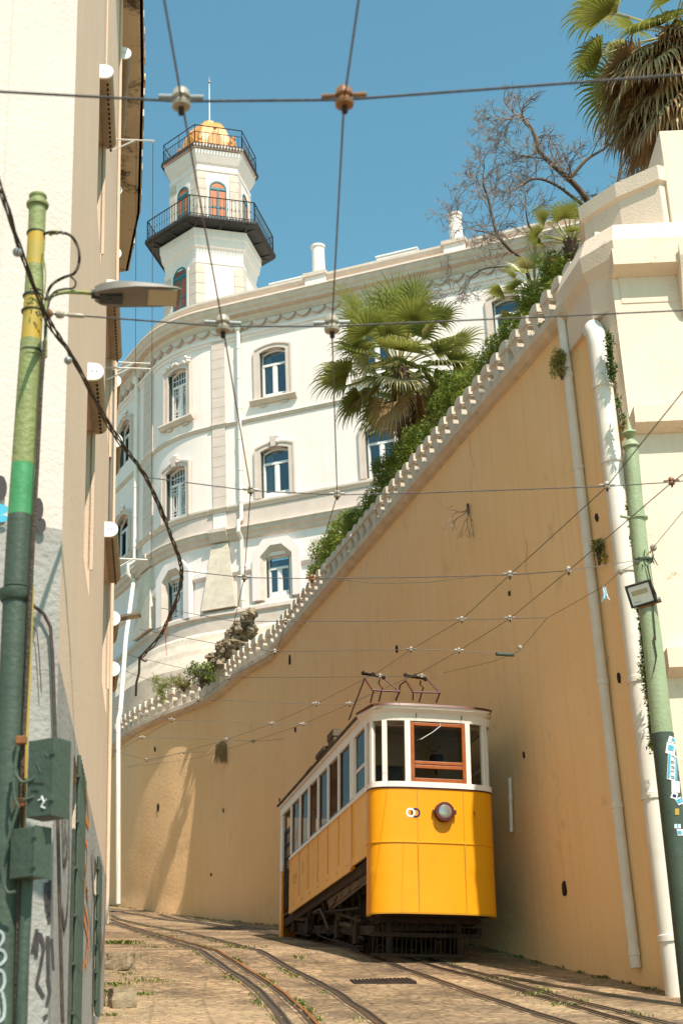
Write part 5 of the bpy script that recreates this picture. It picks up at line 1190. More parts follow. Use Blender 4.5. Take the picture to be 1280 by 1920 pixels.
mb.tube(axisY([(p.x, p.y) for p in catmull([V(q) for q in [(84, 455, 0), (82, 480, 0), (86, 510, 0), (84, 550, 0)]], 4)], YP - .06), .005, M_GREEN, 6)
for (x, y) in ((92, 438), (98, 436), (104, 436), (116, 436)): mb.lathe(PY(x, y, YP - .03), (1, 0, 0), [(0, .012), (.01, .016), (.02, .012)], M_STEEL if x > 110 else M_GREEN, 8)
rn = random.Random(3)
for i in range(16):
    c = V((rn.uniform(44, 84), rn.uniform(540, 590), 0)); mb.tube(axisY([(c.x, c.y), (c.x + rn.uniform(-12, 12), c.y + rn.uniform(-9, 9))], YP - .085), .004, M_CABLE, 5)
mb.build('cable_loops', lp, smooth=True)
# iron clamps with rust
mb = MB()
for (x, y) in ((38, 1388), (36, 1505)): c = PY(x, y, YP - .10); mb.box(frame(c, V((1, 0, 0)), V((0, 1, 0))), -.02, .035, -.02, .02, -.022, .022, M_RAILR)
mb.build('rusty_clamp', lp, bevel=.006)
def ebox(cx, cy, w, h, d, m, m_lit, name, lab, ang=-25):
    c = PY(cx, cy, YP - .12); a = radians(ang); ex = V((cos(a), sin(a), 0)); ey = V((-sin(a), cos(a), 0)); fr = frame(c, ex, ey); mb = MB()
    mb.box(fr, -w / 2, w / 2, -d / 2, d / 2, -h / 2, h / 2, m); mb.box(fr, w / 2 - .0, w / 2 + .006, -d / 2 - .004, d / 2 + .004, -h / 2 - .005, h / 2 + .005, m)
    if m_lit: mb.box(fr, -w / 2 - .003, -w / 2, -d / 2 + .01, d / 2 - .01, -h / 2 + .01, h / 2 - .01, m_lit)  # tan plate colours the left face as if sunlit
    for zz in (-.3, .3): mb.box(fr, w / 2 - .01, w / 2 + .016, -d / 2 - .01, -d / 2 + .004, zz * h - .012, zz * h + .012, m)
    o = mb.build(name, lp, bevel=.006); o['label'] = lab; return o, fr
o1, fr1 = ebox(91, 1462, .155, .40, .15, M_GREEN2, M_BEIGE, 'junction_box', 'tall dented green junction box with a pale spray mark')
mb = MB()
for (a, b, c, d) in ((.02, -.10, .035, -.13), (.035, -.13, .02, -.155), (.02, -.155, .045, -.165), (.0, -.12, .03, -.11), (.03, -.14, .05, -.12)): mb.tube([fr1(a, -.079, b), fr1(c, -.079, d)], .004, M_PAPER, 5)
for (a, b, c, d) in ((-.02, .08, .01, .02), (-.05, -.02, .03, -.035), (-.05, -.06, .0, -.07), (.035, .12, .05, .10)): mb.tube([fr1(a, -.078, b), fr1(c, -.078, d)], .0022, M_BLACK, 4)
mb.build('spray_mark', o1)
ebox(57, 1601, .16, .25, .12, M_GREEN2, None, 'junction_box', 'smaller green junction box with hinges below', -30)
mb = MB()
for pts in ([(36, 1400), (28, 1440), (40, 1465), (60, 1462), (80, 1445), (82, 1465), (72, 1490), (45, 1500)], [(36, 1510), (20, 1560), (5, 1620), (12, 1670), (30, 1672)], [(34, 1400), (26, 1480), (36, 1515)]): mb.tube(axisY([(p.x, p.y) for p in catmull([V((a, b, 0)) for a, b in pts], 4)], YP - .17), .0085, M_GREEN2, 8)
mb.build('box_cable', lp, smooth=True)
# pale spray letters on the pole foot
mb = MB()
def poleface(x, y):
    xs = [(30, 1118), (12, 1600), (-4, 2300)]; r = .083
    c = PY(12 - (y - 1600) * .023, y, YP); q = PY(x, y, YP); dx = q.x - c.x; dx = max(-r * .97, min(r * .97, dx)); return V((q.x, c.y - sqrt(r * r - dx * dx) - .004, q.z)), V((0, -1, 0))
for ps in ([(2, 1748), (12, 1752), (14, 1765), (4, 1778), (0, 1765)], [(0, 1782), (14, 1786), (18, 1800), (6, 1812), (-2, 1800)], [(4, 1820), (14, 1826), (16, 1845), (8, 1862), (2, 1850)], [(12, 1862), (16, 1885), (14, 1910), (4, 1918)], [(0, 1880), (6, 1900), (2, 1915)]): stroke(mb, [(p.x, p.y) for p in catmull([V((a, b, 0)) for a, b in ps], 4)], .008, M_SPRAYW, poleface)
mb.build('pale_graffiti', lp)

# ------------------------------------------------------------------ right pole with floodlight
YR = 20.5
rp = empty('tram_pole', tuple(PY(1292, 1830, YR)), 'pale green tram pole with a pointed finial, stickers and a floodlight', 'tram pole')
mb = MB(); R_ = lambda pts, rs, m: mb.tube([PY(x, y, YR) for x, y in pts], rs, m, 20)
R_([(1182, 836), (1190, 940), (1201, 1050), (1222, 1200), (1241, 1376)], [.105, .115, .125, .138, .150], M_GREEN3); R_([(1241, 1376), (1256, 1500), (1274, 1650), (1300, 1880)], [.156, .16, .165, .17], M_GREEN2)
mb.build('pole', rp, smooth=True)
c = PY(1182, 836, YR); ax = V((0, 0, 1))
mb = MB(); mb.lathe(c, ax, [(-.04, .118), (-.02, .135), (.0, .125), (.05, .10), (.10, .05), (.14, .045), (.17, .10), (.20, .115), (.23, .10), (.25, .05), (.40, .022), (.56, .004)], M_GREEN3, 20); mb.build('finial', rp, smooth=True)
mb = MB(); c2 = PY(1196, 972, YR); mb.lathe(c2, ax, [(-.02, .12), (-.015, .14), (.015, .14), (.02, .12)], M_GREEN3, 20); mb.tube([c2 + V((-.13, -.03, 0)), c2 + V((-.27, -.05, .03))], .022, M_GREEN3, 8)
c3 = PY(1205, 1052, YR); mb.lathe(c3, ax, [(-.02, .125), (-.015, .148), (.015, .148), (.02, .125)], M_GREEN2, 20)
for i in range(14): q = rn.uniform(0, 6.28); mb.tube([c3 + V((.13 * cos(q), -.10, rn.uniform(-.08, .08))), c3 + V((.15 * cos(q) + rn.uniform(-.06, .06), -.15, rn.uniform(-.14, .12)))], .008, M_GREEN2, 5)
for pts in ([(1212, 1060), (1222, 1100), (1224, 1150), (1228, 1200)], [(1224, 1195), (1230, 1230), (1224, 1260)]): mb.tube([PY(x, y, YR - .16) for x, y in pts], .010, M_CABLE, 6)
mb.build('clamp', rp, smooth=True)
a = radians(28); fc = PY(1200, 1114, YR - .22); ex = V((cos(radians(-4)), sin(radians(-4)), 0)); nrm = V((-.12, -.86, -.50)).normalized(); exx = (V((1, 0, .33)) - nrm * V((1, 0, .33)).dot(nrm)).normalized(); ezz = nrm.cross(exx) * -1; ezz = ezz if ezz.z > 0 else -ezz
FF = lambda x, y, z: fc + exx * x + nrm * y + ezz * z
mb = MB(); mb.box(FF, -.185, .185, -.05, .0, -.165, .165, M_BLACK)
for (x0, x1, z0, z1) in ((-.185, -.155, -.165, .165), (.155, .185, -.165, .165), (-.155, .155, .14, .165), (-.155, .155, -.165, -.14)): mb.box(FF, x0, x1, 0, .016, z0, z1, M_BLACK)
fl = mb.build('floodlight', rp, bevel=.005)
mb = MB(); mb.box(FF, -.152, .152, .001, .006, -.138, .138, M_PAPER); mb.box(FF, -.12, .11, .006, .009, .0, .07, M_LED); mb.box(FF, -.12, -.02, .006, .008, -.10, -.095, M_BLACK); mb.build('floodlight_glass', fl)
mb = MB(); mb.box(FF, -.10, .25, -.06, .0, -.20, -.175, M_RAILR); mb.box(FF, .20, .25, -.12, .0, -.19, -.14, M_STEEL); mb.tube([FF(-.02, -.03, -.2), FF(-.06, 0, -.26), FF(.02, .02, -.27), FF(.08, 0, -.22)], .012, M_CER, 8); mb.tube([FF(.18, -.05, -.18), FF(.2, -.16, -.1), FF(.18, -.22, .1)], .02, M_RUST, 6); mb.build('mounting_bracket', fl)
# stickers wrapped on the pole
def sticker(cx, cy, w, h, m, extra=None, tilt=0):
    mb = MB(); n = 6; rr = .167
    def q(u_, v_, o=0.0):
        x = cx + (u_ * cos(tilt) - v_ * sin(tilt)) * w / 2; y = cy + (v_ * cos(tilt) + u_ * sin(tilt)) * h / 2
        yc = max(836, min(1880, y)); xc = 1241 + (yc - 1376) * .1205; p = PY(x, y, YR); c = PY(xc, y, YR); dx = max(-rr * .98, min(rr * .98, p.x - c.x)); return V((c.x + dx, c.y - sqrt(rr * rr - dx * dx) - o, p.z))
    vs = [q(-1 + 2 * i / n, v_) for v_ in (-1, 1) for i in range(n + 1)]; mb.add(vs, [(i, i + 1, n + 2 + i, n + 1 + i) for i in range(n)], m)
    for (u0, u1, v0, v1, mm) in (extra or []): mb.add([q(u0, v0, .004), q((u0 + u1) / 2, v0, .004), q(u1, v0, .004), q(u1, v1, .004), q((u0 + u1) / 2, v1, .004), q(u0, v1, .004)], [(0, 1, 4, 5), (1, 2, 3, 4)], mm)
    return mb
sticker(1255, 1391, 14, 11, M_PAPER, [(-.1, .9, -.7, .5, M_BLUEP)], .25).build('sticker', rp)['label'] = 'small white and blue sticker at the top'
sticker(1253, 1408, 19, 21, M_PAPER, [(-.6, .6, -.6, .05, M_BLUEP), (-.6, .6, .15, .4, M_BLUEP)], .15).build('sticker', rp)['label'] = 'rounded white sticker with a blue block'
ex_ = [(-.9, -.5, -.9, .9, M_BLUEP), (.55, .95, -.9, .9, M_BLUEP)]
for i, v_ in enumerate((-.85, -.45, -.08, .28, .66)):   # letters of the long sticker, reading down
    ex_ += [(-.35, .35, v_, v_ + .05, M_BLACK), (-.35 if i % 2 else .28, -.28 if i % 2 else .35, v_, v_ + .26, M_BLACK)] + ([(-.3, .3, v_ + .14, v_ + .18, M_BLACK)] if i in (1, 2, 4) else [])
sticker(1256, 1443, 20, 50, M_PAPER, ex_, .12).build('sticker', rp)['label'] = 'long white and blue sticker with black outlined letters'
sticker(1262, 1479, 17, 22, M_PAPER).build('sticker', rp)['label'] = 'plain white square sticker'
sticker(1259, 1496, 12, 12, M_PAPER, [(-.5, .6, -.4, .5, M_INK)], .3).build('sticker', rp)['label'] = 'torn dark and white sticker'
sticker(1270, 1505, 15, 13, M_PAPER, [(-.8, .8, -.6, .6, M_BLUEP)], -.5).build('sticker', rp)['label'] = 'tilted light blue sticker'
sticker(1265, 1553, 12, 8, M_PAPER, [(-.2, .2, -1, .6, M_BLUEP)]).build('sticker', rp)['label'] = 'scraped sticker remnant'
sticker(1275, 1564, 22, 12, M_PAPER, [(-.9, -.2, -.5, .6, M_BLUEP)], -.1).build('sticker', rp)['label'] = 'wide pale blue sticker lowest on the pole'
sticker(1264, 1526, 8, 12, M_YELP).build('sticker', rp)['label'] = 'peeled yellowish patch'

# ------------------------------------------------------------------ far small lamp beside the left house
mb = MB(); a = PY(224, 1160, 24); b = PY(264, 1153, 24)
mb.tube([PY(210, 1163, 24), a], .025, M_LAMPG, 8); e_ = (b - a).normalized(); f_ = frame(a, e_, V((-e_.y, e_.x, 0)).normalized())
mb.box(f_, 0, .36, -.10, .10, -.015, .03, M_LAMPG); mb.box(f_, .14, .34, -.08, .08, -.02, -.015, M_LED)
tag(mb.build('street_lamp', bevel=.008), 'small dark flat street lamp sticking out beyond the beige facade', 'street lamp')

# ------------------------------------------------------------------ overhead wires
def ins(c, span_dir, r, m, hang=None, label=None):
    """porcelain insulator on a span wire with a hanger to the running wire"""
    d = V(span_dir).normalized(); mb = MB()
    mb.lathe(c + V((0, 0, -r * .2)), (0, 0, 1), [(0, r * .8), (r * .2, r), (r * .9, r * .95), (r * 1.25, r * .7), (r * 1.3, r * .3)], m, 16)
    mb.lathe(c + V((0, 0, -r * 1.5)), (0, 0, 1), [(0, r * .5), (r * .1, r * 1.05), (r * .5, r * 1.15), (r * .9, r * .75), (r * 1.3, r * .7)], m, 16)
    mb.tube([c - d * r * 2.6, c - d * r * 1.0], r * .30, M_STEEL if m is M_CER else M_CERB, 8); mb.tube([c + d * r * 1.0, c + d * r * 2.6], r * .30, M_STEEL if m is M_CER else M_CERB, 8)
    mb.tube([c - V((0, 0, r * 1.3)), c - V((0, 0, r * 2.4))], r * .35, M_RUST, 8)
    return mb
def surf(px, h=4.9): return [over(x, y, h) for x, y in px]
def run_wire(label, px, r, near=()):
    root = empty('contact_wire', tuple(over(*px[len(px) // 2], 4.9)), label, 'overhead wire', 'running wires above the tracks')
    P = surf(px); mb = MB(); mb.tube(P, r, M_WIRE, 6, cap=False); mb.build('wire', root, smooth=True); return root
PA = [(295, -60), (308, 0), (341, 190), (418, 612), (470, 920), (458, 1083), (438, 1170), (385, 1262), (300, 1345), (225, 1400)]
PB = [(680, -60), (672, 0), (645, 187), (622, 612), (632, 928), (585, 1085), (535, 1165), (520, 1222), (430, 1270), (322, 1350), (265, 1384), (210, 1412)]
PC = [(1330, 665), (1280, 733), (1137, 912), (955, 1078), (865, 1162), (770, 1218), (712, 1258), (592, 1320), (510, 1357), (425, 1387), (340, 1411), (240, 1438)]
PDn = [(1340, 845), (1258, 905), (1065, 1070), (955, 1160), (860, 1220), (790, 1260), (655, 1320), (568, 1358), (475, 1390), (365, 1422), (235, 1440)]
run_wire('dark running wire crossing in front of the tower and the palace pilaster', PA, .0045)
run_wire('dark running wire dropping in front of the middle palm', PB, .0045)
run_wire('running wire reaching the left pantograph of the tram', PC, .0045)
run_wire('running wire reaching the right pantograph of the tram', PDn, .0045)
# thin guy wire with ball insulators
g = empty('guy_wire', tuple(over(1165, 1070)), 'thin guy wire with small ball insulators and a scrap of blue rag', 'overhead wire')
P = surf([(1340, 885), (1225, 1025), (1205, 1050), (1163, 1071), (1130, 1100), (1025, 1159), (972, 1222), (925, 1240), (830, 1262)]); mb = MB(); mb.tube(P, .0035, M_WIRE, 5); mb.tube(surf([(930, 1226), (962, 1228)]), .028, M_GREEN2, 10)
mb.build('wire', g)
mb = MB()
for (x, y) in ((1224, 1027), (1163, 1071), (974, 1214)): c = over(x, y); mb.lathe(c - V((0, 0, .035)), (0, 0, 1), [(0, .01), (.015, .03), (.035, .035), (.055, .03), (.07, .01)], M_CER, 10)
mb.build('ball_insulator', g, smooth=True)
mb = MB(); c = over(1129, 1101)
for i in range(7): mb.tube([c, c + V((rn.uniform(-.02, .06), 0, rn.uniform(-.06, .0))), c + V((rn.uniform(-.03, .08), 0, rn.uniform(-.18, -.06)))], .006, M_BLUEP if i % 2 else M_PAPER, 5)
mb.build('blue_rag', g)
def vplane(a, b, x, y):
    n = V((-(b - a).y, (b - a).x, 0)); r = ray(x, y); return r * (a.dot(n) / r.dot(n))
def span(label, pts, anchors, r=.004, inss=(), irad=.03, group='cross wires over the street', m=M_SPAN, sag=0):
    """pts: pixels; anchors: dict index->point fixed; others lie in the vertical plane of neighbouring anchors"""
    ks = sorted(anchors); P = []
    for i, (x, y) in enumerate(pts):
        if i in anchors: P.append(anchors[i]); continue
        lo = [k for k in ks if k < i]; hi = [k for k in ks if k > i]
        if lo and hi: a, b = anchors[lo[-1]], anchors[hi[0]]
        elif lo: a, b = anchors[lo[-2]], anchors[lo[-1]]
        else: a, b = anchors[hi[0]], anchors[hi[1]]
        P.append(vplane(a, b, x, y))
    root = empty('span_wire', tuple(P[len(P) // 2]), label, 'overhead wire', group)
    mb = MB(); mb.tube(P, r, m, 6, cap=False); mb.build('wire', root, smooth=True)
    for (i, mm) in inss:
        d = P[min(len(P) - 1, i + 1)] - P[max(0, i - 1)]; ins(P[i] + V((0, 0, irad * .6)), d, irad, mm).build('insulator', root, smooth=True)
    return P
an = lambda d: {i: over(x, y) for i, (x, y) in d.items()}
span('thick cross wire nearest the camera, across the top of the sky', [(-30, 170), (0, 172), (340, 190), (645, 187), (1280, 140), (1320, 137)], an({2: (340, 190), 3: (645, 187)}), .0058, [(2, M_CER), (3, M_CERB)], .037)
a2 = {0: PY(88, 588, YP), 2: over(418, 612), 3: over(622, 612)}
P2 = span('cross wire from the lamp pole, in front of the upper palace windows', [(88, 588), (150, 592), (418, 612), (622, 612), (1280, 582), (1330, 580)], a2, .005, [(2, M_CER), (3, M_CER)], .042)
mb = MB(); c = P2[0].lerp(P2[1], .25); d_ = (P2[1] - P2[0]).normalized(); mb.lathe(c, d_, [(0, .008), (.01, .022), (.03, .026), (.05, .022), (.06, .008), (.075, .008), (.08, .014), (.17, .013), (.18, .006)], M_CER, 12); mb.lathe(P2[0], d_, [(0, .02), (.02, .03), (.035, .015)], M_CERB, 8); tag(mb.build('strain_insulator', smooth=True), 'pale strain insulator on the wire just right of the lamp pole', 'insulator')
span('cross wire over the lower palace windows and the ochre wall', [(275, 895), (470, 922), (632, 928), (800, 924), (1137, 911), (1258, 903), (1320, 898)], an({1: (470, 920), 2: (632, 928), 4: (1137, 912), 5: (1258, 904)}), .0045, [(1, M_CER), (2, M_CER), (4, M_CER), (5, M_CERB)], .025)
pr = PY(1198, 1050, YR - .12)
span('double cross wire ending at the clamp of the pale green pole', [(342, 1070), (458, 1083), (585, 1085), (800, 1082), (955, 1077), (1065, 1070), (1198, 1050)], {**an({1: (458, 1083), 2: (585, 1085), 4: (955, 1078), 5: (1065, 1070)}), 6: pr}, .005, [(1, M_CER), (2, M_CERB), (4, M_CER), (5, M_CER)], .027)
span('slack wire drooping under the double cross wire', [(640, 1087), (700, 1094), (800, 1092), (900, 1079)], an({0: (640, 1087), 3: (900, 1080)}), .003, [], .03)
span('cross wire meeting the foot of the palace rock garden', [(302, 1140), (440, 1162), (535, 1165), (700, 1165), (865, 1162), (955, 1160), (1025, 1158)], an({1: (440, 1165), 2: (535, 1165), 4: (865, 1162), 5: (955, 1160)}), .0045, [(2, M_CER), (4, M_CER), (5, M_CER)], .025)
span('cross wire below the rock garden ending in a green tensioner', [(262, 1180), (395, 1205), (515, 1220), (770, 1218), (860, 1220), (925, 1225)], an({2: (515, 1222), 3: (770, 1218), 4: (860, 1220)}), .0045, [(2, M_CER), (3, M_CER), (4, M_CER)], .025)
span('cross wire just behind the pantographs', [(240, 1228), (330, 1250), (430, 1270), (600, 1270), (712, 1269), (790, 1270)], an({2: (430, 1270), 4: (712, 1268), 5: (790, 1268)}), .0045, [(2, M_CER), (4, M_CER), (5, M_CER)], .027)
span('cross wire over the drooping planter bush', [(235, 1258), (372, 1311), (480, 1316), (592, 1319), (655, 1320), (680, 1321)], an({1: (372, 1311), 3: (592, 1320), 4: (655, 1320)}), .0045, [(1, M_CER), (3, M_CER), (4, M_CER)], .03)
span('cross wire, third lowest over the back of the street', [(217, 1328), (265, 1340), (322, 1350), (510, 1357), (568, 1358), (592, 1359)], an({2: (322, 1350), 3: (510, 1357), 4: (568, 1358)}), .0045, [(1, M_CER), (2, M_CER), (3, M_CER), (4, M_CER)], .03)
span('cross wire, second lowest over the back of the street', [(212, 1372), (267, 1383), (425, 1387), (475, 1390), (532, 1386)], an({1: (267, 1383), 2: (425, 1387), 3: (475, 1390)}), .0045, [(1, M_CER), (2, M_CER), (3, M_CER)], .03)
span('lowest cross wire at the far end of the street', [(210, 1407), (275, 1409), (345, 1411), (385, 1410)], an({1: (275, 1425), 2: (345, 1411)}), .0045, [(1, M_CER), (2, M_CER)], .03)
# twisted feeder cable on the left
fpx = [(-30, 280, 5.6), (0, 345, 6.2), (38, 470, 7.0), (90, 595, 7.75), (130, 660, 8.4), (190, 770, 9.8), (232, 835, 10.7), (272, 893, 11.4), (305, 960, 12.8), (322, 1010, 13.9), (341, 1066, 15.1), (336, 1110, 16.4), (316, 1160, 18.0), (300, 1193, 19.2), (262, 1234, 21.0)]
PF = catmull([PY(x, y, Y) for x, y, Y in fpx], 14)
root = empty('feeder_cable', tuple(PF[60]), 'thick twisted bundle of tarred cables curving down across the left side', 'cable')
for k in range(4):
    mb = MB(); R2 = .0; P = []
    for i, p in enumerate(PF):
        rr = .0065 + .0075 * (i / len(PF)); q = i * .30 + k * pi / 2 + .5 * sin(i * .13 + k * 2); t = (PF[min(len(PF) - 1, i + 1)] - PF[max(0, i - 1)]).normalized(); a = t.cross(V((0, 0, 1))).normalized(); b = a.cross(t)
        slack = .010 * max(0, sin(i * .11 + k * 1.7)); P.append(p + (a * cos(q) + b * sin(q)) * (rr + slack) - V((0, 0, slack)))
    mb.tube(P, [.0048 + .0040 * i / len(P) for i in range(len(P))], M_CABLE, 6); mb.build('strand', root, smooth=True)
mb = MB()
for (x, y, Y) in ((33, 473, 6.95), (128, 676, 8.35)): c = PY(x, y, Y - .03); mb.lathe(c - V((0, 0, .025)), (0, 0, 1), [(0, .008), (.01, .022), (.025, .027), (.04, .022), (.05, .008)], M_STEEL, 12)
mb.tube([PY(262, 1234, 21), PY(261, 1262, 21.0), PY(256, 1280, 21.0), PY(255, 1305, 21.0)], .018, M_CABLE, 6); mb.tube([PY(262, 1234, 21), PY(272, 1240, 21.0), PY(276, 1238, 21.0)], .014, M_CABLE, 6); mb.tube([PY(316, 1160, 18), PY(312, 1195, 18.0), PY(311, 1212, 18.0)], .004, M_SPRAYO, 5); mb.tube([PY(318, 1155, 18), PY(309, 1180, 18.0), PY(313, 1230, 18.0)], .004, M_SPRAYR, 5)
mb.build('cable_tie', root, smooth=True)
# ------------------------------------------------------------------ palms
def fan_leaf(mb, base, dirv, petiole, blade, m, mp, rnd, spread=100, nleaf=24, droop=.5, up=None, fold=.25):
    """petiole from base along dirv, then a folded fan of strips"""
    d = V(dirv).normalized(); tip = base + d * petiole + V((0, 0, -petiole * .10 * (1 - abs(d.z))))
    mb.tube([base, base.lerp(tip, .5) + V((0, 0, petiole * .04)), tip], [.022, .016, .012], mp, 5, cap=False)
    side = d.cross(V((0, 0, 1)));
    if side.length < .1: side = V((1, 0, 0))
    side.normalize(); nrm = side.cross(d).normalized()
    roll = rnd.uniform(-.5, .5); side, nrm = side * cos(roll) + nrm * sin(roll), nrm * cos(roll) - side * sin(roll)
    for i in range(nleaf):
        a = radians(-spread + 2 * spread * (i + .5) / nleaf); Lf = blade * (1 - .28 * abs(a / radians(spread)) ** 1.5) * rnd.uniform(.9, 1.06)
        dd = (d * cos(a) + side * sin(a)).normalized(); w = .0165 * (blade / .9); q = dd.cross(nrm).normalized()
        k = 6; vs = []; p = tip.copy(); cur = (dd + nrm * fold * (.2 + abs(sin(a)) * .4)).normalized(); st = Lf / k; z = 1 if i % 2 else -1
        for j in range(k + 1):
            t = j / k; ww = w * (.5 + 1.1 * min(1, t * 2.2)) * (1 if t < .45 else (1 - (t - .45) / .56)); ww = max(ww, .0015)
            vs += [p - q * ww + nrm * (.35 * ww * z), p + q * ww - nrm * (.35 * ww * z)]
            g = droop * (max(0, t - .3) / .7) ** 1.4 * 1.15; cur = (cur + V((0, 0, -g))).normalized(); p = p + cur * st
        mb.add(vs, [(2 * j, 2 * j + 1, 2 * j + 3, 2 * j + 2) for j in range(k)], m)
def palm(name, base, crown, label, R=1.0, seed=1, n=52, dead=12, skirt=0, trunk_r=.22, cat='palm tree', group=None, elev=(-50, 85), azr=None):
    rnd = random.Random(seed); root = empty(name, tuple(base), label, cat, group)
    mb = MB(); base = V(base); crown = V(crown); k = 10
    P = [base.lerp(crown, i / k) for i in range(k + 1)]; mb.tube(P, [trunk_r * (1.15 - .15 * i / k + (.10 if i > k - 3 else 0)) for i in range(k + 1)], M_BARK, 14)
    H = (crown - base).length; m_ = int(H / .09)
    for i in range(m_):      # old leaf bases
        for j in range(7):
            q = j * 2 * pi / 7 + (i % 2) * .45 + rnd.uniform(-.1, .1); c = base.lerp(crown, i / m_); r = trunk_r * 1.05; o = V((cos(q), sin(q), 0)); t = V((-sin(q), cos(q), 0))
            mb.add([c + o * r - t * .05, c + o * r + t * .05, c + o * (r + .06) + t * .03 + V((0, 0, .12)), c + o * (r + .06) - t * .03 + V((0, 0, .12))], [(0, 1, 2, 3)], M_BARK)
    mb.build('trunk', root)
    gold = 2.399963
    for mname, cnt, mm in (('green_fronds', n, (M_LEAF, M_LEAF2)), ('dry_fronds', dead, (M_DEAD, M_DEAD2))):
        mb = MB()
        for i in range(cnt):
            f = (i + .5) / cnt
            if mname == 'green_fronds': el = radians(elev[1] - (elev[1] - elev[0]) * f ** .85)
            else: el = radians(-35 - 45 * rnd.random())
            az = i * gold + rnd.uniform(-.2, .2); d = V((cos(az) * cos(el), sin(az) * cos(el), sin(el)))
            m = mm[0] if rnd.random() < .68 else mm[1]
            pet = R * (.50 + .55 * rnd.random()) * (1 if el > -.3 else .8)
            dr = .34 + .85 * max(0, 1 - sin(max(el, -.2))) * rnd.uniform(.7, 1.3)
            fan_leaf(mb, crown + d * .1, d, pet, R * .70 * rnd.uniform(.8, 1.15), m, M_LEAF2 if mname[0] == 'g' else M_DEAD, rnd, spread=rnd.uniform(80, 118), nleaf=30, droop=dr)
        if cnt: mb.build(mname, root)
    if skirt:
        mb = MB()
        for i in range(skirt):
            az = i * gold; zc = rnd.uniform(0, 1); c = crown + V((0, 0, -.2 - 1.3 * zc)); el = radians(rnd.uniform(-62, -35)); d = V((cos(az) * cos(el), sin(az) * cos(el), sin(el)))
            fan_leaf(mb, c, d, R * rnd.uniform(.35, .6), R * rnd.uniform(.8, 1.1), M_DEAD if rnd.random() < .6 else M_DEAD2, M_DEAD, rnd, spread=60, nleaf=20, droop=1.3)
        mb.build('skirt_of_dead_fronds', root)
    return root
pc = PD(748, 690, 38.3); pb = V((pc.x + .25, pc.y + .4, ZT - .4))
palm('fan_palm', pb, pc, 'large fan palm in front of the palace facade, rising behind the balustrade', R=1.62, seed=4, n=58, dead=9, group=None)
pc = PD(1262, 65, 30.5); pb = V((pc.x + .3, pc.y + .5, ZT - .4))
palm('fan_palm', pb, pc, 'tall fan palm with a brown skirt of dead fronds at the top right corner', R=1.7, seed=9, n=24, dead=90, skirt=60, elev=(-35, 45), trunk_r=.3)
pc = PD(1068, 455, 28.5); palm('young_fan_palm', V((pc.x, pc.y, ZT - .4)), pc, 'young fan palm showing above the hedge against the bastion', R=.62, seed=12, n=16, dead=0, trunk_r=.1, elev=(-10, 80))
pc = PD(1000, 545, 31.5); palm('young_fan_palm', V((pc.x, pc.y, ZT - .4)), pc, 'young fan palm half hidden by the hedge, left of the other young one', R=.68, seed=15, n=16, dead=2, trunk_r=.1, elev=(-20, 75))
# ------------------------------------------------------------------ leafy clumps
def leaf_cloud(mb, pts, size, mats, rnd, aspect=.5, up=0.0):
    for (p, s_) in pts:
        d = V((rnd.gauss(0, 1), rnd.gauss(0, 1), rnd.gauss(0, 1) + up)).normalized(); e = d.cross(V((rnd.gauss(0, 1), rnd.gauss(0, 1), rnd.gauss(0, 1)))).normalized(); sz = size * s_ * rnd.uniform(.6, 1.3)
        mb.add([p - e * sz * aspect, p + d * sz * .6 - e * sz * aspect * .6, p + d * sz * 1.4, p + d * sz * .6 + e * sz * aspect * .6], [(0, 1, 2, 3)], mats[rnd.randrange(len(mats))])
def cyp_mesh(seed, h=2.0, r=.5, n=5200):
    rnd = random.Random(seed); mb = MB(); pts = []
    lobes = [(V((rnd.uniform(-.7, .7) * r, rnd.uniform(-.7, .7) * r, rnd.uniform(.1, .95) * h)), rnd.uniform(.16, .3)) for _ in range(26)]
    lobes = [(c * 1.0 if True else c, q) for c, q in lobes]
    for _ in range(n):
        c, q = lobes[rnd.randrange(len(lobes))]; tz = c.z / h; sh = (1 - tz * .72); u_ = V((rnd.gauss(0, 1), rnd.gauss(0, 1), rnd.gauss(0, 1))).normalized() * q * rnd.uniform(.75, 1.05)
        p = V((c.x * sh, c.y * sh, c.z)) + V((u_.x, u_.y, u_.z * 1.35)); pts.append((p, 1))
    leaf_cloud(mb, pts, .055, [M_CYP, M_CYP, M_CYPB], rnd, .42, 1.1)
    mb.tube([V((0, 0, -.3)), V((0, 0, h * .7))], .04, M_BARK, 6); return mb
cps = []
CYL = ['at the bastion end of the hedge', 'just below the first young palm', 'beside the second young palm', 'left of the second young palm', 'over the ninth baluster from the bastion', 'right of the big palm crown', 'touching the right fronds of the big palm', 'under the right fronds of the big palm', 'right beside the trunk of the big palm', 'in front of the trunk of the big palm', 'left of the big palm trunk', 'covering the low right palace window', 'left of the low palace window', 'in the middle of the lower hedge', 'above the second cross wire, thinner', 'dark one near the lower hedge end', 'next to last on the left', 'last and lowest, beside the angular palace window', 'small one by the russet shrub', 'in the lower hedge, over the second span wire', 'thin one just above the russet shrub', 'touching the leafy shrub', 'squat one at the very end of the hedge', 'pressed between the last two conifers']
protos = [cyp_mesh(k + 20, 3.2, .5, 7000) for k in range(3)]; pobj = []
s_ = 22.2; i = 0
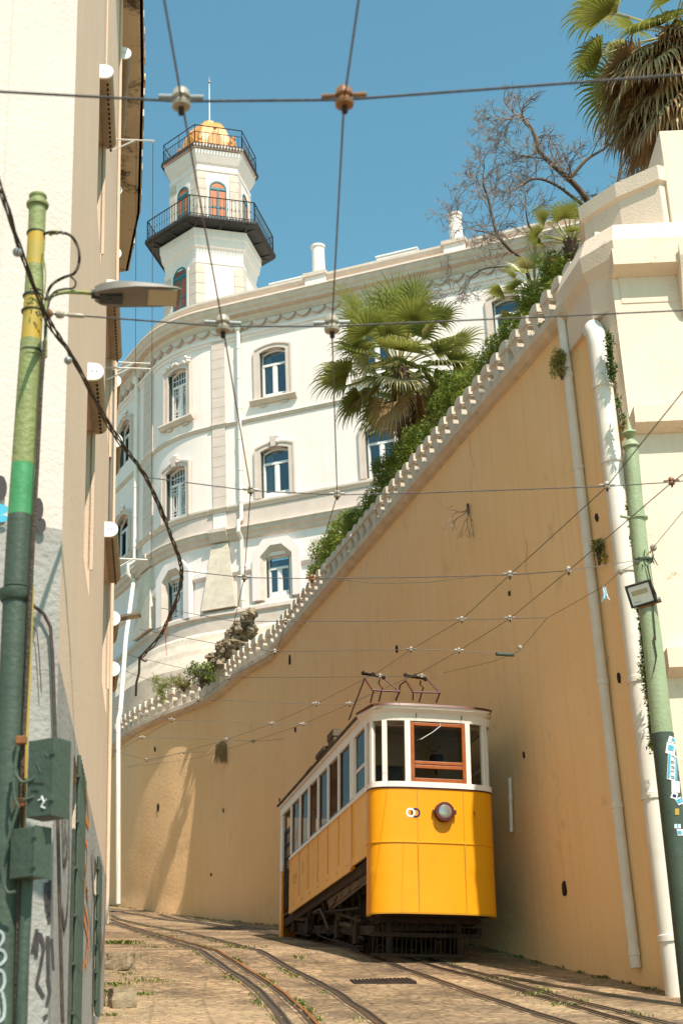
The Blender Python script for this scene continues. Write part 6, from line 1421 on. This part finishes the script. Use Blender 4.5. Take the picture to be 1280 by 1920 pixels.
while s_ < 40.5:
    k = i % 3; q = wallpt(s_) - WN * random.uniform(.68, .85)
    if len(pobj) <= k: o = protos[k].build('conifer_shrub'); pobj.append(o)
    else: o = pobj[k].copy(); COL.objects.link(o)
    o.location = (q.x, q.y, ZT - .35); hh = random.uniform(.88, 1.15) * (.72 if s_ < 30 else .80); o.scale = (random.uniform(.95, 1.2), random.uniform(.95, 1.2), hh); o.rotation_euler = (0, 0, random.uniform(0, 6.28))
    tag(o, 'bushy green conifer ' + CYL[min(i, len(CYL) - 1)], 'shrub', 'conifer hedge behind the balustrade'); s_ += random.uniform(.80, .95); i += 1
NC = i
def bush(name, c, r, label, mats, n, size, cat='shrub', seed=1, squash=(1, 1, 1), stems=True, aspect=.35, up=0.0, group=None):
    rnd = random.Random(seed); c = V(c); mb = MB(); pts = []
    lobes = [(V((rnd.uniform(-1, 1), rnd.uniform(-1, 1), rnd.uniform(-.8, 1))) * r * .6, rnd.uniform(.3, .55) * r) for _ in range(9)]
    for _ in range(n):
        l, q = lobes[rnd.randrange(9)]; u_ = V((rnd.gauss(0, 1), rnd.gauss(0, 1), rnd.gauss(0, 1))).normalized() * q * rnd.uniform(.5, 1.05); p = l + u_; pts.append((c + V((p.x * squash[0], p.y * squash[1], p.z * squash[2])), 1))
    leaf_cloud(mb, pts, size, mats, rnd, aspect, up); root = empty(name, tuple(c - V((0, 0, r * squash[2]))), label, cat, group); mb.build('foliage', root)
    if stems:
        mb = MB()
        for l, q in lobes: mb.tube([c - V((0, 0, r * squash[2] * 1.05)), c + V((l.x * squash[0] * .5, l.y * squash[1] * .5, l.z * .5 * squash[2])), c + V((l.x * squash[0], l.y * squash[1], l.z * squash[2]))], [.02, .014, .006], M_BARK, 5)
        mb.build('stems', root)
    return root
bush('leafy_shrub', wallpt(41.3) - WN * .8 + V((0, 0, ZT + .55)), .62, 'bright green pointed-leaf shrub left of the conifers, below the angular palace window', [M_LEAF, M_IVY, M_CYPB], 900, .16, seed=3, aspect=.16)
bush('russet_shrub', wallpt(40.7) - WN * .55 + V((0, 0, ZT + .75)), .35, 'rusty brown shrub between the conifers and the leafy shrub', [M_CYPR, M_DRY, M_CYPB], 420, .10, seed=4)
bush('leafy_shrub', wallpt(42.9) - WN * .9 + V((0, 0, ZT + .25)), .55, 'loose green and reddish shrub beside the rock garden', [M_CYPB, M_IVY, M_CYPR], 600, .12, seed=5, aspect=.2)
# rock garden
rnd = random.Random(11); mb = MB()
for i in range(130):
    t = rnd.random(); c = PD(402 + 66 * t + rnd.uniform(-9, 9), 1238 - 76 * t + rnd.uniform(-14, 26), 50.5 + rnd.uniform(-.7, .7)); r = rnd.uniform(.07, .20)
    n1, n2 = 9, 7; vs = []
    sd = rnd.uniform(0, 99)
    for a in range(n2 + 1):
        for b in range(n1):
            th_ = pi * a / n2; ph = 2 * pi * b / n1; d = V((sin(th_) * cos(ph), sin(th_) * sin(ph), cos(th_))); k = r * (1 + .75 * noise3(d * 1.6 + V((sd, 0, 0)), 1) + .35 * noise3(d * 4 + V((sd, 3, 0)), 1)); vs.append(c + d * k)
    mb.add(vs, [(a * n1 + b, a * n1 + (b + 1) % n1, (a + 1) * n1 + (b + 1) % n1, (a + 1) * n1 + b) for a in range(n2) for b in range(n1)], M_TUFA)
tag(mb.build('rock_garden'), 'jagged pile of brown tufa rock behind the balustrade at the foot of the palace', 'rockery')
# plants of the planter corner
bush('round_shrub', PZ(378, 1262, ZT + .45), .55, 'round dark shrub behind the far balustrade, left of the rocks', [M_IVY, M_IVY, M_CYPB], 800, .09, seed=6)
bush('round_shrub', PZ(408, 1268, ZT + .35) + WN * .3, .30, 'small leafy shrub poking through the balusters right of the round dark one', [M_CYPB, M_IVY, M_GRASS], 420, .09, seed=8)
bush('planter_weeds', PZ(345, 1280, ZT + .22), .55, 'grassy weeds along the planter edge', [M_GRASS, M_DRY, M_CYPB], 900, .13, seed=7, squash=(1.4, .8, .55), aspect=.10, up=.8, cat='plant')
bush('trailing_plant', PZ(306, 1298, ZT - .05) + V((.0, -.3, .1)), .46, 'bright green plant trailing over the far corner of the wall coping', [M_CYPB, M_GRASS, M_LEAF2], 1000, .10, seed=9, squash=(.8, .6, 1.35), aspect=.14, up=-.6, cat='plant', stems=False)
# tufts on the wall
bush('wall_tuft', WP(1050, 685, .22), .21, 'round yellow-green tuft growing on the thin drain pipe', [M_CYPB, M_CYP, M_LEAF2, M_DRY], 1300, .045, seed=21, squash=(1, 1, 1.25), cat='plant')
bush('wall_tuft', WP(1120, 1035, .12), .12, 'small green tuft between the two drain pipes', [M_IVY, M_CYPB], 520, .045, seed=22, squash=(1, .8, 1.9), cat='plant')
for (x0, y0, x1, y1, n, w, lab, sd) in [(1140, 625, 1146, 712, 800, .085, 'ivy clump beside the top of the thick drain pipe', 31), (1157, 745, 1168, 800, 160, .03, 'thin ivy strand below the upper clump', 32), (1180, 945, 1196, 1060, 900, .07, 'ivy between the thick pipe and the pole, above the floodlight', 33), (1200, 1135, 1226, 1405, 3200, .11, 'long ivy trail between the thick pipe and the pole, below the floodlight', 34)]:
    rnd = random.Random(sd); mb = MB(); pts = []
    o_ = .36 if x0 > 1170 else .22; a = WP(x0, y0, o_); b = WP(x1, y1, o_)
    for _ in range(n): t = rnd.random(); w_ = w * (.55 + .45 * sin(t * 11 + sd)); pts.append((a.lerp(b, t) + V((rnd.gauss(0, .45) * w_, rnd.gauss(0, .45) * w_, rnd.gauss(0, .05))), 1))
    leaf_cloud(mb, pts, .05, [M_IVY, M_IVY, M_CYP], rnd, .4); mb.tube([a, a.lerp(b, .5) + V((.02, 0, 0)), b], .012, M_BARK, 5); tag(mb.build('ivy'), lab, 'plant')
# dry twig plant hanging on the wall
rnd = random.Random(8); mb = MB(); c = WP(877, 955, .05)
def twigs(p, d, L_, r, depth):
    if depth < 0 or L_ < .03: return
    q = p + d * L_; mid = p.lerp(q, .5) + V((rnd.uniform(-1, 1), rnd.uniform(-1, 1), rnd.uniform(-1, 1))) * L_ * .12; mb.tube([p, mid, q], [r, r * .85, r * .7], M_TWIG, 5, cap=False)
    for _ in range(2 if depth > 1 else 3):
        dd = (d + V((rnd.uniform(-.6, .6), rnd.uniform(-.6, .6), rnd.uniform(-.7, .35)))).normalized(); twigs(q, dd, L_ * rnd.uniform(.6, .85), r * .65, depth - 1)
for d in (V((-.9, .0, -.25)), V((-.2, -.1, -1)), V((.1, 0, -1)), V((-.7, .1, -.6))): twigs(c, (d + WD * -.2).normalized(), .24, .012, 4)
mb.tube([c + V((0, 0, .12)), c, c - V((0, 0, .1))], .03, M_BARK, 6); tag(mb.build('dry_wall_plant'), 'leafless dry plant hanging from the middle of the ochre wall', 'plant')
mb = MB(); c = None
for i in range(20, len(wdense) - 1):
    a, b = wdense[i], wdense[i + 1]; t = (b - a).normalized(); n_ = V((-t.y, t.x, 0)); n_ = n_ if n_.dot(WN) > 0 else -n_; q = PP(418, 1390, a + n_ * .06, n_)
    if 0 <= (q - a).dot(t) <= (b - a).length: c = q; break
if c is None: c = WP(418, 1390, .06)
for _ in range(260): x = rnd.gauss(0, .16); mb.tube([c + V((rnd.uniform(-.05, .05), 0, 0)), c + V((x * .6, -.12 - rnd.random() * .1, -.18)), c + V((x * 1.3, -.12 - rnd.random() * .12, -.35 - .45 * rnd.random()))], .006, M_DRY, 4, cap=False)
tag(mb.build('dry_grass_tuft'), 'straw coloured tuft of dry grass hanging from the shaded left part of the wall', 'plant')
# ------------------------------------------------------------------ bare trees
def bare_tree(label, limbs, depth, seed, base):
    rnd = random.Random(seed); root = empty('bare_tree', tuple(base), label, 'tree', 'bare trees behind the wall'); mb = MB(); mt = MB(); cnt = [0]
    def grow(p, d, L_, r, lev):
        if cnt[0] > 9000: return
        cnt[0] += 1; k = 3; P = [p]; cur = d.copy()
        for j in range(k): cur = (cur + V((rnd.gauss(0, .28), rnd.gauss(0, .28), rnd.gauss(0, .24) + .04))).normalized(); P.append(P[-1] + cur * L_ / k)
        (mb if lev < 3 else mt).tube(P, [r * (1 - .35 * j / k) for j in range(k + 1)], M_BARK if lev < 2 else M_TWIG, 5 if lev < 3 else 3, cap=False)
        if lev >= 6: return
        for j in range(1, k + 1):
            nb = (2 if lev < 5 else 3) if j == k else (1 if rnd.random() < .85 else 0)
            for _ in range(nb):
                a = rnd.uniform(.35, 1.0); ax_ = V((rnd.gauss(0, 1), rnd.gauss(0, 1), rnd.gauss(0, 1))).normalized(); dd = (cur + ax_ * a).normalized(); grow(P[j], dd, L_ * rnd.uniform(.55, .8), max(.005, r * .58), lev + 1)
    for pts, r in limbs:
        P = catmull([PD(x, y, depth + dd) for x, y, dd in pts], 4); n = len(P); mb.tube(P, [r * (1 - .6 * i / n) for i in range(n)], M_BARK, 8)
        for i in range(n // 4, n, 2):
            d = ((P[min(n - 1, i + 1)] - P[i - 1]).normalized() + V((rnd.gauss(0, .6), rnd.gauss(0, .6), rnd.gauss(0, .5)))).normalized(); grow(P[i], d, .48, r * .32, 3)
        grow(P[-1], (P[-1] - P[-2]).normalized(), .6, r * .4, 2)
    mb.build('trunk_and_limbs', root); mt.build('twigs', root); return root
b1_ = PD(1130, 470, 34); b1_.z = ZT - .3
bare_tree('bare spreading tree against the sky above the bastion corner', [([(1135, 500, 0), (1112, 400, 0), (1082, 352, 0), (1045, 318, 0), (1012, 285, .2), (1000, 250, .4), (985, 225, .5)], .085), ([(1066, 338, 0), (1098, 300, .3), (1130, 280, .6), (1150, 262, .8)], .045), ([(1112, 400, 0), (1076, 372, -.3), (1040, 346, -.4), (1005, 335, -.5), (980, 345, -.6)], .045), ([(1130, 480, 0), (1160, 330, .5), (1165, 290, .6)], .05), ([(1030, 300, 0), (1010, 296, .1), (975, 292, .2)], .025), ([(1140, 480, 0), (1200, 330, 1.0), (1215, 290, 1.2)], .04)], 34, 3, b1_)
b2_ = PD(1000, 620, 37); b2_.z = ZT - .3
bare_tree('bare thin tree in front of the palace roof, left of the young palms', [([(1010, 620, 0), (985, 500, 0), (955, 468, 0), (932, 440, 0), (922, 405, .2), (915, 375, .3), (905, 345, .3)], .055), ([(955, 468, 0), (925, 440, -.2), (890, 432, -.3)], .03), ([(1010, 600, 0), (1000, 500, .3), (1003, 450, .5), (990, 420, .5), (985, 395, .5)], .04), ([(985, 500, 0), (940, 500, -.4), (905, 505, -.5), (880, 520, -.5)], .028)], 37, 5, b2_)
# ------------------------------------------------------------------ street details
def rock(c, sx, sy, sz, seed, label, rz=0):
    rnd = random.Random(seed); bm = bmesh_box = None; mb = MB(); n = 5; V_ = {}
    pts = []; idx = {}
    def key(i, j, k): return (i, j, k)
    fs = []
    def vert(i, j, k):
        if (i, j, k) in idx: return idx[(i, j, k)]
        x, y, z = (-1 + 2 * i / n), (-1 + 2 * j / n), (-1 + 2 * k / n); q = V((x, y, z)); l = max(abs(x), abs(y), abs(z)); rd = q.normalized() * 1.12; q = q.lerp(rd, .22)
        q = q * (1 + .16 * noise3(q * 1.1 + V((seed, 0, 0)), 1) + .07 * noise3(q * 3.5 + V((seed, 4, 0)), 1)); ca, sa = cos(rz), sin(rz)
        pts.append(V((c[0] + (q.x * ca * sx - q.y * sa * sy), c[1] + (q.x * sa * sx + q.y * ca * sy), c[2] + q.z * sz))); idx[(i, j, k)] = len(pts) - 1; return idx[(i, j, k)]
    for a in range(n):
        for b in range(n):
            for s0 in (0, n):
                fs.append([vert(s0, a, b), vert(s0, a + 1, b), vert(s0, a + 1, b + 1), vert(s0, a, b + 1)]); fs.append([vert(a, s0, b), vert(a + 1, s0, b), vert(a + 1, s0, b + 1), vert(a, s0, b + 1)]); fs.append([vert(a, b, s0), vert(a + 1, b, s0), vert(a + 1, b + 1, s0), vert(a, b + 1, s0)])
    mb.add(pts, fs, M_STONE); o = mb.build('kerb_stone'); tag(o, label, 'stone', 'loose kerb stones by the left house'); return o
for (x, y, sx, sy, sz, sd, rz, lab) in [(229, 1888, .17, .15, .13, 1, .4, 'square loose kerb stone nearest the camera, beside the left house'), (208, 1886, .08, .10, .09, 2, .2, 'broken stone piece leaning on the nearest kerb stone'), (226, 1818, .2, .17, .14, 3, -.3, 'loose kerb stone in front of the low kerb run'), (209, 1812, .12, .16, .12, 4, .2, 'stone block between the house corner and the second kerb stone')]:
    p = ground(x, y); rock((p.x, p.y, gz(p.x, p.y) + sz * .8), sx, sy, sz, sd, lab, rz)
mb = MB(); a = ground(205, 1812); b = ground(262, 1798); mb.prism([V((a.x, a.y, gz(a.x, a.y) - .1)), V((b.x, b.y, gz(b.x, b.y) - .1)), V((b.x, b.y + .35, gz(b.x, b.y) - .1)), V((a.x, a.y + .35, gz(a.x, a.y) - .1))], (0, 0, .22), M_STONE)
tag(mb.build('kerb_run', bevel=.03), 'low worn kerb run crossing behind the loose stones', 'kerb')
M_SLAB = mat('worn_slab', (.24, .17, .11), .85, (.16, .11, .07), 4, .5, .5, 20)
# iron grates
for (x0, y0, x1, y1, lab) in [(660, 1842, 775, 1850, 'rusty iron drain grate in the street, between the two tracks')]:
    a = ground(x0, y0); b = ground(x1, y0); c = ground(x1, y1 + 6); w = .55; mb = MB(); k = 13; z = max(gz(a.x, a.y), gz(b.x, b.y)) + .012
    ex = V((b.x - a.x, b.y - a.y, 0)); L_ = ex.length; ex.normalize(); ey = V((-ex.y, ex.x, 0)); sl = (gz(*(V((a.x, a.y, 0)) + ey)[:2]) - gz(a.x, a.y))
    fr = lambda u_, v_, h: V((a.x, a.y, z + h)) + ex * u_ + ey * v_ + V((0, 0, .17 * (ey.dot(WD) * v_)))
    flat = 'flat' in lab; mb.box(fr, 0, L_, -.25, .3, -.04, .004, M_RUST if not flat else M_SLAB)
    for i in range(int(L_ / .06)): mb.box(fr, i * .06 + .01, i * .06 + .04, -.22, .27, .004, .016, M_RUST) if not flat else None
    tag(mb.build('drain_cover'), lab, 'drain cover')
# weeds in the street (one uncountable mass)
rnd = random.Random(77); mb = MB()
def tuft(x, y, n, h, sp):
    for _ in range(n):
        px, py = x + rnd.gauss(0, sp), y + rnd.gauss(0, sp); z = gz(px, py); a = rnd.uniform(0, 6.28); l = h * rnd.uniform(.4, 1.2); w = l * .22; d = V((cos(a), sin(a), 0)); e = V((-sin(a), cos(a), 0))
        mb.add([V((px, py, z - .01)) - e * w * .4, V((px, py, z - .01)) + e * w * .4, V((px, py, z + l * .6)) + d * l * .4 + e * w, V((px, py, z + l * .7)) + d * l * .9], [(0, 1, 2, 3)], M_GRASS if rnd.random() < .75 else M_DRY)
for (x, y, n, h, sp) in [(208, 1862, 220, .07, .13), (214, 1848, 160, .05, .12), (265, 1865, 110, .05, .10), (262, 1840, 90, .05, .14), (300, 1842, 70, .04, .12), (238, 1770, 200, .09, .22), (215, 1770, 120, .09, .12), (290, 1777, 70, .05, .15), (448, 1777, 120, .06, .16), (563, 1797, 40, .06, .06), (240, 1828, 80, .04, .1), (212, 1905, 60, .05, .06), (310, 1757, 100, .05, .2), (500, 1850, 80, .04, .1), (1000, 1866, 90, .05, .14), (930, 1838, 60, .05, .12), (1060, 1885, 80, .05, .14), (560, 1883, 50, .04, .08)]:
    p = ground(x, y); tuft(p.x, p.y, n, h, sp)
for C, off, n in ((railpath(RR2), .16, 520), (railpath(RLS), .10, 420), (railpath(RL2), -.12, 420), (railpath(RL1), -.1, 260)):
    for _ in range(n):
        i = rnd.randrange(8, len(C) - 1); p = C[i].lerp(C[i + 1], rnd.random())
        if noise3((p.x * .9, p.y * .9, off * 30), 1) > .02: tuft(p.x + off + rnd.gauss(0, .03), p.y, 5, .04, .03)
for _ in range(260):
    s2 = rnd.uniform(20, 60); q = None
    for a, b in zip(wdense, wdense[1:]):
        if a.dot(WD) <= s2 <= b.dot(WD): q = a.lerp(b, .5); break
    if q: tuft(q.x + WN.x * rnd.uniform(.03, .2), q.y + WN.y * rnd.uniform(.03, .2), 4, .06, .04)
tag(mb.build('street_weeds'), kind='stuff')
# pebbles and crumbs of mortar
mb = MB()
for _ in range(1500):
    if rnd.random() < .4: p = ground(rnd.uniform(200, 330), rnd.uniform(1780, 1915))
    else:
        s2 = rnd.uniform(13, 40); t2 = rnd.uniform(-3.5, 4.5); p = WD * s2 + PERP * t2 + V((1.0, 0, 0)) * 1
    r = rnd.uniform(.006, .022); z = gz(p.x, p.y); a = rnd.uniform(0, 6)
    vs = [V((p.x + r * cos(a + k * 1.57) * rnd.uniform(.6, 1.3), p.y + r * sin(a + k * 1.57) * rnd.uniform(.6, 1.3), z - .003)) for k in range(4)] + [V((p.x, p.y, z + r * .9))]
    mb.add(vs, [(0, 1, 4), (1, 2, 4), (2, 3, 4), (3, 0, 4)], M_STONE)
tag(mb.build('street_pebbles'), kind='stuff')
# small stones on the slope under the thick pipe
